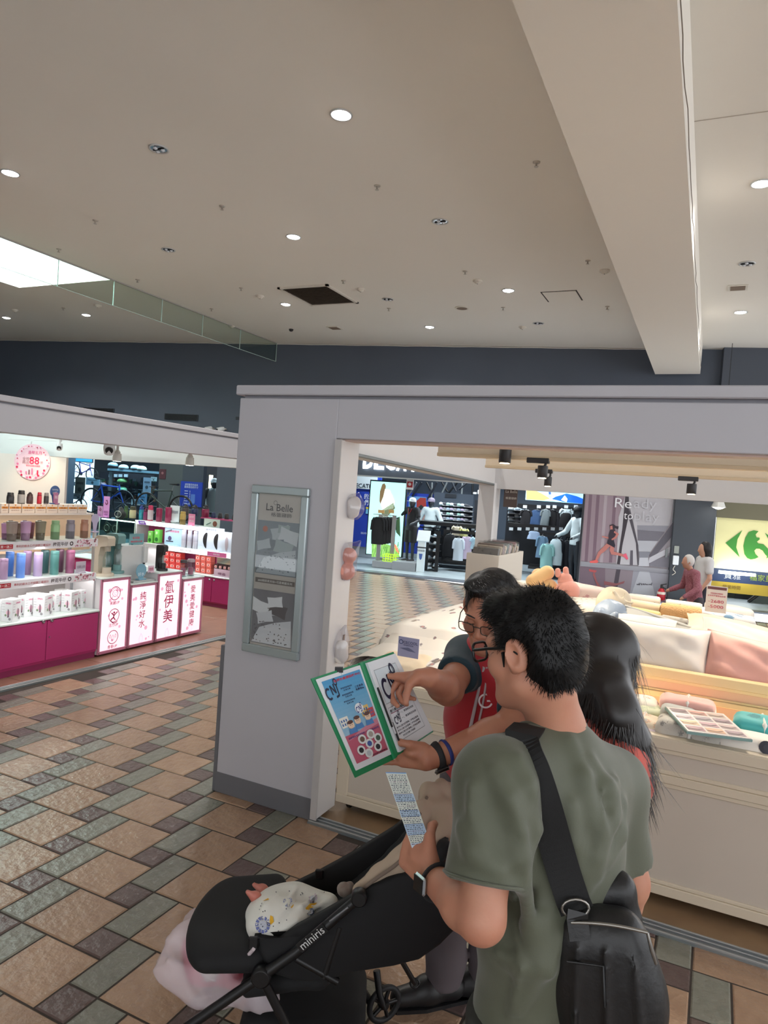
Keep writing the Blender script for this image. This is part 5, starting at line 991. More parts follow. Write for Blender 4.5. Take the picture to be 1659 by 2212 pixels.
# mannequins, blue backdrop, red sign
g=T('blue_backdrop','blue backdrop with a red hiking picture behind the mannequins','graphic panel',at(908,1130,'w',3.6));wbx('panel',878,1064,938,1200,3.6,3.7,M_blue,g);a=wart(878,1064,938,1200,3.59);a.rect(*sum(a.q([(882,1100)]),())[:2],*a.q([(922,1074)])[0],col((110,160,214)),1);a.poly(a.q([(900,1100),(900,1082),(908,1075),(920,1076),(921,1098)]),col((176,60,50)),2);a.poly(a.q([(898,1101),(910,1090),(921,1100)]),col((40,50,50)),3);a.rect(*a.q([(882,1126)])[0],*a.q([(921,1102)])[0],col((190,150,140)),1);a.done('printed_picture',g)
g=T('red_notice','red and white notice hanging under the shop header','sign',at(885,1057,'w',.6));wbx('board',878.5,1034,892,1058,.2,.22,mat('tag_white',(228,234,238),.5),g);wbx('hanger',884,1018,886,1035,.205,.215,M_alu,g);a=wart(878.5,1034,892,1058,.195);a.rect(a.w*.12,a.h*.2,a.w*.92,a.h*.75,col((170,40,50)),1);a.disc(a.w*.5,a.h*.5,a.w*.22,col((230,220,220)),2,12);a.done('print',g)
M_mq=mat('mannequin_dark',(52,56,62),.35)
def mq(px,pyt,w,base_z,**k):
    p=at(px,pyt,'w',w);return dict(loc=(p[0],p[1],base_z),hgt=p[2]-base_z+.03)
k=mq(893,1078,.85,.16);mq1=figure('mannequin','dark mannequin in black sportswear and white visor on the platform','mannequin',k['loc'],BA+2.6,k['hgt'],M_mq,col((34,34,40),.7),col((30,30,34),.7),cap=col((226,232,234),.6),sleeve='short',legs='short',arms=((.3,.3,.1),(.5,.5,.18)))
ob('red_lanyard',MB().tube([(-.07,.1,1.42),(0,.135,1.25),(.06,.1,1.42)],.008,col((200,40,50),.5),5),mq1,local=True)
k=mq(933,1078,2.85,.0);figure('mannequin','mannequin in a white jacket and mauve cap behind the black counter','mannequin',k['loc'],BA+2.9,k['hgt'],M_mq,col((206,220,222),.6),M_ink,cap=col((150,140,160),.6),arms=((.3,.1,.0),(.3,.1,.05)),vest=None)
g=T('wall_speaker_pair','small white wall speaker and box high on the sports shop wall','speaker',at(1030,1068,'w',4));wbx('speaker',1032,1058,1039,1068,4,4.1,mat('tag_white',(228,234,238),.5),g,.01);wbx('junction_box',1022,1063,1029,1068,4,4.08,mat('tag_white',(228,234,238),.5),g,.01)
# right half: screen banner and racks
g=T('led_screen_banner','wide glowing screen of yellow dunes and blue mountains','screen',at(1200,1088,'w',1.5));wbx('housing',1136,1048,1266,1090,1.5,1.6,M_ink,g);a=wart(1137,1050,1266,1089,1.495);a.rect(0,0,a.w,a.h,e((166,222,236),.75),1);a.poly(a.q([(1137,1079),(1137,1054),(1150,1056),(1172,1067),(1192,1079),(1190,1082)]),e((240,204,110),.7),2);a.poly(a.q([(1176,1080),(1190,1077),(1204,1071),(1214,1066),(1222,1072),(1224,1084)]),e((230,236,226),.65),3);a.poly(a.q([(1192,1078),(1200,1073),(1224,1066),(1246,1072),(1266,1080),(1266,1089),(1222,1085)]),e((30,100,206),.6),4);a.poly(a.q([(1212,1080),(1220,1070),(1226,1078),(1224,1085)]),e((240,240,236),.65),5);a.line(a.q([(1187,1056),(1188,1068)]),.05,e((60,90,150),.6),6);a.done('lit_picture',g)
wbx('camera_bar',1231,1057,1251,1062,1.4,1.5,M_rail,g)
rk=T('double_clothes_rack','black double rack of dark and blue sportswear under the glowing screen','rack',at(1180,1235,'w',2.2))
wbx('upper_rail',1118,1095,1262,1098,2.2,2.24,M_rail,rk);wbx('lower_shelf',1096,1137,1262,1142,1.9,2.5,M_rail,rk);wbx('back_panel',1096,1090,1264,1232,2.9,2.95,M_ink,rk);wbx('lower_rail',1140,1152,1232,1154,1.7,1.73,M_rail,rk);wbx('foot',1140,1228,1262,1234,1.6,2.4,M_rail,rk)
for k in range(6):px=(1130,1160,1180,1194,1219,1240)[k];wbx('price_tag',px,1091,px+8,1098,2.1,2.11,mat('tag_white',(228,234,238),.5),rk)
for k in range(7):px=1100+k*18;wbx('price_tag',px,1139,px+8,1146,1.85,1.86,mat('tag_white',(228,234,238),.5),rk)
G2='garments on the double rack'
for q in((1124,1100,1148,1136,2.2,(30,28,32),'black jacket at the left of the upper rail','shirt'),(1147,1100,1171,1136,2.2,(60,88,130),'denim blue top on the upper rail','dress'),(1168,1099,1187,1141,2.1,(120,130,134),'grey top on the upper rail','shirt'),(1184,1100,1201,1140,2.2,(26,24,28),'black trousers left of centre on the upper rail','dress'),(1198,1100,1213,1140,2.24,(34,32,38),'black trousers right of centre on the upper rail','dress'),(1209,1098,1237,1128,2.15,(206,220,226),'white hoodie on the upper rail','shirt'),(1211,1106,1232,1146,2.05,(22,22,26),'black hoodie before the white one','dress'),
          (1142,1146,1165,1166,1.7,(176,196,226),'pale blue shorts on the lower rail','dress'),(1159,1156,1181,1206,1.6,(110,140,168),'dusty blue long top on the lower rail','shirt'),(1168,1172,1195,1229,1.5,(150,200,198),'mint dress on the lower rail','shirt'),(1189,1162,1211,1222,1.6,(214,230,236),'white long sleeve on the lower rail','dress'),(1201,1164,1217,1226,1.66,(26,28,36),'black trousers beside the white long sleeve','pants'),(1214,1166,1232,1228,1.7,(30,32,40),'black trousers at the right of the lower rail','pants')):garment(*q,G2)
for j in range(5):
    y0_=1101+j*8;u0_,z0_=uv(1097,y0_,2.6);wslab('shoe_ledge',u0_,uv(1126,y0_,2.6)[0],2.45,2.9,z0_-.012,z0_,M_rail,rk)
    for i in range(2):shoe(wb(u0_+.13+.16*i,2.6,z0_),BA+.3,(0,1,2,0,5)[(i+j)%5],'%s trainer by the brown banner, %s row, %s one'%(SCOL[(0,1,2,0,5)[(i+j)%5]][1],('top','second','middle','fourth','bottom')[j],('left','right')[i]),'trainers by the banner',.9)
r6=random.Random(11)
for k in range(16):px,py=1230+r6.uniform(0,22),1168+r6.uniform(0,56);p=at(px,py,'w',1.9);ob('sock_pack',MB().box(p,(.09,.03,.13),col((200,214,222)if k%3 else(60,60,70),.6),rotm(rz=BA)@rotm(ry=r6.uniform(-.4,.4)),.01),rk)
ob('sock_panel',MB().box(at(1243,1195,'w',2.0),(.5,.03,.9),M_ink,rotm(rz=BA)),rk)
k=mq(1251,1097,1.3,.0);figure('mannequin','mannequin in a white jacket and black cap beside the running poster','mannequin',k['loc'],BA+2.2,k['hgt'],M_mq,col((196,208,212),.6),M_ink,cap=col((26,26,30),.6),arms=((.3,.4,.05),(.3,.4,.05)))
# ================================================================== RUNNING POSTER, GREY COLUMN, SUPERMARKET FRONT
pw=T('running_poster_wall','large grey hoarding printed with a running woman and Ready to play','poster wall',at(1350,1300,'w',-.05));uP0,_=uv(1264,1070,-.05);uP1,_=uv(1455.5,1080,-.05)
wslab('panel',uP0,uP1,-.05,.1,0,3.02,mat('poster_grey',(164,158,166),.5),pw);wslab('edge',uP0-.04,uP0,-.07,.1,0,3.02,M_ink,pw);wslab('bar',uP0+.02,uP1-.02,-.075,-.055,uv(1350,1224,-.06)[1]-.03,uv(1350,1224,-.06)[1]+.03,mat('poster_bar',(150,150,158),.4),pw)
a=wart(1264,1063,1455,1300,-.055,.003);k5=.2646
def Q(*pts):return a.q([(1220+x*k5,1030+y*k5)for x,y in pts])
cw=lambda c:col(c,.5)
a.poly(Q((172,118),(500,135),(440,700),(130,700)),cw((150,132,142)),1)
for x_ in(200,262,325,400):a.poly(Q((x_,120),(x_+26,122),(x_-14,700),(x_-40,700)),cw((120,98,112))if x_ !=325 else cw((168,156,164)),1.5)
a.poly(Q((500,138),(890,165),(855,400),(570,395)),cw((178,176,182)),2);a.poly(Q((570,395),(850,400),(815,450),(570,430)),cw((140,140,150)),2);a.poly(Q((572,430),(815,452),(760,525),(590,520)),cw((112,110,120)),2)
a.poly(Q((590,520),(760,525),(700,610),(605,610)),cw((176,178,186)),2);a.poly(Q((605,610),(700,612),(680,660),(610,660)),cw((130,132,142)),2);a.poly(Q((610,660),(680,660),(690,730),(600,730)),cw((190,192,200)),2)
a.poly(Q((890,360),(888,470),(700,690),(690,640)),cw((96,94,104)),3);a.poly(Q((860,570),(856,620),(680,710),(690,660)),cw((190,190,198)),3.5);a.poly(Q((850,640),(850,740),(690,730),(700,690)),cw((122,120,130)),3)
a.poly(Q((440,330),(500,135),(590,380),(600,720),(420,715)),cw((186,184,190)),2.5);a.poly(Q((495,140),(522,138),(526,300),(470,560),(450,715),(425,712),(470,420)),cw((58,52,60)),3);a.poly(Q((530,250),(600,560),(604,720),(592,720),(580,540),(520,330)),cw((76,72,80)),3.2);a.poly(Q((535,600),(556,600),(556,720),(530,720)),cw((90,86,96)),3.4)
a.poly(Q((128,705),(860,760),(855,790),(128,728)),cw((150,150,158)),4)
a.poly(Q((126,730),(330,745),(330,960),(110,950)),cw((116,98,110)),1);a.poly(Q((330,745),(560,765),(530,965),(330,960)),cw((136,124,132)),1);a.poly(Q((420,755),(455,757),(420,965),(385,963)),cw((70,62,72)),2);a.poly(Q((560,765),(850,792),(840,985),(530,968)),cw((150,150,160)),1);a.poly(Q((610,770),(690,776),(740,980),(540,970)),cw((176,178,186)),2)
for k in range(26):rr5=random.Random(k);a.disc(*Q((575+rr5.random()*140,868+rr5.random()*14))[0],.012,cw((80,78,86)),3+.02*k,6)
sk_=cw((190,120,112));dk_=cw((52,42,54))
a.poly(Q((365,395),(395,385),(415,400),(405,430),(372,430)),dk_,5);a.poly(Q((405,400),(440,405),(435,430),(410,418)),dk_,5);a.poly(Q((370,402),(388,398),(392,428),(372,430)),sk_,6)
a.poly(Q((370,432),(410,430),(412,470),(395,520),(355,515),(358,470)),dk_,6);a.poly(Q((405,440),(442,466),(420,500),(385,520),(380,508),(410,488),(420,468),(400,455)),sk_,7);a.poly(Q((304,482),(356,492),(356,505),(304,492)),sk_,7)
a.poly(Q((350,515),(398,512),(412,560),(405,578),(345,545)),cw((40,36,50)),7);a.poly(Q((345,542),(378,556),(330,605),(295,630),(262,690),(245,684),(272,615),(300,585)),sk_,6);a.poly(Q((372,560),(404,574),(400,610),(470,628),(492,640),(486,656),(430,640),(380,634),(366,600)),sk_,6)
a.poly(Q((204,688),(260,676),(276,692),(262,704),(206,702)),cw((226,100,96)),7);a.poly(Q((474,634),(500,624),(518,668),(508,678),(484,656)),cw((224,96,120)),7)
a.poly(Q((240,770),(262,850),(300,905),(340,950),(320,955),(270,905),(228,800)),cw((150,86,88)),4);a.poly(Q((320,850),(420,870),(490,850),(480,870),(400,892),(320,880)),cw((140,84,88)),4);a.poly(Q((196,752),(262,765),(250,782),(200,772)),cw((180,84,86)),4)
for tx,x_,y_,wd,hh,c in(('Re',478,215,.34,.30,(226,226,230)),('ady',655,232,.46,.30,(190,190,196)),('to',518,322,.18,.24,(226,226,230)),('play',668,335,.5,.30,(186,186,192))):(X_,Y_),=Q((x_,y_));a.text(tx,X_,Y_,hh,cw(c),8,-.004,width=wd)
a.done('printed_picture',pw)
wslab('door_latch',uP1-.08,uP1-.04,-.1,-.05,.88,1.06,M_alud,pw)
uC1=uv(1547,1090,-.2)[0]
gc=ob('wall_right',MB().box(wb((uP1+uC1)/2+.02,0,1.51),(uC1-uP1,.4,3.02),mat('column_slate',(62,68,76),.55,var=(2,.4),c2=(54,60,66)),rotm(rz=BA)),kind='structure');gc['label']='slate column between poster and supermarket'
g=T('wall_intercom','white intercom box with a cord and notices on the slate column','intercom',at(1460,1220,'w',-.25));wbx('box',1454.5,1200,1465.5,1221,-.26,-.2,mat('tag_white',(200,204,206),.5),g,.01);wbx('notice',1457,1179,1466,1196,-.215,-.205,col((150,156,150),.6),g);q=at(1458,1222,'w',-.23);ob('cord',MB().tube(bez([q,q+V3((-.03,0,-.08)),q+V3((.02,0,-.14)),q+V3((-.04,0,-.2))],6),.008,M_det,5),g)
p=at(1427,1300,'w',-.28);g=T('fire_extinguisher','red fire extinguisher at the foot of the running poster','fire extinguisher',(p[0],p[1],.0));zt_=float(at(1427,1268,'w',-.28)[2]);r_=.085
ob('cylinder',MB().lathe([(r_*.9,0),(r_,.02),(r_,zt_-.12),(r_*.6,zt_-.04),(r_*.3,zt_-.02)],col((186,30,44),.3),18),g,local=True);ob('valve',MB().lathe([(.03,zt_-.03),(.03,zt_+.03),(.02,zt_+.05)],M_dark,10),g,local=True);ob('lever',MB().box((.03,0,zt_+.06),(.12,.02,.02),M_dark,rotm(ry=-.3)),g,local=True);ob('hose',MB().tube(bez([(.03,-.02,zt_),(.12,-.03,zt_-.08),(.11,-.03,zt_-.35)],6),.012,M_dark,6),g,local=True);ob('label_band',MB().lathe([(r_*1.01,zt_*.45),(r_*1.01,zt_*.65)],col((226,214,200),.5),18,cap=False),g,local=True)
# supermarket sign
ms=T('supermarket_sign','cream lit sign with a green C and arrow emblem','sign',at(1600,1225,'w',.3));M_cs=mat('sign_cream',(222,216,160),.5,emit=.06);uS0,zS0=uv(1540,1226,.35);uS1=uS0+3.2;zS1=uv(1560,1118,.35)[1]
wslab('board',uS0,uS1,.35,.45,zS0,zS1,M_cs,ms);wslab('upper_wall',uS0-.3,uS1,.3,.4,zS1,3.1,mat('olive_wall',(110,106,84),.6),ms);wslab('lamp_tube',uS0+.1,uS0+.8,.2,.26,zS0-.1,zS0-.04,mat('tube_glow',(240,250,255),.4,emit=6),ms)
a=wart(1540,1118,1659,1226,.345,.004);gn=col((58,140,50),.4);k6=579/1659
def Q2(*pts):return a.q([(1080+x*k6,980+y*k6)for x,y in pts])
a.poly(Q2((1396,552),(1500,474),(1470,530),(1462,580),(1484,642)),gn,1)
a.poly(Q2((1600,480),(1570,474),(1540,484),(1518,520),(1506,570),(1512,620),(1530,646),(1552,655),(1580,650),(1600,640),(1582,622),(1574,600),(1586,588),(1606,588),(1626,600),(1640,622),(1659,640),(1659,588),(1630,560),(1600,556),(1590,545),(1608,530),(1606,520),(1588,518),(1582,500)),gn,1)
a.poly(Q2((1640,490),(1662,505),(1740,560),(1662,640),(1648,650),(1662,600),(1668,560),(1660,525)),gn,1.5);a.done('emblem',ms)
light('sign_lamp','AREA',wb(uS0+.9,.1,zS0-.05),3.5,(1,1,.9),size=1.6,size_y=.05,aim=wb(uS0+.9,.5,zS0+.8))
be=T('supermarket_counter_board','blue board with yellow band and white lettering under the cream sign','sign',at(1610,1300,'w',.5));zB0=uv(1600,1260,.5)[1];zB1=uv(1600,1232,.5)[1];zY=uv(1600,1283,.5)[1]
wslab('blue_board',uS0-.05,uS1,.5,.6,zB0,zB1,mat('board_navy',(40,58,96),.5),be);wslab('yellow_board',uS0-.05,uS1,.5,.6,zY,zB0,mat('board_yellow',(190,160,50),.5),be);a=Art(wb(uS0,.495,zB0),(*BE,0),(0,0,1),.004);a.text('寶雅',.42,.15,.17,col((200,200,200)),1);a.text('福家量販',1.05,.15,.15,col((150,170,60)),1);a.text('營業時間',.42,-.1,.09,col((120,90,30)),1);a.done('lettering',be)
ec=T('escalator_side','dark escalator side panel and screens under the blue board','escalator',wb(uS0+1,1,0));wslab('dark_back',uS0-.2,uS1,1.4,1.5,0,zY,mat('dark_green_grey',(44,50,48),.6),ec);mb=MB();mb.prism([(0,0),(1.6,0),(1.6,1.1),(1.1,1.1)],wb(uS0+.85,.9,0),(*BE,0),(0,0,1),-.1,mat('glass_green',(70,82,76),.2));ob('glass_side',mb,ec);mb=MB();mb.cyl(wb(uS0+.85,.85,.02),wb(uS0+1.95,.85,1.12),.04,M_rail,8);ob('handrail',mb,ec)
a=wart(1590,1288,1625,1318,1.39,.004);wbx('screen',1588,1286,1627,1320,1.38,1.4,M_ink,ec);a.rect(a.w*.05,a.h*.1,a.w*.95,a.h*.9,e((60,84,140),.5),2);a.rect(a.w*.2,a.h*.3,a.w*.8,a.h*.6,e((150,160,180),.5),3);a.done('screen_picture',ec)
p=at(1552,1094,'w',-.6);g=T('pendant_lamp','white bell pendant lamp before the slate column','lamp',p);ob('shade',MB().lathe([(.14,-.02),(.13,0),(.09,.1),(.045,.17),(.03,.2)],col((214,214,210),.35),18,p),g);ob('bulb',MB().lathe([(.12,-.015),(.05,-.05),(.01,-.06)],mat('cool_lamp',(255,250,240),.4,emit=10),14,p),g);ob('cord',MB().cyl(p+V3((0,0,.2)),p+V3((0,0,CZ-p[2])),.006,M_dark,5),g)
# passers-by
p=at(1525,1174,'d',10.2);figure('person','woman with long dark hair and white top walking behind the old lady','person',(p[0],p[1],0),1.57+YAW,float(p[2])+.02,mat('skin_far',(206,160,136),.55),col((214,214,216),.7),col((60,60,74),.8),hair=(26,22,24),longhair=True,sleeve='short',arms=((.1,.1,0),(.1,.1,0)))
p=at(1520,1206,'d',9.6);figure('person','white-haired old lady in a maroon patterned top leaning forward','person',(p[0]-.06,p[1],0),1.57+YAW,float(p[2])+.03,mat('skin_far2',(190,142,120),.6),mat('maroon_print',(132,66,80),.8,var=(60,1),c2=(176,120,130)),col((70,64,70),.8),hair=(206,200,196),lean=.22,arms=((.1,.3,.0),(.1,.45,.05)))
# ================================================================== BICYCLE WINDOW behind the bottle kiosk
u0w,_=uv(146,1050,0);u1w,_=uv(341,1050,0);zw1=2.35
ow=ob('wall_window_side',MB().box(wb(u0w-1.2,.1,1.51),(2.4,.3,3.02),M_wall,rotm(rz=BA)),kind='structure')
ob('window_1',MB().box(wb((u0w+u1w)/2,.02,1.51),(u1w-u0w,.012,3.02),glass_mat('shop_glass',(222,238,244),.1),rotm(rz=BA)),kind='structure')
ud0,_=uv(437,1050,0);ud1,_=uv(469,1050,0)
wq=ob('wall_window_post',MB().box(wb((u1w+uv(392,1050,0)[0])/2,.1,1.51),(uv(392,1050,0)[0]-u1w,.16,3.02),mat('panel_greygreen',(84,94,98),.4),rotm(rz=BA)),kind='structure');ob('wall_mid',MB().box(wb((uv(392,1050,0)[0]+ud0)/2,.1,1.51),(ud0-uv(392,1050,0)[0],.16,3.02),mat('panel_slate2',(70,80,92),.45),rotm(rz=BA)),kind='structure');ob('wall_end',MB().box(wb((ud1+uL-1.0)/2,.1,1.51),(uL-1.0-ud1,.3,3.02),mat('wall_slate_low',(78,86,98),.55),rotm(rz=BA)),kind='structure')
ob('wall_bike_rear',MB().box(wb(u0w+2.5,3.0,1.5),(8,.1,3.1),M_ink,rotm(rz=BA)),kind='structure');ob('ceiling_bike',MB().box(wb(u0w+2.5,1.6,3.05),(8,3,.06),M_slate,rotm(rz=BA)),kind='structure');ob('trim_2',MB().box(wb((u0w+u1w)/2,1.6,.75),(u1w-u0w,1.0,.06),M_slate,rotm(rz=BA)),kind='structure')
for k in(0,1):light('bike_shop_lamp','AREA',wb(u0w+.8+1.6*k,.7,2.8),30,(.82,.94,1),size=1.2,size_y=.3)
light('bike_shop_lamp','AREA',wb(ud0+.2,1.4,2.9),16,(.85,.95,1),size=.6)
g=T('blue_size_chart','blue size chart poster with white lettering beside the bicycles','poster',at(412,1093,'w',-.05));wbx('sheet',391,1039,434,1096,-.02,.018,M_blue,g);a=wart(391,1039,434,1096,-.025,.004);w_=col((206,220,240));a.text('請測量您的身高',a.w*.5,a.h*.88,.06,w_,1,0,width=a.w*.6);a.text('選擇適合的尺寸',a.w*.5,a.h*.78,.06,w_,1,0,width=a.w*.65)
for k in range(6):a.rect(a.w*.2,a.h*(.1+.1*k),a.w*.36,a.h*(.125+.1*k),w_,1);a.line([(a.w*.45,a.h*(.06+.1*k)),(a.w*.45,a.h*(.14+.1*k))],.012,w_,1)
a.rect(a.w*.5,a.h*.12,a.w*.7,a.h*.5,col((80,120,200)),1);a.done('print',g)
g=T('maroon_notice','dark maroon notice on the grey-green panel','sign',at(351,1034,'w',0));wbx('board',345,1013,357,1035,.0,.02,col((84,52,62),.5),g);a=wart(345,1013,357,1035,-.005,.004);a.disc(a.w*.5,a.h*.6,a.w*.2,col((150,110,116)),1,10);a.done('print',g)
wbx('lit_strip',452,1026,456,1062,.9,.95,mat('tube_glow2',(255,246,200),.4,emit=3),ow)
k=mq(463,1036,.7,.0);figure('mannequin','mannequin in a grey vest and pale helmet in the doorway past the blue chart','mannequin',k['loc'],BA-2.4,k['hgt'],M_mq,col((60,70,76),.6),col((150,170,176),.6),cap=col((206,224,230),.5),arms=((.2,.3,.1),(.2,.3,.1)),vest=col((150,170,176),.6))
def bike(px1,py1,r1,px2,py2,r2,w,c,label,flip=False):
    """wheels at two picture points"""
    A_,B_2=at(px1,py1,'w',w),at(px2,py2,'w',w);U=unit(B_2-A_);Wv=V3((0,0,1));R=.34;D=np.linalg.norm(B_2-A_);s_=D/1.05;R=.34*s_;t=T('bicycle',label,'bicycle',(A_+B_2)/2-V3((0,0,R)));mc=col(c,.3);N=np.cross(U,Wv)
    for nm,C_ in(('rear_wheel',A_),('front_wheel',B_2)):
        tr_=ob(nm,MB().tube([C_+R*(math.cos(x)*U+math.sin(x)*Wv)for x in np.linspace(0,6.283,29)[:-1]],.026*s_,M_rail,6,False,True),t);mb=MB()
        for k in range(10):x=k*.628;mb.cyl(C_,C_+R*.97*(math.cos(x)*U+math.sin(x)*Wv),.0035,M_alu,3)
        ob('spokes',mb,tr_)
    bb=A_+U*.42*s_-Wv*.04*s_;st=A_+U*.30*s_+Wv*.46*s_;hdp=B_2-U*.16*s_+Wv*.42*s_;hl=B_2-U*.12*s_+Wv*.28*s_
    fr_=MB()
    for a_,b_,r_ in((bb,st,.022),(st,hdp,.02),(bb,hl,.026),(A_,bb,.014),(A_,st-Wv*.06,.012),(hdp+Wv*.05,hl-Wv*.05,.024)):fr_.cyl(a_,b_,r_*s_,mc,8)
    ob('frame',fr_,t);ob('fork',MB().cyl(hl,B_2,.018*s_,mc,6),t);ob('seat_post',MB().cyl(st,st+Wv*.16*s_-U*.04,.014*s_,M_alud,6),t);sd=st+Wv*.17*s_-U*.05;ob('saddle',MB().tube([sd-U*.12*s_,sd,sd+U*.14*s_],[.07*s_,.05*s_,.02*s_],M_rail,8,flat=.4),t);hb=hdp+Wv*.1*s_;ob('handlebar',MB().tube([hb-N*.2*s_-U*.03,hb-N*.1,hb+N*.1,hb+N*.2*s_-U*.03],.014*s_,M_rail,6),t);ob('stem',MB().cyl(hdp,hb,.016*s_,M_alud,6),t);ob('crank',MB().lathe([(.09*s_,-.006),(.09*s_,.006)],M_alud,16,bb,basis(U,Wv,N)),t);return t
bike(159,1017,10,199,1027,12,1.2,(110,96,190),'purple bicycle hung high in the shop window');bike(197,1081,15,266,1086,17,.5,(46,92,206),'blue bicycle standing low in the shop window');bike(391,1099,16,317,1092,16,-.5,(50,66,64),'dark green bicycle before the grey-green panel');bike(140,1085,14,176,1092,14,.8,(60,70,80),'grey bicycle half hidden at the left of the shop window')
def helmet(px,py,s,c,label,w=1.0):
    p=at(px,py,'w',w);t=T('bike_helmet',label,'helmet',p);S_=SDF(p-V3((.2,.2,.15)),p+V3((.2,.2,.15)),.012);S_.ell(p,(.15,.12,.09),k=.01).cut(p-V3((0,0,.03)),(0,0,-1));R_=rotm(rz=BA)
    for k in(-1,0,1):S_.cap(p+R_@V3((-.1,.05*k-.04,.08)),p+R_@V3((.12,.05*k-.04,.06)),.014,.014,.004,op='sub')
    ob('shell',surfmesh('shell',*S_.surf(),c),t);ob('strap',MB().tube([p+V3((-.08,0,-.04)),p+V3((0,0,-.14)),p+V3((.08,0,-.04))],.006,M_dark,5),t);ob('rim',MB().tube([p+R_@V3((.145*math.cos(x),.115*math.sin(x),-.03))for x in np.linspace(0,6.28,21)[:-1]],.01,M_dark,5,False,True),t)
for px,py,c,nm in((244,1005,(150,180,196),'pale blue helmet at the left of the helmet shelf'),(267,1010,(190,200,210),'silver and red helmet second on the helmet shelf'),(293,1011,(200,214,220),'white helmet third on the helmet shelf'),(306,1013,(226,240,226),'mint white helmet at the right of the helmet shelf'),(264,1058,(120,190,150),'green helmet below the cards'),(264,1040,(100,150,90),'olive green helmet among the dark goods'),(220,1048,(130,116,130),'mauve helmet over the blue bicycle')):helmet(px,py,1,col(c,.4),nm)
hs=T('helmet_shelf','pale blue glass helmet shelf in the bicycle window','shelf',at(270,1018,'w',1));wbx('shelf_board',232,1016,330,1018,.9,1.2,col((130,160,176),.3),hs);wbx('back_board',215,1018,330,1085,1.4,1.45,col((30,30,38),.6),hs);wbx('white_lettered_bar',272,1055,322,1060,1.3,1.32,col((190,205,215),.5),hs)
wbx('shelf_leg',236,1018,238,1090,.95,1.0,M_alud,hs);wbx('shelf_board',216,1062,282,1064,.9,1.3,M_rail,hs)
for k,px in enumerate((235,246,256,268)):wbx('card',px,1024,px+7,1031,1.35,1.38,col((180,196,206),.5),hs)
for px0,py0,px1,py1,c,nm in((163,1030,182,1072,(110,108,96),'olive goods board left of the blue bicycle'),(186,1031,214,1049,(160,200,226),'pale blue half-round sign over the blue bicycle'),(310,1031,325,1064,(170,186,210),'small picture of a child in a helmet'),(298,1066,316,1090,(110,160,206),'light blue info card right of the blue bicycle'),(284,1078,302,1092,(200,214,220),'white price card low in the bicycle window'),(158,1065,180,1080,(196,200,200),'white carton beside the grey bicycle'),(150,1040,161,1049,(150,186,206),'small blue card at the left of the window'),(326,1030,338,1040,(206,220,226),'bright card with a helmet picture at the window edge')):
    u0_,z1_=uv(px0,py0,.8);u1_,z0_=uv(px1,py1,.8);t=T('window_card',nm,'sign',wb((u0_+u1_)/2,.8,z0_));wslab('card',u0_,u1_,.8,.815,z0_,z1_,col(c,.5),t);a=Art(wb(u0_,.797,z0_),(*BE,0),(0,0,1),.003);W_,H_=u1_-u0_,z1_-z0_
    a.rect(W_*.15,H_*.62,W_*.85,H_*.74,col(tuple(int(x*.6)for x in c)),1);a.disc(W_*.5,H_*.34,min(W_,H_)*.2,col(tuple(int(x*.5)for x in c)),1,10);a.done('print',t)
g=T('strip_screen','narrow glowing strip of red and blue pictures over the bicycle window','screen',at(172,1000,'w',.5));wbx('housing',149,986,199,1000,.5,.55,M_ink,g);a=wart(149,986,199,1000,.495,.004);a.rect(0.02,.02,a.w*.28,a.h,e((226,60,80),.8),1);a.rect(a.w*.3,.02,a.w,a.h,e((70,170,236),.9),1);a.done('lit_picture',g)
mb=MB();r7=random.Random(21)
for k in range(90):px,py=r7.uniform(218,335),r7.uniform(1036,1082);p=at(px,py,'w',1.3);mb.box(p,(r7.uniform(.03,.1),.04,r7.uniform(.03,.12)),col(r7.choice(((60,60,70),(90,90,100),(140,90,60),(60,90,70),(150,160,170))),.5),rotm(rz=BA))
tag(ob('hung_accessories',mb),'small bicycle accessories hung on the dark rear board','accessories',kind='stuff')
# ================================================================== BEDDING DISPLAY
def pmat(name,base,ink,scale,thr=.12,ink2=None,rough=.75):
    """cloth with scattered printed motifs"""
    if name in MATS:return MATS[name]
    m=mat(name,base,rough,sheen=.2);N=m.node_tree.nodes;L=m.node_tree.links;b=N['Principled BSDF'];tc=N.new('ShaderNodeTexCoord');v=N.new('ShaderNodeTexVoronoi');v.inputs['Scale'].default_value=scale
    ns=N.new('ShaderNodeTexNoise');ns.inputs['Scale'].default_value=scale*2.3;ad=N.new('ShaderNodeVectorMath');ad.operation='MULTIPLY_ADD';ad.inputs[1].default_value=(.05,.05,.05);L.new(ns.outputs['Color'],ad.inputs[0]);L.new(tc.outputs['Object'],ad.inputs[2]);L.new(ad.outputs[0],v.inputs['Vector'])
    r=N.new('ShaderNodeValToRGB');r.color_ramp.elements[0].position=thr;r.color_ramp.elements[1].position=thr+.05;r.color_ramp.elements[0].color=lin(ink);r.color_ramp.elements[1].color=lin(base)
    if ink2:e_=r.color_ramp.elements.new(thr*.5);e_.color=lin(ink2)
    L.new(v.outputs['Distance'],r.inputs[0]);L.new(r.outputs[0],b.inputs['Base Color']);return m
CW=mat('cotton_white',(232,224,214),.8,sheen=.2,bump=(14,.25,.01));CG=mat('cotton_grey',(176,176,172),.8,sheen=.2);CP=mat('satin_pink',(226,172,162),.55,sheen=.3,bump=(9,.2,.01));CC=mat('cotton_cream',(238,216,184),.8,sheen=.2,bump=(9,.2,.01));CB=mat('wrap_blue_grey',(150,164,182),.3,bump=(16,.4,.012));CS=mat('satin_white',(222,214,206),.5,sheen=.3,bump=(8,.25,.01))
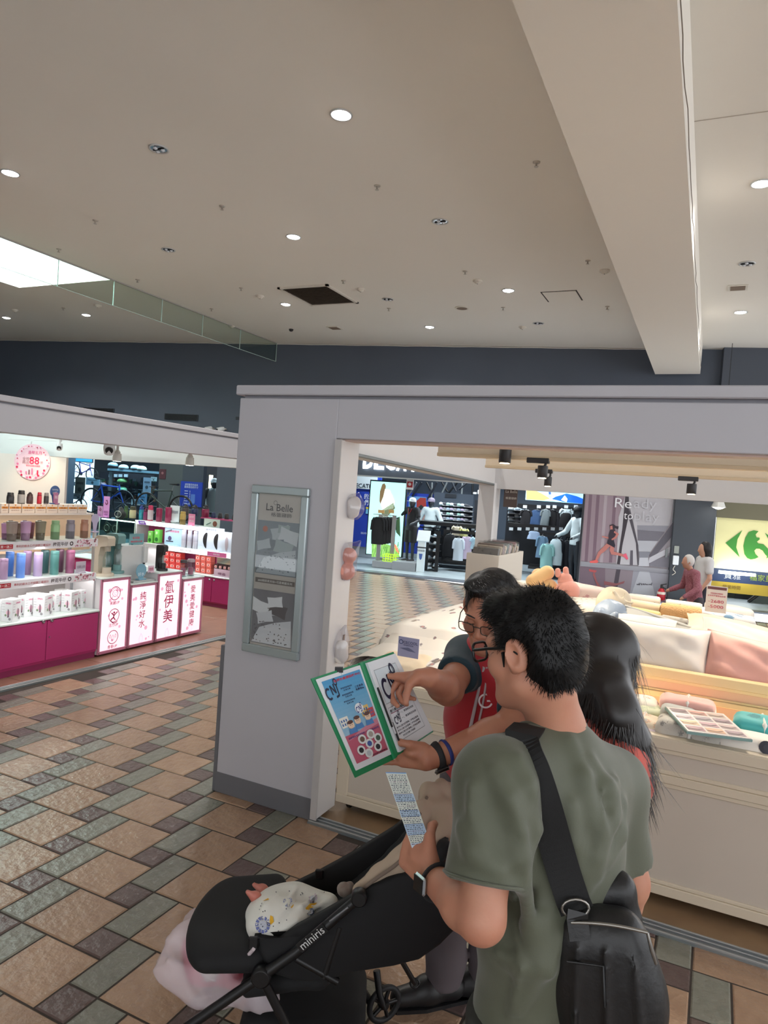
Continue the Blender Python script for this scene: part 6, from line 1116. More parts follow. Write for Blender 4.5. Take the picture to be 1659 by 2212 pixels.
PF=pmat('print_foliage',(236,228,214),(150,116,100),17,.16,(190,150,120));PD=pmat('print_duvet',(234,226,216),(120,110,116),8,.15,(196,130,120));PG=pmat('print_grey_leaf',(196,190,180),(128,124,120),26,.3);PP=pmat('print_pastel',(230,214,190),(222,160,120),13,.3,(160,190,190));PL=pmat('print_lilac',(206,190,196),(176,150,168),10,.3,(226,210,190));PT=pmat('print_teal',(70,170,170),(40,130,134),9,.25)
def pillow(name,label,c,sx,sy,sz,R,mt,cat='pillow',seed=1,pin=.12,seam=None):
    r=np.random.default_rng(seed);k=r.uniform(4,9,4);ph=r.uniform(0,6,4);c=V3(c);n=26;mb=MB();rows=[]
    for sg in(1,-1):
        def f(a,b):
            u,v=2*a-1,2*b-1;e=max(0,(1-u**4)*(1-v**4));t=sz*e**.55*(1+.06*math.sin(k[0]*u+k[1]*v+ph[0]))+.004*math.sin(9*u+ph[1])*math.sin(7*v+ph[2])*e**.3*(sz/.1)+.004
            x=sx*u*(1-pin*(1-abs(v))**1*0-pin*.5*(1-v*v));y=sy*v*(1-pin*.5*(1-u*u));return c+R@V3((x,y,sg*t))
        mb.grid(f if sg>0 else(lambda a,b:f(b,a)),n,n,mt)
    t=T(name,label,cat,c-V3((0,0,min(sx,sy,sz))));ob('cushion',mb,t)
    pp=[c+R@V3(((1-pin*.5*(1-v*v))*sx*u,(1-pin*.5*(1-u*u))*sy*v,0))for u,v in[(x,-1)for x in np.linspace(-1,1,14)]+[(1,x)for x in np.linspace(-1,1,14)[1:]]+[(x,1)for x in np.linspace(1,-1,14)[1:]]+[(-1,x)for x in np.linspace(1,-1,14)[1:-1]]]
    ob('piping',MB().tube(pp,.005,seam or mt,5,False,True),t);return t
def roll(name,label,a,b,r,mt,cat='quilt roll',cap=None):
    a,b=V3(a),V3(b);t=T(name,label,cat,(a+b)/2-V3((0,0,r)));d=unit(b-a);ob('rolled_cloth',MB().tube([a,a+d*.01,(a+b)/2,b-d*.01,b],[r*.93,r,r*1.02,r,r*.93],mt,20),t)
    s=unit(np.cross(d,(0,0,1)));w_=np.cross(s,d)
    for q,nn in((b+d*.002,1),(a-d*.002,-1)):ob('spiral_end',MB().tube([q+(r*.12+r*.78*i/40)*(math.cos(i*.5)*s+math.sin(i*.5)*w_)for i in range(41)],.006,cap or mt,5),t)
    return t
def bundle(name,label,c,half,R,mt,amp=.006,cat='bedding bundle',seed=0,wrap=True):
    half=V3(half)*1.15;c=V3(c);m=max(half)*1.5;S_=SDF(c-m,c+m,.011);S_.bx(c,half,R,min(half)*.75,0).noise(amp,36,seed);t=T(name,label,cat,c-V3((0,0,min(half))));ob('folded_cloth',surfmesh('cloth',*S_.surf(),mt,None,1),t)
    if wrap:ob('band',MB().box(c,V3((half[0]*.16,half[1]*2.03,half[2]*2.03)),col((226,222,216),.4),R,.01),t)
    return t
# --- front counter units
M_cab=mat('counter_oak',(196,184,170),.5,var=(3,.3),c2=(184,172,158),bump=(60,.04,.003));M_mld=mat('counter_moulding',(208,194,172),.45)
for k,(xa,xb,lb)in enumerate(((-1.885,-.76,'left bedding counter unit with a caster beside the pillar'),(-.755,.46,'right bedding counter unit with double mouldings'),(.465,1.6,'bedding counter unit past the right edge'))):
    t=T('bedding_counter',lb,'counter',((xa+xb)/2,3.9,0),group='bedding counter units');y0=3.62;y1=4.29
    ob('front_panel',MB().b2((xa,y0,.07),(xb,y0+.02,.78),M_cab),t);ob('side_panel',MB().b2((xa,y0+.02,.07),(xa+.02,y1,.70),M_cab),t);ob('side_panel',MB().b2((xb-.02,y0+.02,.07),(xb,y1,.70),M_cab),t);ob('tray_floor',MB().b2((xa+.02,y0+.02,.66),(xb-.02,y1,.68),M_cab),t);ob('bottom_board',MB().b2((xa,y0,.055),(xb,y1,.07),M_cab),t)
    for z0,z1,pr in((.75,.80,.018),(.728,.75,.01),(.628,.648,.008),(.588,.628,.016),(.566,.588,.008),(.098,.116,.008),(.05,.098,.016)):ob('moulding',MB().b2((xa,y0-pr,z0),(xb,y0+.01,z1),M_mld,.003),t)
    ob('rim',MB().b2((xa,y0-.012,.795),(xb,y0+.05,.806),M_mld,.003),t)
    if k==0:ob('stile',MB().b2((xa,y0-.012,.09),(xa+.07,y0+.004,.57),M_mld,.002),t)
    for xc in(xa+.06,xb-.06):
        w=ob('caster',MB().lathe([(.032,-.012),(.036,-.006),(.036,.006),(.032,.012)],M_dark,16,(xc,y0+.06,.036),rotm(ry=math.pi/2)),t);ob('caster_hub',MB().lathe([(.016,-.016),(.014,.018)],col((70,92,124),.4),12,(xc,y0+.06,.036),rotm(rz=math.pi/2)@rotm(rx=math.pi/2)),w);ob('caster_fork',MB().b2((xc-.02,y0+.045,.04),(xc+.02,y0+.08,.056),M_dark),w)
t2=T('raised_bed_stand','oak stand with peach lit front carrying pillows and the duvet','display stand',(0,5,0));ob('body',MB().b2((-2.0,4.34,0),(1.7,6.3,.82),M_cab),t2);ob('front_panel',MB().b2((-1.15,4.31,.68),(1.7,4.34,.94),mat('peach_panel',(216,176,146),.5)),t2)
for z0,z1,pr in((.935,.985,.02),(.915,.935,.01),(.855,.868,.008),(.825,.855,.016)):ob('moulding',MB().b2((-1.15,4.31-pr,z0),(1.7,4.36,z1),mat('moulding_warm',(222,196,150),.45),.003),t2)
ob('light_strip',MB().b2((-1.1,4.305,.70),(1.6,4.312,.71),mat('warm_strip',(255,226,170),.4,emit=4)),t2);light('tray_lamp','AREA',(.1,4.27,.80),3,(1,.85,.6),size=2.2,size_y=.04,aim=(.1,4.0,.5))
# --- duvet mound
def duv(a,b):
    u,v=a,b;x=-2.06+.98*u;y=4.0+2.2*v;s=math.sin(math.pi*min(1,max(0,u*1.08)))**.32*math.sin(math.pi*min(1,max(.0,.06+v*.9)))**.35
    return V3((x+.03*math.sin(8*v),y+.03*math.sin(7*u),(.832 if y>4.37 else .74)+.2*s+.012*math.sin(13*u+5*v)+.010*math.sin(9*v-7*u)-.05*(1-v)*(u)))
t=T('printed_duvet','cream duvet printed with feathers mounded at the left of the stand','duvet',(-1.6,5,.82));mb=MB();mb.grid(duv,40,40,PD);mb.grid(lambda a,b:duv(b,a)-V3((0,0,.03)),12,12,PD);ob('duvet',mb,t);ob('edge_hem',MB().tube([duv(0,x)for x in np.linspace(0,1,24)],.012,PD,6),t)
a=None
def leafart(cx,cy,s,rot):
    q=duv(cx,cy);n=unit(np.cross(duv(cx+.02,cy)-q,duv(cx,cy+.02)-q));n=n if n[2]>0 else-n;return q+n*.004,n
mbp=MB();r8=random.Random(5)
for k in range(26):
    cu,cv=r8.uniform(.08,.92),r8.uniform(.05,.8);m_=col(r8.choice(((110,100,108),(176,96,92),(140,120,110))),.8)
    dd=r8.uniform(0,6.28)
    for j in range(5):
        for sg in(-1,1):
            p0=(cu+.012*j*math.cos(dd),cv+.006*j*math.sin(dd));p1=(p0[0]+.012*math.cos(dd+sg*.9),p0[1]+.006*math.sin(dd+sg*.9))
            A_,B2=duv(*p0)+V3((0,0,.004)),duv(*p1)+V3((0,0,.004));sd=unit(np.cross(B2-A_,(0,0,1)))*.004;mbp.add([A_-sd,A_+sd,B2+sd,B2-sd],[(0,1,2,3)],m_)
ob('printed_feathers',mbp,t)['kind']='stuff'
# --- front tray left: pillow, pink cloth, card
pillow('pillow','cream gathered pillow in the front tray behind the binder',(-1.66,4.0,.80),.17,.14,.06,rotm(rx=.25,rz=.2),CC,seed=3);pillow('pillow','flat peach pillow in the front tray under the pointing hand',(-1.36,3.93,.74),.18,.17,.045,rotm(rz=.1),CP,seed=4);pillow('pillow','pale floral pillow in the front tray beside the red vest',(-1.02,3.9,.76),.16,.16,.06,rotm(rz=-.2),PF,seed=5)
signcard(858,1377,903,1420,('y',3.93),(150,150,180),'grey-violet ICECOOL card leaning on the duvet',(('ICECOOL',.58,.74,.2,.72),('涼感科技',.5,.6,.09,.5)),(36,44,84),zb=None,art=lambda a,w,h:(a.ring(w*.14,h*.74,h*.1,h*.03,col((36,60,110)),2),a.poly([(w*.1,h*.42),(w*.5,h*.5),(w*.9,h*.3),(w*.55,h*.32)],col((96,100,130)),2)),base=False,name='icecool_card')
# --- front tray right: folded bundles and a booklet
def yb(px,py,y):return at(px,py,'y',y)
bundle('bedding_bundle','pastel fish print bundle nearest the long haired woman',yb(1385,1572,3.78),(.11,.09,.055),rotm(ry=.15),PP,seed=1);bundle('bedding_bundle','lilac patchwork bundle low in the front tray',yb(1420,1590,3.74),(.09,.07,.04),rotm(rz=.3),PL,seed=2);bundle('bedding_bundle','grey leaf print bundle at the counter rim',yb(1488,1585,3.76),(.135,.085,.05),rotm(ry=.08),PG,seed=3);bundle('bedding_bundle','white bundle with a dark animal face at the right edge',yb(1610,1612,3.76),(.125,.08,.055),rotm(ry=.06),CW,seed=4,wrap=False)
q=yb(1655,1615,3.67);ob('printed_face',MB().lathe([(.03,0),(.012,.004)],col((60,60,70),.6),16,q,rotm(rx=1.3)),bpy.data.objects['bedding_bundle.003'])
bundle('bedding_bundle','pink bundle at the back of the front tray',yb(1485,1530,4.1),(.12,.08,.05),rotm(),CP,seed=5);bundle('bedding_bundle','teal bundle under the booklet corner',yb(1648,1576,3.95),(.12,.09,.05),rotm(),PT,seed=6);bundle('bedding_bundle','pale green bundle by the woman hair',yb(1420,1552,4.0),(.1,.08,.05),rotm(rz=.2),pmat('print_green',(206,210,180),(180,190,160),12,.3),seed=7,wrap=False);bundle('bedding_bundle','grey bundle behind the leaf print one',yb(1465,1548,3.98),(.08,.07,.045),rotm(),CG,seed=8,wrap=False)
bundle('bedding_bundle','cream floral bundle at the far left of the right tray',yb(1365,1530,4.08),(.12,.08,.06),rotm(),PF,seed=9,wrap=False);bundle('bedding_bundle','yellow print bundle leaning between tray bundles',yb(1440,1575,3.86),(.05,.08,.05),rotm(ry=.3),pmat('print_yellow',(226,206,140),(180,150,90),20,.2),seed=10,wrap=False)
A_,B2,C2,D2=at(1484,1579,'d',3.25),at(1626,1597,'d',3.22),at(1629,1542,'d',3.52),at(1499,1537,'d',3.56)
t=T('sample_booklet','fabric sample booklet with a grid of swatches lying on the bundles','booklet',(A_+C2)/2-V3((0,0,.05)));U=unit(B2-A_);Wv=unit((D2-A_)-U*np.dot(D2-A_,U));wU,wV=np.linalg.norm(B2-A_),np.linalg.norm(D2-A_);Nn=np.cross(U,Wv)
ob('cover',MB().prism([(0,0),(wU,0),(wU,wV),(0,wV)],A_-Nn*.014,U,Wv,.012,col((120,150,146),.5)),t);ob('page',MB().prism([(0.004,.004),(wU-.004,.004),(wU-.004,wV-.004),(.004,wV-.004)],A_-Nn*.002,U,Wv,.003,col((226,216,210),.3)),t)
a=Art(A_+Nn*.0015,U,Wv,.0008);sw_=((170,130,140),(226,186,150),(196,170,180),(140,120,128),(214,170,140),(186,150,160),(150,140,150),(206,160,150),(160,140,150),(190,170,170),(150,130,140),(200,180,170))
for i in range(3):
    for j in range(4):a.rect(wU*(.05+.31*i),wV*(.06+.235*j),wU*(.05+.31*i+.27),wV*(.06+.235*j+.17),col(sw_[i*4+j],.4),1);a.line([(wU*(.05+.31*i),wV*(.12+.235*j)),(wU*(.2+.31*i),wV*(.1+.235*j)),(wU*(.3+.31*i),wV*(.14+.235*j))],wV*.03,col(tuple(int(x*.55)for x in sw_[i*4+j]),.4),2)
a.done('swatches',t)
# --- pillows on the stand
pillow('pillow','plump white satin pillow standing at the stand front',(-.245,4.5,1.055),.27,.15,.085,rotm(rx=1.25),CS,seed=11,seam=CG);pillow('pillow','large pink satin pillow at the stand front',(.30,4.5,1.03),.31,.16,.085,rotm(rx=1.22,rz=-.04)@rotm(rz=-.08),CP,seed=12,seam=CP);pillow('pillow','flat pale grey pillow lying behind the pink one',(.30,4.70,1.135),.34,.16,.04,rotm(rx=.3,ry=.16),CG,seed=13);pillow('pillow','white pillow peeping over the satin pillow',(-.34,4.62,1.14),.17,.1,.05,rotm(rx=.7),CW,seed=14);pillow('pillow','long cream pillow across the right of the stand',(.32,5.1,1.075),.46,.2,.075,rotm(rx=.2,ry=.15),CC,seed=15);pillow('pillow','cream pillow under the long one',(.36,4.95,1.0),.44,.2,.06,rotm(rx=.2,ry=.12),CC,seed=16)
# grey contour pillow (wavy slab)
G0,G1,G2,G3=at(1349,1318,'d',4.75),at(1497,1368,'d',4.55),at(1491,1398,'d',4.45),at(1372,1380,'d',4.5)
def con(a,b):
    top=G0*(1-a)+G1*a;bot=G3*(1-a)+G2*a;p=bot*(1-b)+top*b;return p
S_=SDF(np.min([G0,G1,G2,G3],0)-.15,np.max([G0,G1,G2,G3],0)+.15,.01)
for k in range(13):
    a_=k/12;nx=V3((0,-.045*math.sin(a_*math.pi*2.1+.5),0));S_.cap(con(a_,.12)+nx,con(a_,.95)+nx*.3+V3((0,.04,0)),.036,.03,.05)
t=T('contour_pillow','grey memory foam contour pillow set slantwise on the stand','pillow',(G0+G2)/2-V3((0,0,.1)));ob('foam',surfmesh('foam',*S_.surf(),CG),t);ob('edge_seam',MB().tube([con(x,1.0)+V3((0,.0,.03))for x in np.linspace(0,1,12)],.008,CG,6),t)
# blue-grey wrapped bag and beige pouch
def bag(name,label,px0,py0,px1,py1,d,mt,seed,knot=None,cat='wrapped bedding',thick=.8):
    c=at((px0+px1)/2,(py0+py1)/2,'d',d);sc=d/FPX;hw,hh=(px1-px0)*sc/2,(py1-py0)*sc/2;S_=SDF(c-max(hw,hh)*1.5,c+max(hw,hh)*1.5,.009);R=basis(RT,FW,UP);S_.ell(c,(hw*.95,hw*thick,hh*.95),R@rotm(ry=.5),k=.02);r=random.Random(seed)
    for k in range(9):a0=r.uniform(0,6.28);p=c+RT*hw*.8*math.cos(a0)-FW*hw*.5+UP*hh*.8*math.sin(a0);S_.cap(p,c+RT*r.uniform(-.4,.4)*hw-FW*hw*thick*.85+UP*r.uniform(-.4,.4)*hh,.012,.008,.02)
    S_.noise(.007,45,seed);t=T(name,label,cat,c-V3((0,0,hh)));ob('wrapping',surfmesh('wrap',*S_.surf(),mt),t)
    if knot:p=at(*knot,'d',d-.18);S2=SDF(p-.07,p+.07,.006);S2.cap(p-RT*.02,p+RT*.02+UP*.03,.02,.026,.01).cap(p-RT*.02-UP*.03,p+UP*.01,.014,.02,.01).noise(.006,90,3);ob('knot',surfmesh('knot',*S2.surf(),mt),t);ob('knot_gap',MB().lathe([(.014,0),(.004,.004)],M_dark,10,p-RT*.03+UP*.012-FW*.01),t)
    return t
bag('wrapped_cushion','blue-grey plastic wrapped cushion beside the contour pillow',1272,1292,1360,1392,4.75,CB,2,(1322,1340));bag('wrapped_cushion','beige fabric pouch standing behind the blue-grey wrap',1284,1266,1366,1345,5.1,mat('pouch_beige',(214,200,176),.6,bump=(10,.3,.01)),5,None,thick=.5)
bundle('bedding_bundle','pale floral quilt spread behind the woman head',at(1262,1320,'d',5.3),(.2,.2,.07),rotm(rz=.4),PF,seed=21,wrap=False);bundle('bedding_bundle','pink floral quilt at the back of the stand',at(1290,1285,'d',6.0),(.22,.16,.055),rotm(rz=.4,ry=.1),pmat('print_rose',(232,208,196),(200,150,150),14,.2),seed=22,wrap=False)
# rolls
def rl2(lb,px0,py0,px1,py1,d0,d1,r,mt):roll('quilt_roll',lb,at(px0,py0,'d',d0),at(px1,py1,'d',d1),r,mt)
rl2('white floral quilt roll, topmost at the left',1358,1293,1424,1301,5.9,5.8,.045,PF);rl2('cream quilt roll under the white floral one',1360,1307,1424,1318,5.75,5.65,.052,CC);rl2('yellow print quilt roll behind the contour pillow',1362,1322,1424,1334,5.5,5.4,.045,pmat('print_yellow',(226,206,140),(180,150,90),20,.2));rl2('tan waffle quilt roll in the middle',1428,1318,1512,1330,5.6,5.5,.062,mat('waffle_tan',(226,178,124),.85,bump=(90,.9,.012)));rl2('white floral quilt roll above the tan one',1440,1304,1514,1314,5.75,5.65,.04,PF);rl2('grey marbled quilt roll under the tan one',1430,1340,1484,1350,5.3,5.2,.045,PG)
bundle('bedding_bundle','folded blue and white bedding stack under the price sign',at(1562,1333,'d',5.6),(.2,.12,.03),rotm(ry=.08),pmat('print_blue',(214,214,214),(110,146,176),9,.3),seed=31,wrap=False);bundle('bedding_bundle','folded beige bedding lowest under the price sign',at(1560,1350,'d',5.45),(.22,.14,.03),rotm(ry=.1),CC,seed=32,wrap=False);bundle('bedding_bundle','bagged cream bedding right behind the price sign',at(1575,1320,'d',5.8),(.16,.1,.04),rotm(ry=.08),CW,seed=33,wrap=False)
_p=at(1545,1325,'d',5.5)
signcard(1522,1266,1568,1323,('y',float(_p[1])),(222,214,208),'white price sign reading 2680 and 5000',(('市場最優質舒眠寢具',.5,.72,.07,.6),('全館兩件優惠組合價',.5,.63,.07,.85),('2680',.55,.42,.17,.62),('5000',.55,.22,.17,.62)),(196,40,84),base=False,name='price_sign',art=lambda a,w,h:(a.rect(w*.05,h*.87,w*.95,h*.97,col((110,66,70)),2),a.rect(w*.12,h*.4,w*.22,h*.41,col((196,40,84)),2),a.rect(w*.12,h*.2,w*.22,h*.21,col((196,40,84)),2)))
# plush toys
def plush(name,label,parts,d,mt,extra=None):
    P_=[(at(x,y,'d',d+dd),r*d/FPX,e_)for x,y,r,dd,e_ in parts];lo=np.min([p-r*1.5 for p,r,_ in P_],0);hi=np.max([p+r*1.5 for p,r,_ in P_],0);S_=SDF(lo,hi,.008);c=P_[0][0];t=T(name,label,'plush toy',c-V3((0,0,P_[0][1])));B=SDF(lo,hi,.008);B.ell(P_[0][0],(P_[0][1],)*3,k=.01);ob('body',surfmesh('body',*B.surf(),mt),t)
    for p,r,e_ in P_[1:]:
        B=SDF(p-r*2,p+r*2,.006);B.cap(p-UP*r*e_*.7+RT*e_*r*.1,p+UP*r*e_*.7,r*.95,r*.85,.01);ob('ear' if r<.075 and e_>.3 else 'head',surfmesh('limb',*B.surf(),mt),t)
    return t
M_pt=mat('plush_tan',(232,188,130),.95,sheen=.5,bump=(120,.3,.004));M_pp=mat('plush_pink',(232,160,142),.95,sheen=.5,bump=(120,.3,.004))
plush('plush_rabbit','tan plush animal seen from behind on the stand',((1180,1275,27,0,0),(1163,1246,18,.05,.25)),5.9,M_pt);plush('plush_rabbit','pink plush rabbit seen from behind beside the tan one',((1226,1278,26,0,0),(1221,1253,18,.02,.1),(1205,1237,7,.02,.9),(1222,1234,7,.02,.9)),5.8,M_pp)
B3=SDF(at(1162,1246,'d',5.9)-.2,at(1162,1246,'d',5.9)+.2,.008);B3.cap(at(1150,1255,'d',5.86),at(1182,1237,'d',5.9),.055,.06,.02);ob('folded_ear',surfmesh('ear',*B3.surf(),M_pt),bpy.data.objects['plush_rabbit'])
bundle('bedding_bundle','clear bagged white bedding behind the tan plush',at(1140,1275,'d',6.0),(.12,.1,.06),rotm(),CW,seed=41,wrap=False)
# white bin with bagged packs
bn=T('pack_bin','white open bin holding bagged fabric packs before the corner post','bin',(-2.1,7.3,0));bx0,bx1,by0,by1,bz_=-2.3,-1.955,6.95,7.95,1.3;M_bin=mat('bin_cream',(220,212,200),.5)
for lo,hi in(((bx0,by0),(bx1,by0+.02)),((bx0,by1-.02),(bx1,by1)),((bx0,by0+.02),(bx0+.02,by1-.02)),((bx1-.02,by0+.02),(bx1,by1-.02))):ob('wall_panel',MB().b2((*lo,.02),(*hi,bz_),M_bin,.002),bn)
ob('inner_floor',MB().b2((bx0+.02,by0+.02,1.0),(bx1-.02,by1-.02,1.02),M_bin),bn)
PKC=((120,116,112),(206,190,170),(150,130,120),(176,120,130),(226,206,186),(130,140,140),(190,150,110),(214,190,190))
for k in range(14):
    y=by0+.09+k*.06;c=V3(((bx0+bx1)/2+random.uniform(-.01,.01),y,1.225+.02*(k%3)));R=rotm(rx=-.45,rz=random.uniform(-.1,.1));t=T('fabric_pack','bagged fabric pack, %s from the front of the white bin'%ORD[k],'fabric pack',c-V3((0,0,.17)),group='packs in the white bin');pm=pmat('pack_print_%d'%(k%8),PKC[k%8],tuple(int(x*.7)for x in PKC[k%8]),22,.2)
    ob('folded_cloth',MB().box(c,(.28,.03,.3),pm,R,.01),t);ob('clear_bag',MB().box(c,(.29,.036,.34),glass_mat('poly_bag',(240,240,240),.14,.15),R,.012),t)
# bags hung on the back of the pillar
M_poly=glass_mat('poly_bag2',(236,236,240),.16,.2)
def hung(label,pts,d,mt,hook):
    c=at(pts[0][0],pts[0][1],'d',d);t=T('hung_bag',label,'hung bag',c);S_=SDF(c-.3,c+.3,.008)
    for x,y,r in pts:S_.ell(at(x,y,'d',d),(r*d/FPX,r*d/FPX*.6,r*d/FPX),basis(RT,FW,UP),.02)
    S_.noise(.012,55,4)
    ob('contents',surfmesh('contents',*S_.surf(),mt),t);S2=SDF(c-.36,c+.36,.012)
    for x,y,r in pts:S2.ell(at(x,y,'d',d),(r*d/FPX*1.22,r*d/FPX*.8,r*d/FPX*1.22),basis(RT,FW,UP),.03)
    h_=at(*hook,'d',d);S2.cap(c,h_,.05,.015,.05).noise(.006,50,2);ob('clear_bag',surfmesh('bag',*S2.surf(),M_poly),t)
hung('pink plush in a clear bag hung behind the white door panel',((752,1198,17),(748,1235,18)),4.0,M_pp,(778,1170));hung('white fabric in a clear bag hung high behind the door panel',((764,1090,16),(762,1106,15)),4.0,CW,(776,1065));hung('white fabric in a clear bag hung low behind the door panel',((736,1395,14),(738,1418,14)),4.0,CW,(746,1350))
# brown banner on the corner post
u_=at(1099,1050,'y',8.27);v_=at(1116,1097,'y',8.27);t=T('brown_banner','narrow brown shop banner with white lettering beside the corner post','banner',V3((u_[0],8.27,v_[2])));ob('cloth',MB().b2((u_[0]-.05,8.264,v_[2]),(v_[0],8.274,u_[2]+.1),mat('banner_brown',(92,78,74),.6)),t);a=Art((u_[0]-.05,8.263,v_[2]),(1,0,0),(0,0,1),.002);w_=v_[0]-u_[0]+.05;a.text('La Belle',w_*.55,.19,.05,col((220,214,206)),1,0,width=w_*.85);a.text('格蕾寢飾',w_*.55,.11,.03,col((220,214,206)),1,0,width=w_*.8);a.done('lettering',t);ob('rod',MB().cyl((u_[0]-.06,8.269,u_[2]+.1),(v_[0]+.01,8.269,u_[2]+.1),.008,M_alu,6),t)
# ================================================================== PEOPLE IN THE FOREGROUND
RH=V3((math.cos(YAW),math.sin(YAW),0));FH=V3((-math.sin(YAW),math.cos(YAW),0));ZZ=V3((0,0,1))
def D(px,py,d):return at(px,py,'d',d)
def skinmat(name,c,c2):
    return mat(name,c,.5,var=(14,.6),c2=c2,bump=(160,.12,.002),sss=.12)
SK1=skinmat('skin_young',(194,138,112),(176,112,90));SK2=skinmat('skin_older',(188,130,103),(164,100,79));LIP=mat('lip',(178,108,94),.45);NAIL=mat('nail',(214,160,148),.3)
def head_sdf(S_,c,R,k=1.,ears=True):
    L=lambda x,y,z:V3(c)+R@(V3((x,y,z))*k);E=lambda p,r,op='add',kk=.012:S_.ell(L(*p),V3(r)*k,R,kk,op);C_=lambda a,b,r1,r2=None,kk=.012:S_.cap(L(*a),L(*b),r1*k,(r2 or r1)*k,kk)
    E((0,-.012,.03),(.074,.094,.085));E((0,.028,-.035),(.06,.062,.088),kk=.03);
    for s in(-1,1):C_((s*.046,.005,-.07),(s*.018,.068,-.1),.026,.022,.03);E((s*.043,.058,-.03),(.026,.026,.028),kk=.02)
    E((0,.07,-.104),(.022,.02,.018),kk=.02);C_((-.036,.08,.02),(.036,.08,.02),.012,None,.02)
    for s in(-1,1):E((s*.032,.098,.0),(.019,.016,.012),'sub',.008);E((s*.032,.077,-.001),(.018,.014,.0115),kk=.004)
    C_((0,.086,.012),(0,.106,-.03),.009,.0135,.012);
    for s in(-1,1):E((s*.013,.098,-.036),(.010,.011,.009),kk=.006)
    C_((-.02,.084,-.066),(.02,.084,-.066),.0075,None,.006);C_((-.017,.083,-.079),(.017,.083,-.079),.0085,None,.006)
    if ears:
        for s in(-1,1):
            Re=R@rotm(rz=s*-.5,rx=-.15);S_.ell(L(s*.083,-.014,-.006),V3((.009,.023,.036))*k,Re,.006);S_.ell(L(s*.093,-.010,-.004),V3((.009,.014,.024))*k,Re,.003,'sub');S_.ell(L(s*.079,-.004,-.034),V3((.008,.01,.011))*k,Re,.006)
def hand_sdf(S_,w,f,n,s,curls,thumb,k=1.,spread=1.):
    """w wrist, f finger way, n out of the palm, s thumb side; curls: per finger 3 bends; returns nail spots"""
    f,n,s=unit(f),unit(n),unit(s);w=V3(w);o4=(.030,.010,-.011,-.030);ln=((.043,.026,.021),(.047,.03,.022),(.043,.028,.021),(.034,.021,.018));nails=[]
    for i in range(4):
        kn=w+k*(f*(.092,.095,.09,.082)[i]+s*o4[i]*spread);S_.cap(w+k*(f*.012+s*o4[i]*.62),kn,.0155*k,.0125*k,.014);p=kn;a=0;r=(.0095,.0098,.0092,.0082)[i]*k
        for j in range(3):
            a+=curls[i][j];d=f*math.cos(a)+n*math.sin(a)+s*(.12*(1.5-i)*(spread-1)+(.06*(1.5-i)if a<.6 else 0));q=p+unit(d)*ln[i][j]*k;S_.cap(p,q,r*(1-.06*j),r*(.95-.08*j),.004 if j else .006);p=q
        nails.append((p-unit(d)*.006*k,unit(d),-n*math.cos(a)+f*math.sin(a),.0062*k))
    b=w+k*(f*.022+s*.028);p1=b+k*unit(thumb[0])*.042;p2=p1+k*unit(thumb[1])*.03;p3=p2+k*unit(thumb[2])*.022;S_.cap(b,p1,.0175*k,.0125*k,.014);S_.cap(p1,p2,.0115*k,.0105*k,.005);S_.cap(p2,p3,.0105*k,.0085*k,.004);S_.ell(w+k*(f*.045+s*.014+n*.008),V3((.03,.03,.016))*k,None,.015)
    nails.append((p3-unit(thumb[2])*.004*k,unit(thumb[2]),unit(s*.6-n*.8),.0075*k));return nails
def joined(*pf):
    P=[];F_=[];b=0
    for p,f in pf:P.append(p);F_.append(f+b);b+=len(p)
    return np.concatenate(P),np.concatenate(F_)
def relax(P,f,n):
    e=np.concatenate([f[:,[0,1]],f[:,[1,2]],f[:,[2,3]],f[:,[3,0]]]);m=len(P);cnt=np.bincount(e.ravel(),minlength=m)[:,None]
    for _ in range(n):
        A=np.zeros_like(P)
        for i in range(3):A[:,i]=np.bincount(e[:,0],P[e[:,1],i],m)+np.bincount(e[:,1],P[e[:,0],i],m)
        P=.45*P+.55*A/np.maximum(cnt,1)
    return P
def hit(S_,px,py,t0=1.0,t1=3.2):
    d=ray(px,py);ts=np.arange(t0,t1,.003);P=CAM+ts[:,None]*d;I=np.round((P-S_.lo)/S_.h).astype(int);ok=((I>=0)&(I<S_.n)).all(1);v=np.ones(len(ts));v[ok]=S_.F[tuple(I[ok].T)]
    w=np.where(v<0)[0];return None if len(w)==0 else P[w[0]]
def folds(S_,lines,r=.009,k=.022,sink=.004):
    base=SDF(S_.lo,S_.lo+S_.h,S_.h);base.__dict__.update(S_.__dict__);base.F=S_.F.copy()
    for ln in lines:
        H_=[hit(base,*q)for q in ln];H_=[h for h in H_ if h is not None];H_=[h+ray(829,1106)*0+FW*sink for h in H_];n=len(H_)
        for i in range(n-1):t=i/max(1,n-1);S_.cap(H_[i],H_[i+1],r*(.4+.6*math.sin(math.pi*(.15+.7*t))),r*(.4+.6*math.sin(math.pi*(.15+.7*(i+1)/max(1,n-1)))),k)
def strands(P,f,dirfn,n,L,w,mt,seed=0):
    r=np.random.default_rng(seed);c=P[f].mean(1);nr=np.cross(P[f[:,1]]-P[f[:,0]],P[f[:,2]]-P[f[:,0]]);nr/=np.linalg.norm(nr,axis=1)[:,None]+1e-9;mb=MB();vs=[];fs=[]
    for i in r.integers(0,len(c),n):
        d=unit(dirfn(c[i],nr[i])+r.normal(size=3)*.16);l=L*r.uniform(.6,1.3);s=unit(np.cross(d,nr[i]))*w;a=c[i]-nr[i]*.004;m_=a+d*l*.55+nr[i]*.002;b=len(vs);vs+=[a-s,a+s,m_+s*.8,m_-s*.8,a+d*l];fs+=[(b,b+1,b+2,b+3),(b+3,b+2,b+4)]
    mb.add(vs,fs,mt,True);return mb
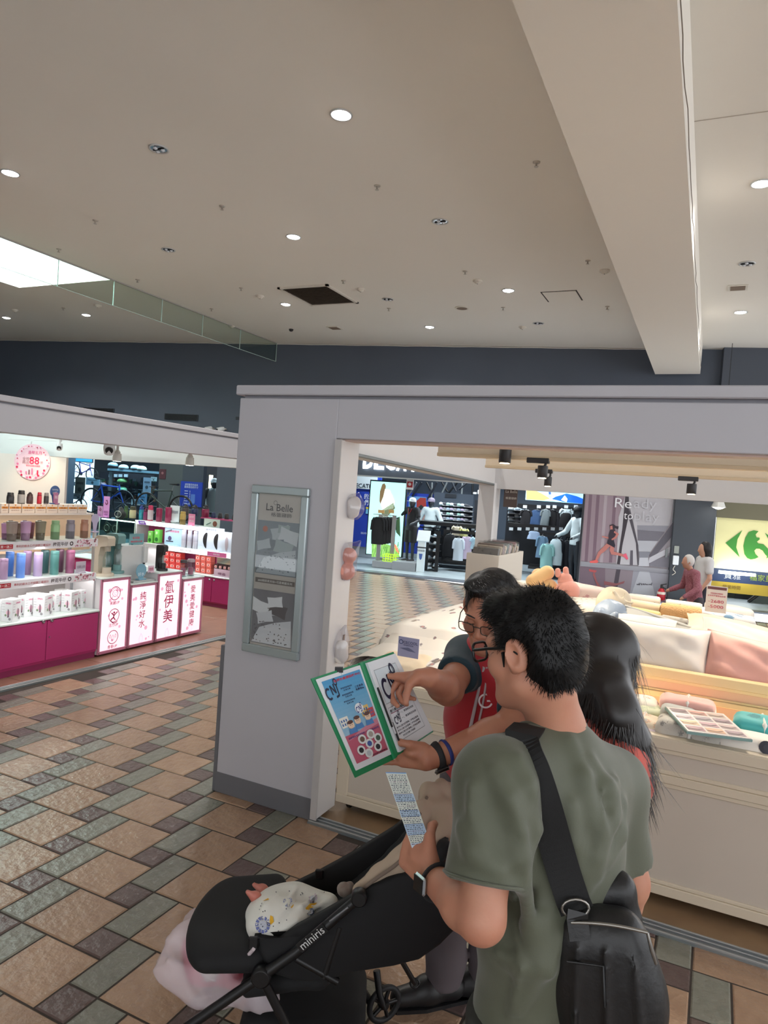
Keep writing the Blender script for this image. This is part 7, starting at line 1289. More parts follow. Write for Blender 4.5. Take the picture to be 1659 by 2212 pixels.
def rib(pts,nrm,w,t,mt,mb=None):
    """flat ribbon through points with outward normals"""
    mb=mb or MB();rings=[];n=len(pts)
    for i in range(n):
        tg=unit(pts[min(n-1,i+1)]-pts[max(0,i-1)]);N_=unit(nrm[i]-tg*np.dot(nrm[i],tg));B_=np.cross(tg,N_);rings.append([pts[i]+B_*w/2,pts[i]-B_*w/2,pts[i]-B_*w/2+N_*t,pts[i]+B_*w/2+N_*t])
    return mb.loft(rings,mt,True,False,False)
def glasses(t,c,R,frame,lens,rx=.026,rz=.019,thick=.0022,square=False,k=1.):
    L=lambda x,y,z:V3(c)+R@(V3((x,y,z))*k);g=ob('glasses',MB().tube([L(-.012,.116,.006),L(0,.12,.01),L(.012,.116,.006)],thick*k,frame,6),t)
    for s in(-1,1):
        e=4 if square else 2.4
        pts=[(s*.037+rx*np.sign(math.cos(a))*abs(math.cos(a))**(2/e),rz*np.sign(math.sin(a))*abs(math.sin(a))**(2/e))for a in np.linspace(0,6.283,25)[:-1]]
        ob('rim',MB().tube([L(x,.114-.15*max(0,abs(x)-.035)*1.0,z-.002)for x,z in pts],thick*k,frame,6,False,True),g);ob('lens',MB().add([L(x,.114-.15*max(0,abs(x)-.035),z-.002)for x,z in pts],[tuple(range(24))],lens),g)
        ob('temple',MB().tube([L(s*.064,.108,.004),L(s*.078,.06,.008),L(s*.081,.0,.008),L(s*.082,-.02,-.004)],thick*1.1*k,frame,6),g)
    return g
M_lens=glass_mat('lens_glass',(236,240,244),.16)
HAIR=mat('hair_black',(13,12,13),.5,spec=.35);HAIR2=mat('hair_greying',(26,25,27),.45,spec=.6);HAIR3=mat('hair_brown_black',(24,17,16),.38,spec=.6)
# ------------------------------------------------------------------ young man seen from behind
phi=math.radians(38);F1=FH*math.cos(phi)-RH*math.sin(phi);L1=-RH*math.cos(phi)-FH*math.sin(phi)
hc=D(1150,1400,1.5);ph2=math.radians(45);fx=FH*math.cos(ph2)-RH*math.sin(ph2);rt_=np.cross(fx,ZZ);R1=basis(rt_,fx,ZZ)@rotm(rx=-.22)
SL,SR=D(1072,1692,1.38),D(1318,1702,1.62);NB=(SL+SR)/2+ZZ*.118+F1*.015;MID=(SL+SR)/2;PEL=MID-ZZ*.52-F1*.02;PEL[2]=max(.82,PEL[2])
EL,WL=D(1040,1985,1.30),D(930,1893,1.47);ER,WR=D(1352,1905,1.63),D(1335,2050,1.74)
t1=T('person','young man in an olive t-shirt seen from behind, holding a paper strip','person',(PEL[0],PEL[1],0))
Hs=SDF(hc-.2,hc+.2,.0035);head_sdf(Hs,hc,R1);Hs.cap(hc+R1@V3((0,-.03,-.06)),NB+ZZ*.0,.053,.056,.04).cap(NB+ZZ*.0,NB-ZZ*.08,.056,.07,.03)
As=SDF(np.minimum(EL,WL)-.22,np.maximum(EL,SL)+.12,.0035);As.cap(SL,EL,.054,.042,.02).cap(EL,EL+(WL-EL)*.3,.041,.044,.02).cap(EL+(WL-EL)*.3,WL,.044,.028,.02)
fh=unit(D(888,1842,1.53)-WL);nh=unit(RT*.75+FW*.35-UP*.3);nh=unit(nh-fh*np.dot(nh,fh));sh_=np.cross(nh,fh);sh_=sh_ if np.dot(sh_,UP-FW*.2)>0 else-sh_
n1=hand_sdf(As,WL,fh,nh,sh_,((.75,1.0,.5),(.9,1.2,.7),(1.0,1.3,.8),(1.05,1.3,.8)),(fh*.7+sh_*.7+nh*.15,fh*.7+sh_*.35+nh*.6,fh*.5+nh*.8),.98)
Bs=SDF(np.minimum(ER,WR)-.14,np.maximum(SR,ER)+.12,.006);Bs.cap(SR,ER,.058,.05,.02).cap(ER,WR,.05,.032,.02);hand_sdf(Bs,WR,unit(WR-ER),RT,-FW*.3+F1,((.3,.4,.3),)*4,(F1-ZZ,F1*.3-ZZ,-ZZ))
HIPL,HIPR=PEL+L1*.09,PEL-L1*.09;ftL,ftR=V3((HIPL[0],HIPL[1],.07))+F1*.03,V3((HIPR[0],HIPR[1],.07))-F1*.04
lo,hi=np.minimum(ftL,ftR)-.25,np.maximum(SL,SR)+.2;lo[2]=-.01
Ts=SDF(lo,hi,.012);Ts.cap(MID-ZZ*.05,PEL,.1,.11,.05,L1,1.3)
for h_,f_ in((HIPL,ftL),(HIPR,ftR)):Ts.cap(h_,(h_+f_)/2,.085,.055,.03).cap((h_+f_)/2,f_,.055,.036,.03).cap(f_-ZZ*.03,f_-ZZ*.04+F1*.15,.035,.03,.02)
P,f=joined(Hs.surf(),As.surf(),Bs.surf(),Ts.surf());ob('body',surfmesh('body',P,f,[SK1]),t1)
for p,d,up_,r in n1[:2]+n1[-1:]:ob('nail',MB().tube([p+up_*r*1.05-d*r,p+up_*r*1.1+d*r*.9],[r*.8,r*.7],NAIL,8,flat=.25,up=up_),t1)
# t-shirt
M_ol=mat('tshirt_olive',(84,87,70),.62,sheen=.25,bump=(420,.25,.0012));
Sh=SDF(np.minimum(lo,EL-.15),np.maximum(hi,SR+.2),.007)
Sh.cap(MID+F1*-.012-ZZ*.03,MID-ZZ*.27-F1*.015,.112,.122,.05,L1,1.5).cap(MID-ZZ*.27-F1*.015,PEL-ZZ*.1,.122,.142,.05,L1,1.35).cap(SL+ZZ*.0,SR+ZZ*.0,.072,.072,.06).cap(NB-F1*.012-ZZ*.05,MID-F1*.05-ZZ*.12,.07,.09,.06).cap(NB-ZZ*.05,SL+ZZ*.015,.064,.066,.05).cap(NB-ZZ*.05,SR+ZZ*.015,.064,.066,.05)
sle,sre=SL+(EL-SL)*.74,SR+(ER-SR)*.80;Sh.cap(SL,sle,.07,.077,.05).cap(SR,sre,.07,.07,.045)
for p,n in((sle,EL-SL),):
    sl_,G=Sh._win(p-.2,p+.25);n=unit(n);q=(G[0]-p[0])*n[0]+(G[1]-p[1])*n[1]+(G[2]-p[2])*n[2];rad=np.sqrt((G[0]-p[0]-q*n[0])**2+(G[1]-p[1]-q*n[1])**2+(G[2]-p[2]-q*n[2])**2);Sh.F[sl_]=np.where(rad<.115,np.maximum(Sh.F[sl_],q),Sh.F[sl_])
p=sre;n=unit(ER-SR);sl_,G=Sh._win(p-.12,p+.16);q=(G[0]-p[0])*n[0]+(G[1]-p[1])*n[1]+(G[2]-p[2])*n[2];ux=(G[0]-p[0])*RT[0]+(G[1]-p[1])*RT[1]+(G[2]-p[2])*RT[2];Sh.F[sl_]=np.where(ux>-.045,np.maximum(Sh.F[sl_],q),Sh.F[sl_])
Sh.cut(PEL-ZZ*.1,-ZZ);neck=NB+ZZ*.075;Sh.cap(NB+F1*.012+ZZ*.012,hc-ZZ*.02,.058,.064,.006,op='sub')
folds(Sh,[[(1118,1640),(1140,1700),(1150,1790),(1130,1880)],[(1085,1690),(1112,1760),(1120,1850),(1108,1940)],[(1068,1660),(1100,1720),(1135,1760)],[(1230,1600),(1262,1680),(1280,1770)],[(1262,1720),(1292,1800),(1290,1890)],[(1330,1690),(1318,1770),(1285,1850),(1262,1920)],[(1345,1740),(1335,1800),(1310,1860)],[(1275,1640),(1310,1700),(1330,1760)],[(1020,1700),(1030,1780),(1050,1860)],[(1000,1790),(1025,1840),(1075,1880)],[(1130,1900),(1145,2000),(1150,2100)],[(1180,1980),(1170,2080),(1120,2180)],[(1080,2060),(1120,2080),(1180,2090)],[(1235,1740),(1240,1820),(1250,1900)]],.017,.02,.002)
folds(Sh,[[(1100,1720),(1130,1800),(1136,1880)],[(1300,1700),(1305,1790),(1270,1890)],[(1110,1990),(1125,2090),(1100,2190)],[(1210,2010),(1190,2110)],[(1010,1740),(1045,1830)]],.006,.012,-.001)
Sh.noise(.0022,34,5,(1,1,.5));ob('t_shirt',surfmesh('tshirt',*Sh.surf(),M_ol),t1)
def rimz(S_,c,r,n=40):
    out=[]
    for a_ in np.linspace(0,2*math.pi,n+1)[:-1]:
        q=c+F1*r*math.cos(a_)+L1*r*math.sin(a_);zs=np.arange(c[2]+.09,c[2]-.12,-.003);I=np.round((np.stack([np.full_like(zs,q[0]),np.full_like(zs,q[1]),zs],1)-S_.lo)/S_.h).astype(int);w=np.where(S_.F[tuple(I.T)]<0)[0];out.append(V3((q[0],q[1],zs[w[0]]if len(w)else c[2]-.03)))
    z=np.array([p[2]for p in out])
    for _ in range(6):z=(np.roll(z,1)+2*z+np.roll(z,-1))/4
    return[V3((p[0],p[1],zz))for p,zz in zip(out,z)]
mb=MB();mb.tube([p-ZZ*.002 for p in rimz(Sh,NB+F1*.012,.066)],.0075,M_ol,8,False,True);ob('collar',mb,t1)
u=unit(EL-SL);e1=unit(np.cross(u,ZZ));e2=np.cross(u,e1);ob('sleeve_hem',MB().tube([sle-u*.006+.0795*(math.cos(a)*e1+math.sin(a)*e2)for a in np.linspace(0,6.283,33)[:-1]],.003,M_ol,6,False,True),t1)
Tr=SDF(lo,hi,.012)
for h_,f_ in((HIPL,ftL),(HIPR,ftR)):Tr.cap(h_+ZZ*.05,(h_+f_)/2,.115,.082,.05).cap((h_+f_)/2,f_+ZZ*.03,.08,.065,.03)
Tr.cut(V3((0,0,.07)),-ZZ).cut(PEL+ZZ*.02,ZZ);ob('trousers',surfmesh('trousers',*Tr.surf(),col((46,46,42),.8)),t1)
for f_ in(ftL,ftR):q=SDF(f_-.2,f_+.25,.01);q.cap(f_-ZZ*.02-F1*.05,f_-ZZ*.025+F1*.17,.05,.043,.02).cut(V3((0,0,.0)),-ZZ);ob('shoe',surfmesh('shoe',*q.surf(),col((60,58,58),.6)),t1)
# hair
LH=lambda x,y,z:hc+R1@V3((x,y,z))
Ha=SDF(hc-.19,hc+.19,.004);Ha.ell(LH(0,-.02,.037),(.088,.102,.094),R1,.01).ell(LH(0,-.055,-.02),(.074,.062,.075),R1,.03).ell(LH(0,.05,.09),(.06,.055,.04),R1,.03)
Ha.bx(LH(0,.135,-.035),(.12,.075,.105),R1,.02,.01,'sub').bx(LH(.1,.055,-.065),(.05,.075,.075),R1,.02,.01,'sub').bx(LH(-.1,.055,-.065),(.05,.075,.075),R1,.02,.01,'sub').ell(LH(.083,-.012,-.012),(.02,.026,.04),R1,.006,'sub').ell(LH(-.083,-.012,-.012),(.02,.026,.04),R1,.006,'sub').cut(LH(0,-.05,-.088),R1@V3((0,-.25,-1)))
Ha.noise(.003,120,2);P,f=Ha.surf();P=relax(P,f,1);ob('hair',surfmesh('hair',P,f,HAIR,None,0),t1);crown=LH(.01,-.06,.125)
st_=strands(P,f,lambda c,n:unit(c-crown)*.55+n*.75-R1@V3((0,0,.25)),9000,.017,.0007,HAIR,1);o_=ob('hair_strands',st_,t1);o_['kind']='stuff'
for s in(-1,1):ob('sideburn',MB().tube([LH(s*.079,.02,.0),LH(s*.078,.022,-.03)],[.008,.003],HAIR,6,flat=.5),t1)
glasses(t1,hc,R1,mat('frame_black',(22,20,20),.3),M_lens,.027,.02,.003,True)
def watch(t,w,e,r,band,case,cs,facing,name='watch',bw=.022,flat=1.0):
    ax=unit(V3(e)-V3(w));n=unit(facing-ax*np.dot(facing,ax));b=np.cross(ax,n);g=ob(name,MB().tube([w+r*(math.cos(a)*n+math.sin(a)*b*.92)for a in np.linspace(0,6.283,29)[:-1]],bw/2,band,8,False,True,.28),t)
    mb=MB();rings=[]
    R_=basis(b,ax,n);ob('case',MB().box(w+n*(r+.005),(cs[0],cs[1],cs[2]),case,R_,.005),g);ob('screen',MB().box(w+n*(r+.005+cs[2]/2),(cs[0]*.86,cs[1]*.86,.002),mat('watch_glass',(16,16,20),.08),R_,.0008),g);return g
watch(t1,WL+(EL-WL)*.14,EL,.034,mat('watch_band_black',(30,30,32),.7),mat('watch_case',(170,172,176),.25,metal=.8),(.036,.042,.011),-RT*.8-FW*.45+UP*.1)
# ------------------------------------------------------------------ paper strip in his hand
tk=[D(833,1668,1.575),D(877,1669,1.565),D(932,1828,1.50),D(890,1832,1.51)];U=unit(tk[1]-tk[0]);W2=unit((tk[0]-tk[3])-U*np.dot(tk[0]-tk[3],U));wU=np.linalg.norm(tk[1]-tk[0]);hV=np.linalg.norm(tk[0]-tk[3]);sk_x=np.dot(tk[0]-tk[3],U);U2=unit(tk[2]-tk[3]);Wd=unit(tk[0]-tk[3]);Nn=unit(np.cross(U2,Wd))
t=T('paper_strip','long printed blue and white paper strip held by the young man','leaflet',tk[3]);PW=lambda x,y:(tk[3]*(1-x)+tk[2]*x)*(1-y)+(tk[0]*(1-x)+tk[1]*x)*y
mb=MB();mb.add([PW(x,y)+Nn*s for s in(0,-.0008)for x,y in((0,0),(1,0),(1,1),(0,1))],[(0,1,2,3),(7,6,5,4),(0,4,5,1),(1,5,6,2),(2,6,7,3),(3,7,4,0)],col((214,218,208),.6));ob('sheet',mb,t);mb=MB();r9=random.Random(2)
def strip(x0,y0,x1,y1,c,k):mb.add([PW(x,y)+Nn*.0004*k for x,y in((x0,y0),(x1,y0),(x1,y1),(x0,y1))],[(0,1,2,3)],col(c,.6))
for y0,y1,c in((.985,1,(110,150,200)),(.60,.70,(176,196,216)),(.40,.48,(176,196,216)),(.16,.30,(170,192,216)),(.0,.06,(190,206,220))):strip(0,y0,1,y1,c,1)
for y0 in(.70,.60,.48,.40,.30,.16):strip(.04,y0,.96,y0+.006,(70,90,140),2)
for k in range(40):
    y=.04+k*.0235;x=.06
    while x<.9:w_=r9.uniform(.03,.12);strip(x,y,min(.94,x+w_),y+.012*r9.uniform(.5,1),(74,84,96)if k%7 else(110,90,110),3);x+=w_+r9.uniform(.015,.07)
ob('print',mb,t)
# ------------------------------------------------------------------ crossbody bag
M_lth=mat('bag_leather',(24,23,24),.42,bump=(70,.25,.004));M_web=mat('strap_web',(15,15,16),.75,bump=(500,.3,.001));M_zip=mat('zip_metal',(150,146,140),.3,metal=.9)
bc=D(1306,2092,1.36);Rb=basis(RH,FH,ZZ)@rotm(rz=-.25)@rotm(ry=-.10);Bg=SDF(bc-.26,bc+.3,.006)
for a_,b_,r1,r2 in(((-.045,0,.075),(.03,0,.075),.042,.045),((-.05,0,.03),(.045,0,.02),.05,.052),((-.055,0,-.03),(.06,0,-.04),.052,.054),((-.045,0,-.1),(.055,0,-.1),.05,.05)):Bg.cap(bc+Rb@V3(a_),bc+Rb@V3(b_),r1,r2,.05)
for x_ in(-.05,.0,.05):Bg.cap(bc+Rb@V3((x_,-.06,.07)),bc+Rb@V3((x_*1.2,-.062,-.1)),.004,.004,.012)
Bg.noise(.0025,40,4)
t=T('crossbody_bag','black leather crossbody bag hanging at the young man right hip','bag',bc-ZZ*.15);ob('bag_body',surfmesh('bag',*Bg.surf(),M_lth),t);fc_=D(1290,1930,1.42);Fg=SDF(fc_-.14,fc_+.14,.005);Fg.cap(fc_+Rb@V3((-.045,0,-.05)),fc_+Rb@V3((.05,0,-.045)),.036,.036,.03).cap(fc_+Rb@V3((-.03,0,.0)),fc_+Rb@V3((.04,.0,.012)),.038,.036,.04).noise(.002,50,6);ob('top_flap',surfmesh('flap',*Fg.surf(),M_lth),t)
zp=[bc+Rb@V3((x,-.052-.006*math.cos(x*20),.108+.012*math.cos(x*18)))for x in np.linspace(-.06,.075,12)];z_=ob('zip',MB().tube(zp,.0035,M_zip,6),t);ob('zip_puller',MB().tube([zp[-1],zp[-1]+RT*.006-UP*.03-FW*.006,zp[-1]+RT*.014-UP*.055-FW*.004],[.003,.004,.003],M_zip,6),z_);ob('pocket_seam',MB().tube([bc+Rb@V3((x,-.064,.045))for x in np.linspace(-.07,-.005,6)]+[bc+Rb@V3((-.004,-.066,-.03))],.0025,M_dark,5),t)
sp=[(1122,1592),(1135,1610),(1152,1660),(1168,1710),(1183,1765),(1198,1820),(1212,1875),(1226,1920),(1240,1955)]
hp=[hit(Sh,*q,1.0,2.2)for q in sp];hp=[h if h is not None else D(*q,1.44)for h,q in zip(hp,sp)]
for _ in range(3):hp=[hp[0]]+[(hp[i-1]+2*hp[i]+hp[i+1])/4 for i in range(1,len(hp)-1)]+[hp[-1]]
hp=[h-FW*.008 for h in hp];ax_=MID-ZZ*.1-F1*.0;nn=[unit(unit(h-np.array([MID[0],MID[1],h[2]]))*.5-FW*.6)for h in hp];nn[0]=unit(ZZ*.7-FW*.5);pts=bez([h+n*.002 for h,n in zip(hp,nn)],4);nb=bez(nn,4);pts[-1]=pts[-1]-FW*.012
fr=[NB+L1*.09+ZZ*.018,NB+L1*.07-ZZ*.05+F1*.09,MID+F1*.14-ZZ*.15,PEL-L1*.1+F1*.15+ZZ*.12,bc+Rb@V3((.02,.04,.12))]
ob('shoulder_strap',rib(bez(fr[::-1],4)+pts,bez([-FW,F1-L1*.6,F1,F1*.8+ZZ*.6,ZZ-FW*.3],4)+nb,.064,.004,M_web),t)
for q in((1243,1962),):ob('buckle_ring',MB().tube([D(*q,1.33)+.017*(math.cos(a)*RT*1.5+math.sin(a)*UP)for a in np.linspace(0,6.283,17)[:-1]],.0028,M_zip,6,False,True),t)
ob('strap_end',rib([pts[-1]-UP*.0,D(1246,1985,1.325),D(1252,2030,1.318)],[-FW]*3,.04,.005,M_lth),t);ob('stud',MB().lathe([(.004,0),(.002,.003)],M_zip,8,D(1252,1925,1.37),rotm(rx=math.pi/2)),t)
# ------------------------------------------------------------------ long haired woman in coral
hw=D(1285,1430,1.92);ph3=math.radians(50);f3=FH*math.cos(ph3)-RH*math.sin(ph3);r3=np.cross(f3,ZZ);R3=basis(r3,f3,ZZ)@rotm(rx=-.2);l3=-r3;base3=np.array([hw[0],hw[1],0])-f3*.02;P3=lambda x,y,z:base3+r3*x+f3*y+ZZ*z;zs_=hw[2]-.2
t3=T('person','woman with very long dark hair in a coral dress behind the young man','person',base3)
Wh=SDF(hw-.2,hw+.2,.006);head_sdf(Wh,hw,R3,.96);Wh.cap(hw+R3@V3((0,-.03,-.06)),P3(0,-.02,zs_),.05,.055,.03)
Wb=SDF(P3(0,0,0)-V3((.5,.5,.02)),P3(0,0,zs_)+V3((.5,.5,.1)),.012);Wb.cap(P3(0,-.01,zs_-.06),P3(0,0,.95),.085,.095,.05,r3,1.3)
for s in(-1,1):Wb.cap(P3(s*.17,0,zs_-.05),P3(s*.2,.03,zs_-.32),.042,.036,.02).cap(P3(s*.2,.03,zs_-.32),P3(s*.17,.2,zs_-.42),.035,.025,.02).cap(P3(s*.17,.2,zs_-.42),P3(s*.16,.29,zs_-.44),.028,.02,.01).cap(P3(s*.09,0,.9),P3(s*.09,.02,.48),.08,.05,.03).cap(P3(s*.09,.02,.48),P3(s*.09,0,.08),.05,.035,.02).cap(P3(s*.09,-.02,.04),P3(s*.09,.14,.03),.035,.028,.02)
P,f=joined(Wh.surf(),Wb.surf());ob('body',surfmesh('body',P,f,[SK1]),t3);M_cor=mat('dress_coral',(206,96,84),.7,sheen=.2,bump=(60,.2,.004))
Wd_=SDF(P3(0,0,.2)-V3((.5,.5,.02)),P3(0,0,zs_)+V3((.5,.5,.12)),.009);Wd_.cap(P3(-.14,0,zs_-.03),P3(.14,0,zs_-.03),.06,.06,.04).cap(P3(0,0,zs_-.1),P3(0,.0,1.0),.11,.105,.05,r3,1.4).cap(P3(0,0,1.0),P3(0,0,.35),.115,.2,.06,r3,1.35)
for s in(-1,1):Wd_.cap(P3(s*.17,0,zs_-.04),P3(s*.205,.03,zs_-.2),.064,.072,.04)
Wd_.cap(D(1275,1600,1.80),D(1352,1640,1.76),.06,.055,.04).cap(D(1352,1640,1.76),D(1364,1690,1.77),.05,.06,.04).cut(P3(0,0,.34),-ZZ).noise(.008,34,8,(1,1,.25));ob('dress',surfmesh('dress',*Wd_.surf(),M_cor),t3)
rf=[D(*q,1.79)for q in((1290,1552),(1330,1585),(1362,1615),(1386,1640))];ob('shoulder_ruffle',rib(bez(rf,6),[unit(-FW+UP*.5+RT*.3*math.sin(3*i))for i in range(19)],.05,.012,M_cor),t3)
Wr=SDF(hw-V3((.34,.34,.52)),hw+.24,.006);Lh=lambda x,y,z:hw+R3@V3((x,y,z));Wr.ell(Lh(0,-.018,.03),(.088,.108,.1),R3,.01)
for a_,b_,r1,r2 in((D(1275,1400,1.95),D(1290,1500,1.86),.085,.09),(D(1290,1490,1.88),D(1312,1530,1.86),.08,.05),(D(1330,1540,1.80),D(1372,1600,1.78),.04,.03),(D(1368,1596,1.78),D(1386,1690,1.78),.028,.008),(D(1262,1450,1.9),D(1262,1530,1.9),.06,.05),(D(1312,1490,1.80),D(1335,1545,1.77),.055,.05),(D(1335,1545,1.77),D(1364,1605,1.76),.048,.036),(D(1364,1605,1.76),D(1379,1655,1.76),.034,.026),(D(1379,1655,1.76),D(1384,1700,1.765),.025,.01)):Wr.cap(a_,b_,r1,r2,.04)
Wr.bx(Lh(0,.15,-.05),(.1,.09,.1),R3,.02,.01,'sub').noise(.0025,90,4,(1,1,.15));P,f=Wr.surf();P=relax(P,f,2);ob('hair',surfmesh('hair',P,f,HAIR3,None,0),t3)
o_=ob('hair_strands',strands(P,f,lambda c,n:-ZZ*.95+RT*.16*(1 if c[2]<hw[2]-.1 else .0)+n*.05,4200,.11,.0010,HAIR3,5),t3);o_['kind']='stuff'
mb=MB();r9=np.random.default_rng(4)
for k in range(90):
    x=r9.uniform(0,1);a0=D(1330+x*30,1560+r9.uniform(-20,20),1.765);b0=D(1352+x*42,1625+r9.uniform(-10,20),1.765);c0_=D(1352+x*46+r9.uniform(-8,8),1672+r9.uniform(-12,38),1.775);mb.tube(bez([a0,b0,c0_],4),[.002]*8+[.0006],HAIR3,3,False)
o_=ob('hair_ends',mb,t3);o_['kind']='stuff'
# ------------------------------------------------------------------ older man pointing at the binder
ho=D(1060,1318,2.2);ps=math.radians(30);f4=unit(-FH*math.cos(ps)-RH*math.sin(ps));r4=np.cross(f4,ZZ);R4=basis(r4,f4,ZZ)@rotm(rz=.0)@rotm(rx=-.42)@rotm(ry=-.06)
s4R,s4L=D(1010,1418,2.50),D(1140,1432,2.38);m4=(s4R+s4L)/2;p4=D(1062,1690,2.6);e4R,w4R=D(968,1490,2.25),D(928,1464,2.0);e4L,w4L=D(1112,1568,2.10),D(926,1640,2.0)
l4=unit((s4L-s4R)*V3((1,1,0)));f4b=np.cross(l4,ZZ);f4b=f4b if np.dot(f4b,-FH)>0 else-f4b
t4=T('person','older man with glasses and red vest pointing into the green binder','person',(p4[0],p4[1],0))
Oh=SDF(ho-.19,ho+.19,.003);head_sdf(Oh,ho,R4,.98);nb4=m4+ZZ*.05;Oh.cap(ho+R4@V3((0,-.03,-.06)),nb4,.056,.062,.03)
for s in(-1,1):Oh.cap(ho+R4@V3((s*.016,.088,-.035)),ho+R4@V3((s*.036,.072,-.062)),.004,.003,.008,op='sub')
Oa=SDF(np.minimum(e4R,D(840,1470,2.0))-.12,np.maximum(s4R,e4R)+.1,.003);Oa.cap(s4R,e4R,.054,.047,.02).cap(e4R,e4R+(w4R-e4R)*.3,.048,.046,.02).cap(e4R+(w4R-e4R)*.3,w4R,.046,.031,.02)
fA=unit(D(896,1466,2.025)-w4R);nA=-UP*.75-FW*.55+RT*.1;nA=unit(nA-fA*np.dot(nA,fA));sA=np.cross(nA,fA);sA=sA if np.dot(sA,-FW)>0 else-sA
nl=hand_sdf(Oa,w4R,fA,nA,sA,((-.06,.12,.06),(.95,1.0,.5),(1.1,1.05,.5),(1.2,1.1,.6)),(unit(nA*.75+fA*.35+sA*.45),unit(nA*.95+fA*.15+sA*.1),unit(nA*.95-fA*.05)),.98)
Ob=SDF(np.minimum(w4L,e4L)-V3((.22,.22,.12)),np.maximum(s4L,e4L)+.12,.003);Ob.cap(s4L,e4L,.056,.05,.02).cap(e4L,e4L+(w4L-e4L)*.3,.05,.047,.03).cap(e4L+(w4L-e4L)*.3,w4L,.047,.03,.02)
fB=unit(D(868,1626,2.04)-w4L);nB=-FW;nB=unit(nB-fB*np.dot(nB,fB));sB=np.cross(fB,nB);sB=sB if np.dot(sB,UP)>0 else-sB
nl2=hand_sdf(Ob,w4L,fB,nB,sB,((.1,.2,.15),(.1,.2,.15),(.15,.25,.2),(.2,.3,.2)),(unit(fB*.55+nB*.75+sB*.3),unit(fB*.85+nB*.3+sB*.1),unit(fB*.95-nB*.1)),.98)
lo4,hi4=np.minimum(p4,m4)-.45,np.maximum(m4,p4)+.35;lo4[2]=-.01;Ot=SDF(lo4,hi4,.012);Ot.cap(m4-ZZ*.05,p4,.1,.12,.05,l4,1.25)
k4=[(p4-l4*.09,D(978,1930,2.56),D(958,2098,2.63)),(p4+l4*.1,D(1060,1950,2.6),D(1050,2120,2.7))];ft4=unit(-RH*.9-FH*.3)
for a_,b_,c_ in k4:Ot.cap(a_,b_,.085,.055,.03).cap(b_,c_,.055,.036,.03).cap(c_,V3((c_[0],c_[1],.05)),.036,.036,.02)
P,f=joined(Oh.surf(),Oa.surf(),Ob.surf(),Ot.surf());Lq=lambda p:((p-ho)@R4)
def pick4(c):q=Lq(c);return np.where((np.abs(q[:,0])<.021)&(q[:,1]>.087)&(q[:,2]<-.061)&(q[:,2]>-.085)&(np.linalg.norm(c-ho,axis=1)<.15),1,0)
ob('body',surfmesh('body',P,f,[SK2,LIP],pick4),t4)
for p,d,up_,r in nl[:1]+nl[-1:]+nl2[-1:]:ob('nail',MB().tube([p+up_*r*1.05-d*r,p+up_*r*1.1+d*r*.9],[r*.8,r*.7],NAIL,8,flat=.25,up=up_),t4)
L4=lambda x,y,z:ho+R4@(V3((x,y,z))*.98)
for s in(-1,1):
    ob('eye',MB().tube([L4(s*.032-.013,.0865,-.003),L4(s*.032,.0905,-.005),L4(s*.032+.013,.0865,-.003)],[.0012,.0028,.0012],mat('eye_dark',(26,20,18),.2),6),t4);ob('eyebrow',MB().tube([L4(s*.014,.092,.022),L4(s*.034,.093,.028),L4(s*.052,.08,.022)],[.004,.0045,.002],HAIR2,6,flat=.6),t4)
glasses(t4,ho,R4,mat('frame_wire',(70,64,58),.3,metal=.7),M_lens,.026,.016,.0016,True,.98)
Oq=SDF(ho-.18,ho+.18,.004);Oq.ell(L4(0,-.02,.034),(.083,.1,.094),R4,.01).ell(L4(.02,.03,.108),(.05,.05,.02),R4,.03);Oq.bx(L4(0,.13,-.03),(.12,.075,.115),R4,.03,.01,'sub').bx(L4(.1,.05,-.07),(.04,.07,.08),R4,.02,.01,'sub').bx(L4(-.1,.05,-.07),(.04,.07,.08),R4,.02,.01,'sub').ell(L4(.083,-.012,-.01),(.02,.026,.04),R4,.006,'sub').ell(L4(-.083,-.012,-.01),(.02,.026,.04),R4,.006,'sub').cut(L4(0,-.05,-.07),R4@V3((0,-.3,-1)));Oq.noise(.002,110,3);P,f=Oq.surf();P=relax(P,f,1);ob('hair',surfmesh('hair',P,f,HAIR2,None,0),t4);o_=ob('hair_strands',strands(P,f,lambda c,n:n*.3-R4@V3((.5,-.55,.25)),3200,.03,.0008,HAIR2,8),t4);o_['kind']='stuff'
# polo, vest, trousers, shoes
M_tl=mat('polo_teal',(24,54,66),.7,sheen=.2,bump=(300,.2,.001));M_red=mat('vest_red',(178,24,40),.6,sheen=.2,bump=(40,.15,.004));Op=SDF(lo4,hi4,.008);Op.cap(m4-ZZ*.04,(m4+p4)/2,.105,.118,.05,l4,1.4).cap((m4+p4)/2,p4-ZZ*.02,.12,.128,.05,l4,1.35).cap(s4R,s4L,.07,.07,.05);c4R,c4L=s4R+(e4R-s4R)*.62,s4L+(e4L-s4L)*.84
Op.cap(s4R,c4R,.072,.07,.04).cap(s4L,c4L,.072,.068,.04)
for p,n in((c4R,e4R-s4R),(c4L,e4L-s4L)):sl_,G=Op._win(p-.15,p+.15);n=unit(n);q=(G[0]-p[0])*n[0]+(G[1]-p[1])*n[1]+(G[2]-p[2])*n[2];rad=np.sqrt((G[0]-p[0]-q*n[0])**2+(G[1]-p[1]-q*n[1])**2+(G[2]-p[2]-q*n[2])**2);Op.F[sl_]=np.where(rad<.1,np.maximum(Op.F[sl_],q),Op.F[sl_])
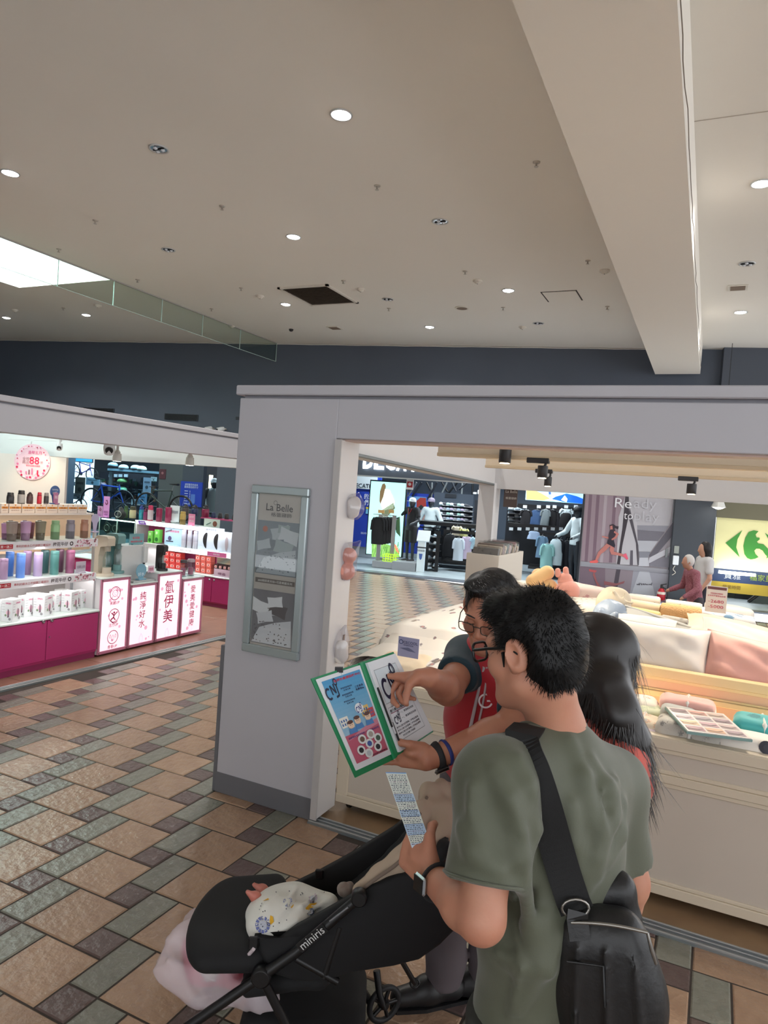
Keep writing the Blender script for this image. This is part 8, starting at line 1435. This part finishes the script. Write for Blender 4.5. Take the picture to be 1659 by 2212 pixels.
Op.cap(nb4,ho-ZZ*.03,.06,.065,.01,op='sub').noise(.004,36,9);Op.cut(p4-ZZ*.04,-ZZ);ob('polo_shirt',surfmesh('polo',*Op.surf(),M_tl),t4);ob('polo_collar',MB().tube([nb4+ZZ*.03+f4b*(.01+.07*math.cos(a))+l4*.07*math.sin(a)-ZZ*.035*math.cos(a)for a in np.linspace(0,6.283,25)[:-1]],.014,M_tl,8,False,True,.6),t4)
Ov=SDF(lo4,hi4,.008);Ov.cap(m4-ZZ*.03,(m4+p4)/2,.118,.132,.05,l4,1.36).cap((m4+p4)/2,p4+ZZ*.02,.134,.14,.05,l4,1.34).cap(s4R+l4*.03,s4L-l4*.03,.076,.076,.04);Ov.cap(nb4-f4b*.02,ho,.075,.075,.01,op='sub').cap(m4+f4b*.16-ZZ*.02,p4+f4b*.17,.03,.045,.01,op='sub').noise(.0035,32,4,(1,1,.4)).cut(p4+ZZ*.0,-ZZ);ob('vest',surfmesh('vest',*Ov.surf(),M_red),t4)
for pth,w_ in(([(1046,1440),(1032,1500),(1016,1570),(1000,1640)],.006),([(1052,1440),(1046,1500),(1032,1570)],.004)):
    H_=[hit(Ov,*q,1.9,2.9)for q in pth];H_=[h-FW*.004 for h in H_ if h is not None]
    if len(H_)>1:ob('vest_piping',MB().tube(bez(H_,6),w_,col((190,180,184),.5),6),t4)
h_=hit(Ov,1048,1512,1.9,2.9)
if h_ is not None:a=Art(h_-FW*.012,RT,UP,.0006);a.ring(0,0,.022,.006,col((240,226,228)),1,22,.7,5.9);a.rect(.004,-.003,.026,.003,col((240,226,228)),1);a.done('vest_emblem',t4)
for k,q in enumerate(((985,1655),(1003,1662))):h_=D(*q,2.3);ob('hem_band',MB().tube([h_,h_-UP*.035],.006,(col((226,220,220),.6),M_red)[k],6,flat=.5),t4)
Ol=SDF(lo4,hi4,.011)
for a_,b_,c_ in k4:Ol.cap(a_,b_,.11,.085,.05).cap(b_,c_-ZZ*.02,.082,.07,.03)
Ol.noise(.007,30,6).cut(V3((0,0,.06)),-ZZ).cut(p4+ZZ*.03,ZZ);ob('trousers',surfmesh('trousers',*Ol.surf(),mat('trousers_grey',(92,84,88),.85)),t4)
for a_,b_,c_ in k4:g0=V3((c_[0],c_[1],.05));q=SDF(g0-.26,g0+.26,.008);q.cap(g0-ft4*.04,g0+ft4*.06+ZZ*.005,.05,.048,.02).cap(g0+ft4*.06-ZZ*.01,g0+ft4*.17-ZZ*.012,.046,.036,.03).cut(V3((0,0,.012)),-ZZ);sh4=ob('shoe',surfmesh('shoe',*q.surf(),mat('shoe_leather',(26,25,26),.45)),t4);ob('sole',MB().prism([(-.09,-.04),(.08,-.052),(.19,-.035),(.205,0),(.19,.035),(.08,.052),(-.09,.04)],V3((g0[0],g0[1],0.0)),ft4,np.cross(ZZ,ft4),.014,M_dark),sh4)
watch(t4,w4L+(e4L-w4L)*.09,e4L,.0345,mat('watch_band_black',(30,30,32),.7),mat('watch_case_black',(30,30,32),.35),(.034,.04,.012),-UP*.9-FW*.5,bw=.024);ob('blue_wristband',MB().tube([w4L+(e4L-w4L)*.2+.036*(math.cos(a)*np.cross(unit(e4L-w4L),FW)+math.sin(a)*unit(np.cross(unit(e4L-w4L),np.cross(unit(e4L-w4L),FW))))for a in np.linspace(0,6.283,25)[:-1]],.007,col((34,50,120),.5),8,False,True,.5),t4)
# ================================================================== GREEN BINDER
class BArt(Art):
    """print on a sheet given by its corners; x, y run 0..1"""
    def __init__(s,bl,br,tr_,tl,eps=.0005):
        s.c=[V3(q)for q in(bl,br,tr_,tl)];s.N=unit(np.cross(s.c[1]-s.c[0],s.c[3]-s.c[0]));s.eps=eps;s.mb=MB()
    def p(s,x,y,k):a,b,c,d=s.c;return(a*(1-x)+b*x)*(1-y)+(d*(1-x)+c*x)*y+s.N*s.eps*k
def planar(a,b,c,dpx):
    n=np.cross(b-a,c-a);d=ray(*dpx);return CAM+d*(np.dot(a-CAM,n)/np.dot(d,n))
bq=[D(768,1680,1.86),D(850,1641,1.985),D(777,1432,1.985)];bq.append(planar(*bq,(672,1466)));cq=[D(856,1634,1.985),D(936,1581,2.14),None,D(783,1430,1.985)];cq[2]=planar(cq[0],cq[1],cq[3],(850,1408))
t=T('ring_binder','open green ring binder with a colour flyer and white pages held by the older man','binder',D(853,1640,1.99));M_gr=mat('binder_green',(22,134,84),.35);M_pg=mat('paper_white',(226,228,232),.5)
def quadslab(nm,q,inset,off,th,mt):
    a=BArt(*q);i=inset;mb=MB();pts=[(i[0],i[1]),(1-i[2],i[1]),(1-i[2],1-i[3]),(i[0],1-i[3])];top=[a.p(x,y,0)+a.N*off for x,y in pts];bt=[p-a.N*th for p in top];mb.add(top+bt,[(0,1,2,3),(7,6,5,4)]+[(j,4+j,4+(j+1)%4,(j+1)%4)for j in range(4)],mt);return ob(nm,mb,t),top
quadslab('left_cover',bq,(0,0,0,0),0,.003,M_gr);quadslab('right_cover',cq,(0,0,0,0),0,.003,M_gr);ob('spine',MB().tube([(bq[1]+cq[0])/2+FW*.004,(bq[2]+cq[3])/2+FW*.004],.011,M_gr,8,flat=.6),t)
_,fl=quadslab('flyer_sheet',bq,(.06,.06,.02,.02),.003,.002,M_pg);_,pg=quadslab('page_stack',cq,(.05,.03,.05,.02),.010,.009,M_pg)
a=BArt(*fl);w_=lambda c:col(c,.5);r_=random.Random(6)
for k in range(14):y0=.36+k*.6/14;a.rect(.08,y0,.95,y0+.6/14,w_((int(150-84*k/14),int(190-40*k/14),int(214-14*k/14))),1)
a.rect(.08,.06,.95,.36,w_((192,88,112)),1);a.poly([(.08,.3),(.5,.37),(.95,.42),(.95,.36),(.08,.3)],w_((206,130,150)),1.5)
a.text('宜蘭市資源回收中心',.62,.925,.03,w_((200,40,60)),3,.02,width=.62)
lg=lambda x,y,s_,c,k:(a.ring(x-.09*s_,y-.02*s_,.05*s_,.022*s_,c,k,14,.9,5.4),a.line([(x-.02*s_,y-.04*s_),(x-.02*s_,y+.05*s_),(x+.05*s_,y-.03*s_),(x+.05*s_,y+.06*s_)],.02*s_,c,k),a.line([(x+.1*s_,y+.05*s_),(x+.09*s_,y-.06*s_),(x+.03*s_,y-.07*s_)],.02*s_,c,k),a.ring(x+.1*s_,y+.07*s_,.03*s_,.014*s_,c,k,12))
lg(.22,.84,1.1,w_((26,30,60)),3)
for x,y in((.52,.82),(.5,.75),(.48,.68)):a.text('舊物回收再利用',x,y+.01,.02,w_((40,50,90)),3,.01,width=.26);a.text('社會企業',x,y-.014,.018,w_((40,50,90)),3,.01,width=.16)
a.text('二手家具',.8,.80,.026,w_((40,50,90)),3,.02,width=.2);a.text('免費估價',.8,.77,.026,w_((40,50,90)),3,.02,width=.2)
for x,y,s_,c in((.2,.5,.1,(236,232,220)),(.74,.54,.1,(226,190,110)),(.85,.5,.09,(206,70,80))):
    a.rect(x-s_,y-s_*.6,x+s_,y+s_*.5,w_(c),2)
    for j in range(6):a.rect(x-s_*.8+s_*.55*(j%3),y-s_*.4+s_*.4*(j//3),x-s_*.5+s_*.55*(j%3),y-s_*.15+s_*.4*(j//3),w_((70,110,170)),3)
a.disc(.62,.58,.1,w_((236,240,244)),4,20,.055);lg(.62,.58,.55,w_((40,50,130)),5)
for x,y in((.3,.45),(.48,.47),(.74,.47)):a.disc(x,y,.075,w_((236,204,176)),5,14,.042);a.disc(x,y+.03,.07,w_((90,56,46)),5.5,12,.02);a.line([(x-.03,y),(x-.01,y)],.006,w_((40,30,30)),6);a.line([(x+.01,y),(x+.03,y)],.006,w_((40,30,30)),6);a.poly([(x-.08,y-.035),(x+.08,y-.035),(x+.1,y-.09),(x-.1,y-.09)],w_((70,130,190)),5)
a.text('您家裡有這些東西嗎？ 我們到府收取唷',.52,.325,.024,w_((60,60,130)),3,.01,width=.78)
for k,(x,y)in enumerate(((.42,.27),(.66,.285),(.3,.17),(.55,.2),(.8,.22),(.45,.11),(.72,.135))):a.disc(x,y,.1,w_((226,226,224)),3+.1*k,18,.05);a.disc(x,y,.06,w_(((110,84,70),(170,160,150),(24,24,28),(60,90,160),(60,90,70),(190,196,200),(40,44,50))[k]),4,9,.03)
a.text('歡迎撥打服務專線',.72,.075,.02,w_((50,20,40)),3,.01,width=.4);a.done('flyer_print',t)
a=BArt(*pg);dk=w_((24,24,60));gy=w_((150,154,160))
for x0,y0,x1,y1 in((.1,.52,.85,.9),(.1,.1,.85,.47)):a.line([(x0,y0),(x1,y0),(x1,y1),(x0,y1),(x0,y0)],.006,gy,1)
a.rect(.11,.525,.84,.895,w_((212,222,228)),.8);lg(.45,.71,2.0,dk,3);a.ring(.62,.85,.05,.014,dk,3,14);a.text('簡介與合作說明',.34,.43,.036,w_((60,60,70)),2,.02,width=.44);a.line([(.12,.405),(.6,.405)],.008,w_((130,50,80)),2);lg(.25,.33,.7,dk,3)
for y,wd in((.37,.4),(.31,.44)):a.text('一、資源再生利用',.58,y,.026,w_((70,70,80)),2,.01,width=wd)
for k,y in enumerate((.24,.205,.17,.135)):a.text('本中心致力於推動二手物品循環',.46-.06*(k==3),y,.024,w_((80,80,90)),2,.01,width=.66-.3*(k==3))
a.done('page_print',t)
for k in range(3):ob('pen',MB().tube([a.p(.0+.02*k,.72-.2*k,8),a.p(.01+.02*k,.28-.08*k,8)],.003,(M_dark,w_((206,206,210)),M_dark)[k],8),t)
q=BArt(*bq).p(.55,1.0,2);ob('binder_clip',MB().box(q,(.022,.012,.014),M_dark,basis(RT,FW,UP)),t);ob('clip_wire',MB().tube([q-UP*.006+RT*.006,q-UP*.034+RT*.011,q-UP*.034+RT*.003,q-UP*.006-RT*.002],.0013,M_alu,5),t)
# ================================================================== STROLLER
M_fab=mat('stroller_fabric',(20,20,22),.85,bump=(300,.2,.001));M_tub=mat('stroller_tube',(18,18,20),.38);M_be=mat('canopy_beige',(178,158,138),.85,bump=(200,.15,.001));dn,df=2.12,2.56
st=T('baby_stroller','black baby stroller with a folded beige canopy in front of the young man','stroller',(lambda p:(p[0],p[1],0))(D(700,2000,2.35)))
def panel(nm,poly,d,th,mt=M_fab):
    S2=[D(x,y,d)for x,y in poly];c=sum(S2)/len(S2);n=len(S2);mb=MB();B2=[p+FH*th for p in S2];md=[p-FH*th*.35+(c-p)*.06 for p in S2];mb.add(S2+B2+md+[c-FH*th*.45,c+FH*th],[(i,(i+1)%n,2*n+(i+1)%n,2*n+i)for i in range(n)]+[(2*n+i,2*n+(i+1)%n,3*n)for i in range(n)]+[(n+(i+1)%n,n+i,3*n+1)for i in range(n)]+[((i+1)%n,i,n+i,n+(i+1)%n)for i in range(n)],mt,True);return ob(nm,mb,st)
panel('side_panel',[(548,2026),(572,2028),(600,2034),(640,2004),(700,1972),(760,1938),(800,1916),(860,1890),(930,1876),(1000,1880),(1000,1990),(950,2040),(905,2072),(850,2086),(760,2100),(700,2120),(640,2118),(580,2100)],dn,.022)
panel('side_panel',[(590,1930),(640,1908),(690,1884),(760,1846),(850,1790),(900,1752),(960,1720),(960,1850),(800,1920),(640,1990)],df,.022)
so=lambda px,py,d:D(px,py,d)
Sf=SDF(D(620,2060,2.3)-V3((.5,.5,.35)),D(760,1960,2.4)+V3((.5,.5,.5)),.012)
for d in np.linspace(dn+.05,df-.05,7):Sf.cap(D(560,2050,2.35)+FH*(d-2.35),D(700,2030,2.35)+FH*(d-2.35),.03,.03,.03).cap(D(700,2030,2.35)+FH*(d-2.35),D(860,1900,2.35)+FH*(d-2.35),.03,.03,.03).cap(D(860,1900,2.35)+FH*(d-2.35),D(950,1770,2.35)+FH*(d-2.35),.03,.025,.03)
ob('seat',surfmesh('seat',*Sf.surf(),M_fab),st)
Fp=SDF(D(500,1990,2.3)-.45,D(500,1990,2.3)+.45,.01)
for k in np.linspace(0,1,16):Fp.cap(D(478,1990,2.34)+FH*(.4*k-.2)-RH*.06*math.sin(k*3.14)**.6,D(575,1985,2.34)+FH*(.4*k-.2),.03,.034,.04)
ob('footrest_pad',surfmesh('pad',*Fp.surf(),M_fab),st)
hub=D(565,2108,dn-.03);jn=D(776,1938,dn-.03)
ob('side_rail',MB().tube([hub,D(640,2056,dn-.03),D(710,1995,dn-.03),jn],[.017,.016,.015,.014],M_tub,10),st);ob('rail_grey_line',MB().tube([D(712,1990,dn-.048),D(752,1960,dn-.048)],.0025,col((120,120,124),.3),5),st)  # side rail, and a short thin grey line along its upper part
for nm,p,r in(('hub_disc',hub,.03),('joint_disc',jn,.024)):ob(nm,MB().lathe([(r*.5,-.02),(r,-.014),(r,.014),(r*.8,.018)],M_tub,20,p,basis(RH,ZZ,-FH)),st)
for a_,b_,r in((hub,D(395,2225,dn-.03),.015),(hub,D(640,2260,dn),.014),(D(700,2110,df),D(760,2080,df),.012),(D(756,2098,df),D(800,2165,2.52),.014),(D(868,2076,2.40),D(896,2124,2.44),.009),(D(640,2070,dn),D(730,2120,dn),.012),(D(735,2000,dn),D(700,2110,dn),.012)):ob('frame_tube',MB().cyl(a_,b_,r,M_tub,10),st)
ob('loop_strap',MB().tube([D(896,2124,2.44)+.016*(math.cos(x)*RT+math.sin(x)*UP)for x in np.linspace(0,6.28,13)[:-1]],.004,M_tub,5,False,True),st)
for k,c in enumerate((at(828,2193,'d',2.5),D(700,2330,2.1),D(470,2230,2.56),D(380,2290,2.1))):
    r=.068;c=V3((c[0],c[1],r));Rw=basis(RH,ZZ,-FH)@rotm(ry=.5 if k==0 else .1);w=ob('wheel',MB().tube([c+Rw@V3((r*.86*math.cos(x),r*.86*math.sin(x),0))for x in np.linspace(0,6.283,29)[:-1]],.0105,mat('tyre',(26,26,28),.6),8,False,True),st);mb=MB()
    for j in range(5):x=j*1.2566;mb.cyl(c,c+Rw@V3((r*.8*math.cos(x),r*.8*math.sin(x),0)),.0075,M_tub,6)
    ob('spokes',mb,w);ob('hub_cap',MB().lathe([(.02,-.016),(.022,0),(.012,.016)],M_tub,12,c,Rw),w);ob('fork',MB().tube([c+RH*.0-FH*.02,c-FH*.02+ZZ*.05-RH*.02,c+ZZ*.12-RH*.035],[.009,.012,.013],M_tub,8),w)
bk=SDF(D(650,2180,2.35)-.4,D(650,2180,2.35)+.4,.012);bk.bx(D(660,2190,2.35),(.2,.18,.09),basis(RH,FH,ZZ),.05,0);ob('under_basket',surfmesh('basket',*bk.surf(),M_fab),st)
for q in((548,2036,dn-.01),(690,1888,df-.02)):ob('buckle',MB().box(D(*q),(.03,.014,.035),M_tub,basis(RT,FW,UP),.004),st)
a=Art(D(674,2026,dn-.052),unit(D(697,2008,dn)-D(650,2047,dn)),unit(np.cross(unit(D(697,2008,dn)-D(650,2047,dn)),FW)*-1),.0008);a.W=unit(np.cross(a.U,FW));a.W=a.W if a.W[2]>0 else-a.W;a.N=-FW;a.text('miniris',0,.0,.034,col((206,206,206),.5),2,.004,width=.084);a.done('brand_lettering',st)
ob('lettering_tape',MB().box(D(674,2026,dn-.046),(.1,.004,.03),M_tub,basis(a.U,FW,np.cross(a.U,-FW))),st)
# canopy: rolled beige cloth
Cn=SDF(D(890,1800,2.3)-.42,D(890,1800,2.3)+.42,.008);cr=[((776,1926,2.16),.02),((815,1896,2.16),.026),((862,1862,2.16),.03),((898,1815,2.18),.03),((905,1765,2.25),.026),((922,1722,2.34),.024),((952,1702,2.42),.024),((980,1712,2.46),.024)]
Cn.chain([(D(*q),r)for q,r in cr],.02,UP,1.4);Cn.chain([(D(*q),r)for q,r in(((935,1750,2.3),.02),((955,1722,2.4),.024),((985,1740,2.4),.03),((960,1800,2.25),.034),((915,1850,2.16),.03))],.02,UP,1.3);Cn.ell(D(948,1762,2.32),(.05,.05,.06),None,.03).noise(.005,60,3);ob('canopy',surfmesh('canopy',*Cn.surf(),M_be),st);ob('canopy_hem',MB().tube(bez([D(x,y,d-.035)for(x,y,d),_ in cr[:6]],4),.006,mat('canopy_hem',(120,104,92),.8),6),st)
pb=SDF(D(748,1922,2.33)-.08,D(748,1922,2.33)+.08,.005);pb.ell(D(747,1922,2.33),(.024,.03,.026),None,.01).noise(.006,110,4);tag(ob('crumpled_bib',surfmesh('bib',*pb.surf(),pmat('bib_print',(150,136,126),(110,70,60),60,.3))),'small crumpled patterned cloth beside the baby in the stroller','cloth')
# baby under a muslin
bb=T('baby','baby with bare feet lying in the stroller under a printed muslin','person',D(640,1990,2.34));SKB=skinmat('skin_baby',(206,132,116),(188,104,92));Bb=SDF(D(660,1940,2.36)-V3((.4,.4,.25)),D(700,1930,2.36)+V3((.4,.4,.25)),.005)
Bb.cap(D(640,1985,2.36),D(740,2000,2.36),.06,.06,.03).ell(D(812,1975,2.36),(.068,.068,.07),None,.02)
for kx,(ax_,ay_,tx,ty)in enumerate(((562,1956,551,1935),(585,1946,566,1919))):
    d_=(2.30,2.40)[kx];hl=D(ax_,ay_,d_);to=D(tx,ty,d_-.01);Bb.cap(D(640,1968,2.36),hl,.045,.022,.02).cap(hl,to,.019,.016,.012,RT,1.25);u=unit(to-hl)
    for j in range(5):Bb.cap(to+RT*(-.016+.008*j),to+RT*(-.018+.009*j)+u*(.017-.0025*j),(.0078,.0062,.006,.0055,.005)[j],None,.003)
ob('body',surfmesh('body',*Bb.surf(),SKB),bb)
Mu=SDF(D(640,1960,2.33)-.32,D(640,1960,2.33)+.32,.006)
for x,y,d,r in((578,1972,2.28,.07),(572,2000,2.2,.055),(612,1955,2.34,.075),(650,1958,2.34,.072),(690,1962,2.33,.052),(640,1988,2.22,.05),(596,1990,2.22,.06),(712,1955,2.3,.03)):Mu.ell(D(x,y,d),(r,r,r*.8),None,.05)
Mu.cut(D(640,2045,2.3),-UP);r_=random.Random(9)
folds(Mu,[[(596,1990),(620,1960),(640,1915)],[(620,2000),(650,1960),(690,1930)],[(640,1990),(670,1965),(715,1945)],[(605,2015),(640,1990),(680,1975)],[(560,1990),(575,1960),(600,1935)]],.008,.012,.0);Mu.noise(.0025,60,7);ob('muslin',surfmesh('muslin',*Mu.surf(),mat('muslin_white',(224,222,214),.85,sheen=.2,bump=(150,.2,.002))),bb);mb=MB()
def decal(poly,c,k=1):
    H_=[hit(Mu,x,y,1.8,2.8)for x,y in poly];cc=hit(Mu,sum(x for x,_ in poly)/len(poly),sum(y for _,y in poly)/len(poly),1.8,2.8)
    if cc is None or any(h is None for h in H_):return
    mb.add([h-FW*.004*k for h in H_]+[cc-FW*.004*k],[(i,(i+1)%len(H_),len(H_))for i in range(len(H_))],col(c,.8))
for(fx_,fy_,s_,pc)in((568,1996,1,(110,120,176)),(622,1946,.62,(150,156,190)),(676,1938,.6,(206,186,204)),(672,1968,.45,(120,140,176))):
    for k in range(12):an=k*.5236;decal([(fx_+s_*(13*math.cos(an+o)+0)*q,fy_+s_*15*math.sin(an+o)*q)for o,q in((-.2,.75),(-.2,1.25),(.2,1.25),(.2,.75))],pc,1)
    decal([(fx_+s_*9*math.cos(x),fy_+s_*10*math.sin(x))for x in np.linspace(0,6.28,11)[:-1]],(190,192,204),1.3)
    for dx,dy in((-3,-2),(3,-2),(0,3)):decal([(fx_+s_*(dx+1.4*math.cos(x)),fy_+s_*(dy+1.4*math.sin(x)))for x in np.linspace(0,6.28,7)[:-1]],(60,62,80),1.6)
for pl in([(582,1974),(590,1978),(592,1990),(585,1996),(579,1986)],[(568,1944),(580,1936),(588,1934),(580,1942)],[(628,1958),(634,1950),(640,1944),(634,1962)],[(660,1960),(670,1950),(686,1948),(676,1958),(664,1966)]):decal(pl,(226,172,44),1.2)
for k in range(40):x,y=r_.uniform(560,715),r_.uniform(1915,2010);decal([(x-1,y-1.2),(x+1,y-1.2),(x+1,y+1.2),(x-1,y+1.2)],(70,72,84),1)
ob('muslin_print',mb,bb)['kind']='stuff'
# pink carrier bag
def filmmat(name,c,al):
    m=mat(name,c,.35,alpha=al);return m
pbg=T('plastic_bag','white plastic carrier bag with pink goods hanging under the footrest','plastic bag',D(460,2150,2.2));Ic=SDF(D(470,2080,2.3)-.32,D(470,2080,2.3)+.32,.01);Ic.cap(D(425,2040,2.36),D(440,2090,2.33),.042,.042,.03).cap(D(440,2090,2.33),D(520,2115,2.3),.042,.042,.04).noise(.008,30,5);ob('pink_goods',surfmesh('goods',*Ic.surf(),pmat('goods_print',(190,60,84),(150,150,150),9,.25,(226,220,214))),pbg)
Pb=SDF(D(460,2080,2.3)-.42,D(470,2080,2.3)+.42,.009)
for(x,y,d,r),(x2,y2,d2,r2)in(((415,2020,2.34,.07),(385,2085,2.28,.06)),((385,2085,2.28,.07),(480,2120,2.26,.075)),((480,2120,2.26,.075),(555,2150,2.2,.05)),((430,2000,2.36,.05),(470,2060,2.3,.07)),((555,2150,2.2,.04),(588,2178,2.18,.014))):Pb.cap(D(x,y,d),D(x2,y2,d2),r,r2,.06)
folds(Pb,[[(350,2070),(420,2110),(520,2150)],[(380,2030),(420,2080),(480,2110)],[(440,2130),(500,2120),(560,2160)],[(400,2100),(480,2140),(580,2175)]],.008,.01,0);Pb.noise(.02,17,8,ridge=1).noise(.011,36,3,ridge=1);ob('film',surfmesh('film',*Pb.surf(),filmmat('bag_film',(244,230,236),.42),None,0),pbg);ob('handle_loop',MB().tube([D(500,2080,2.2),D(530,2070,2.14),D(548,2050,2.1)],.006,filmmat('bag_film2',(236,220,226),.8),6),pbg)
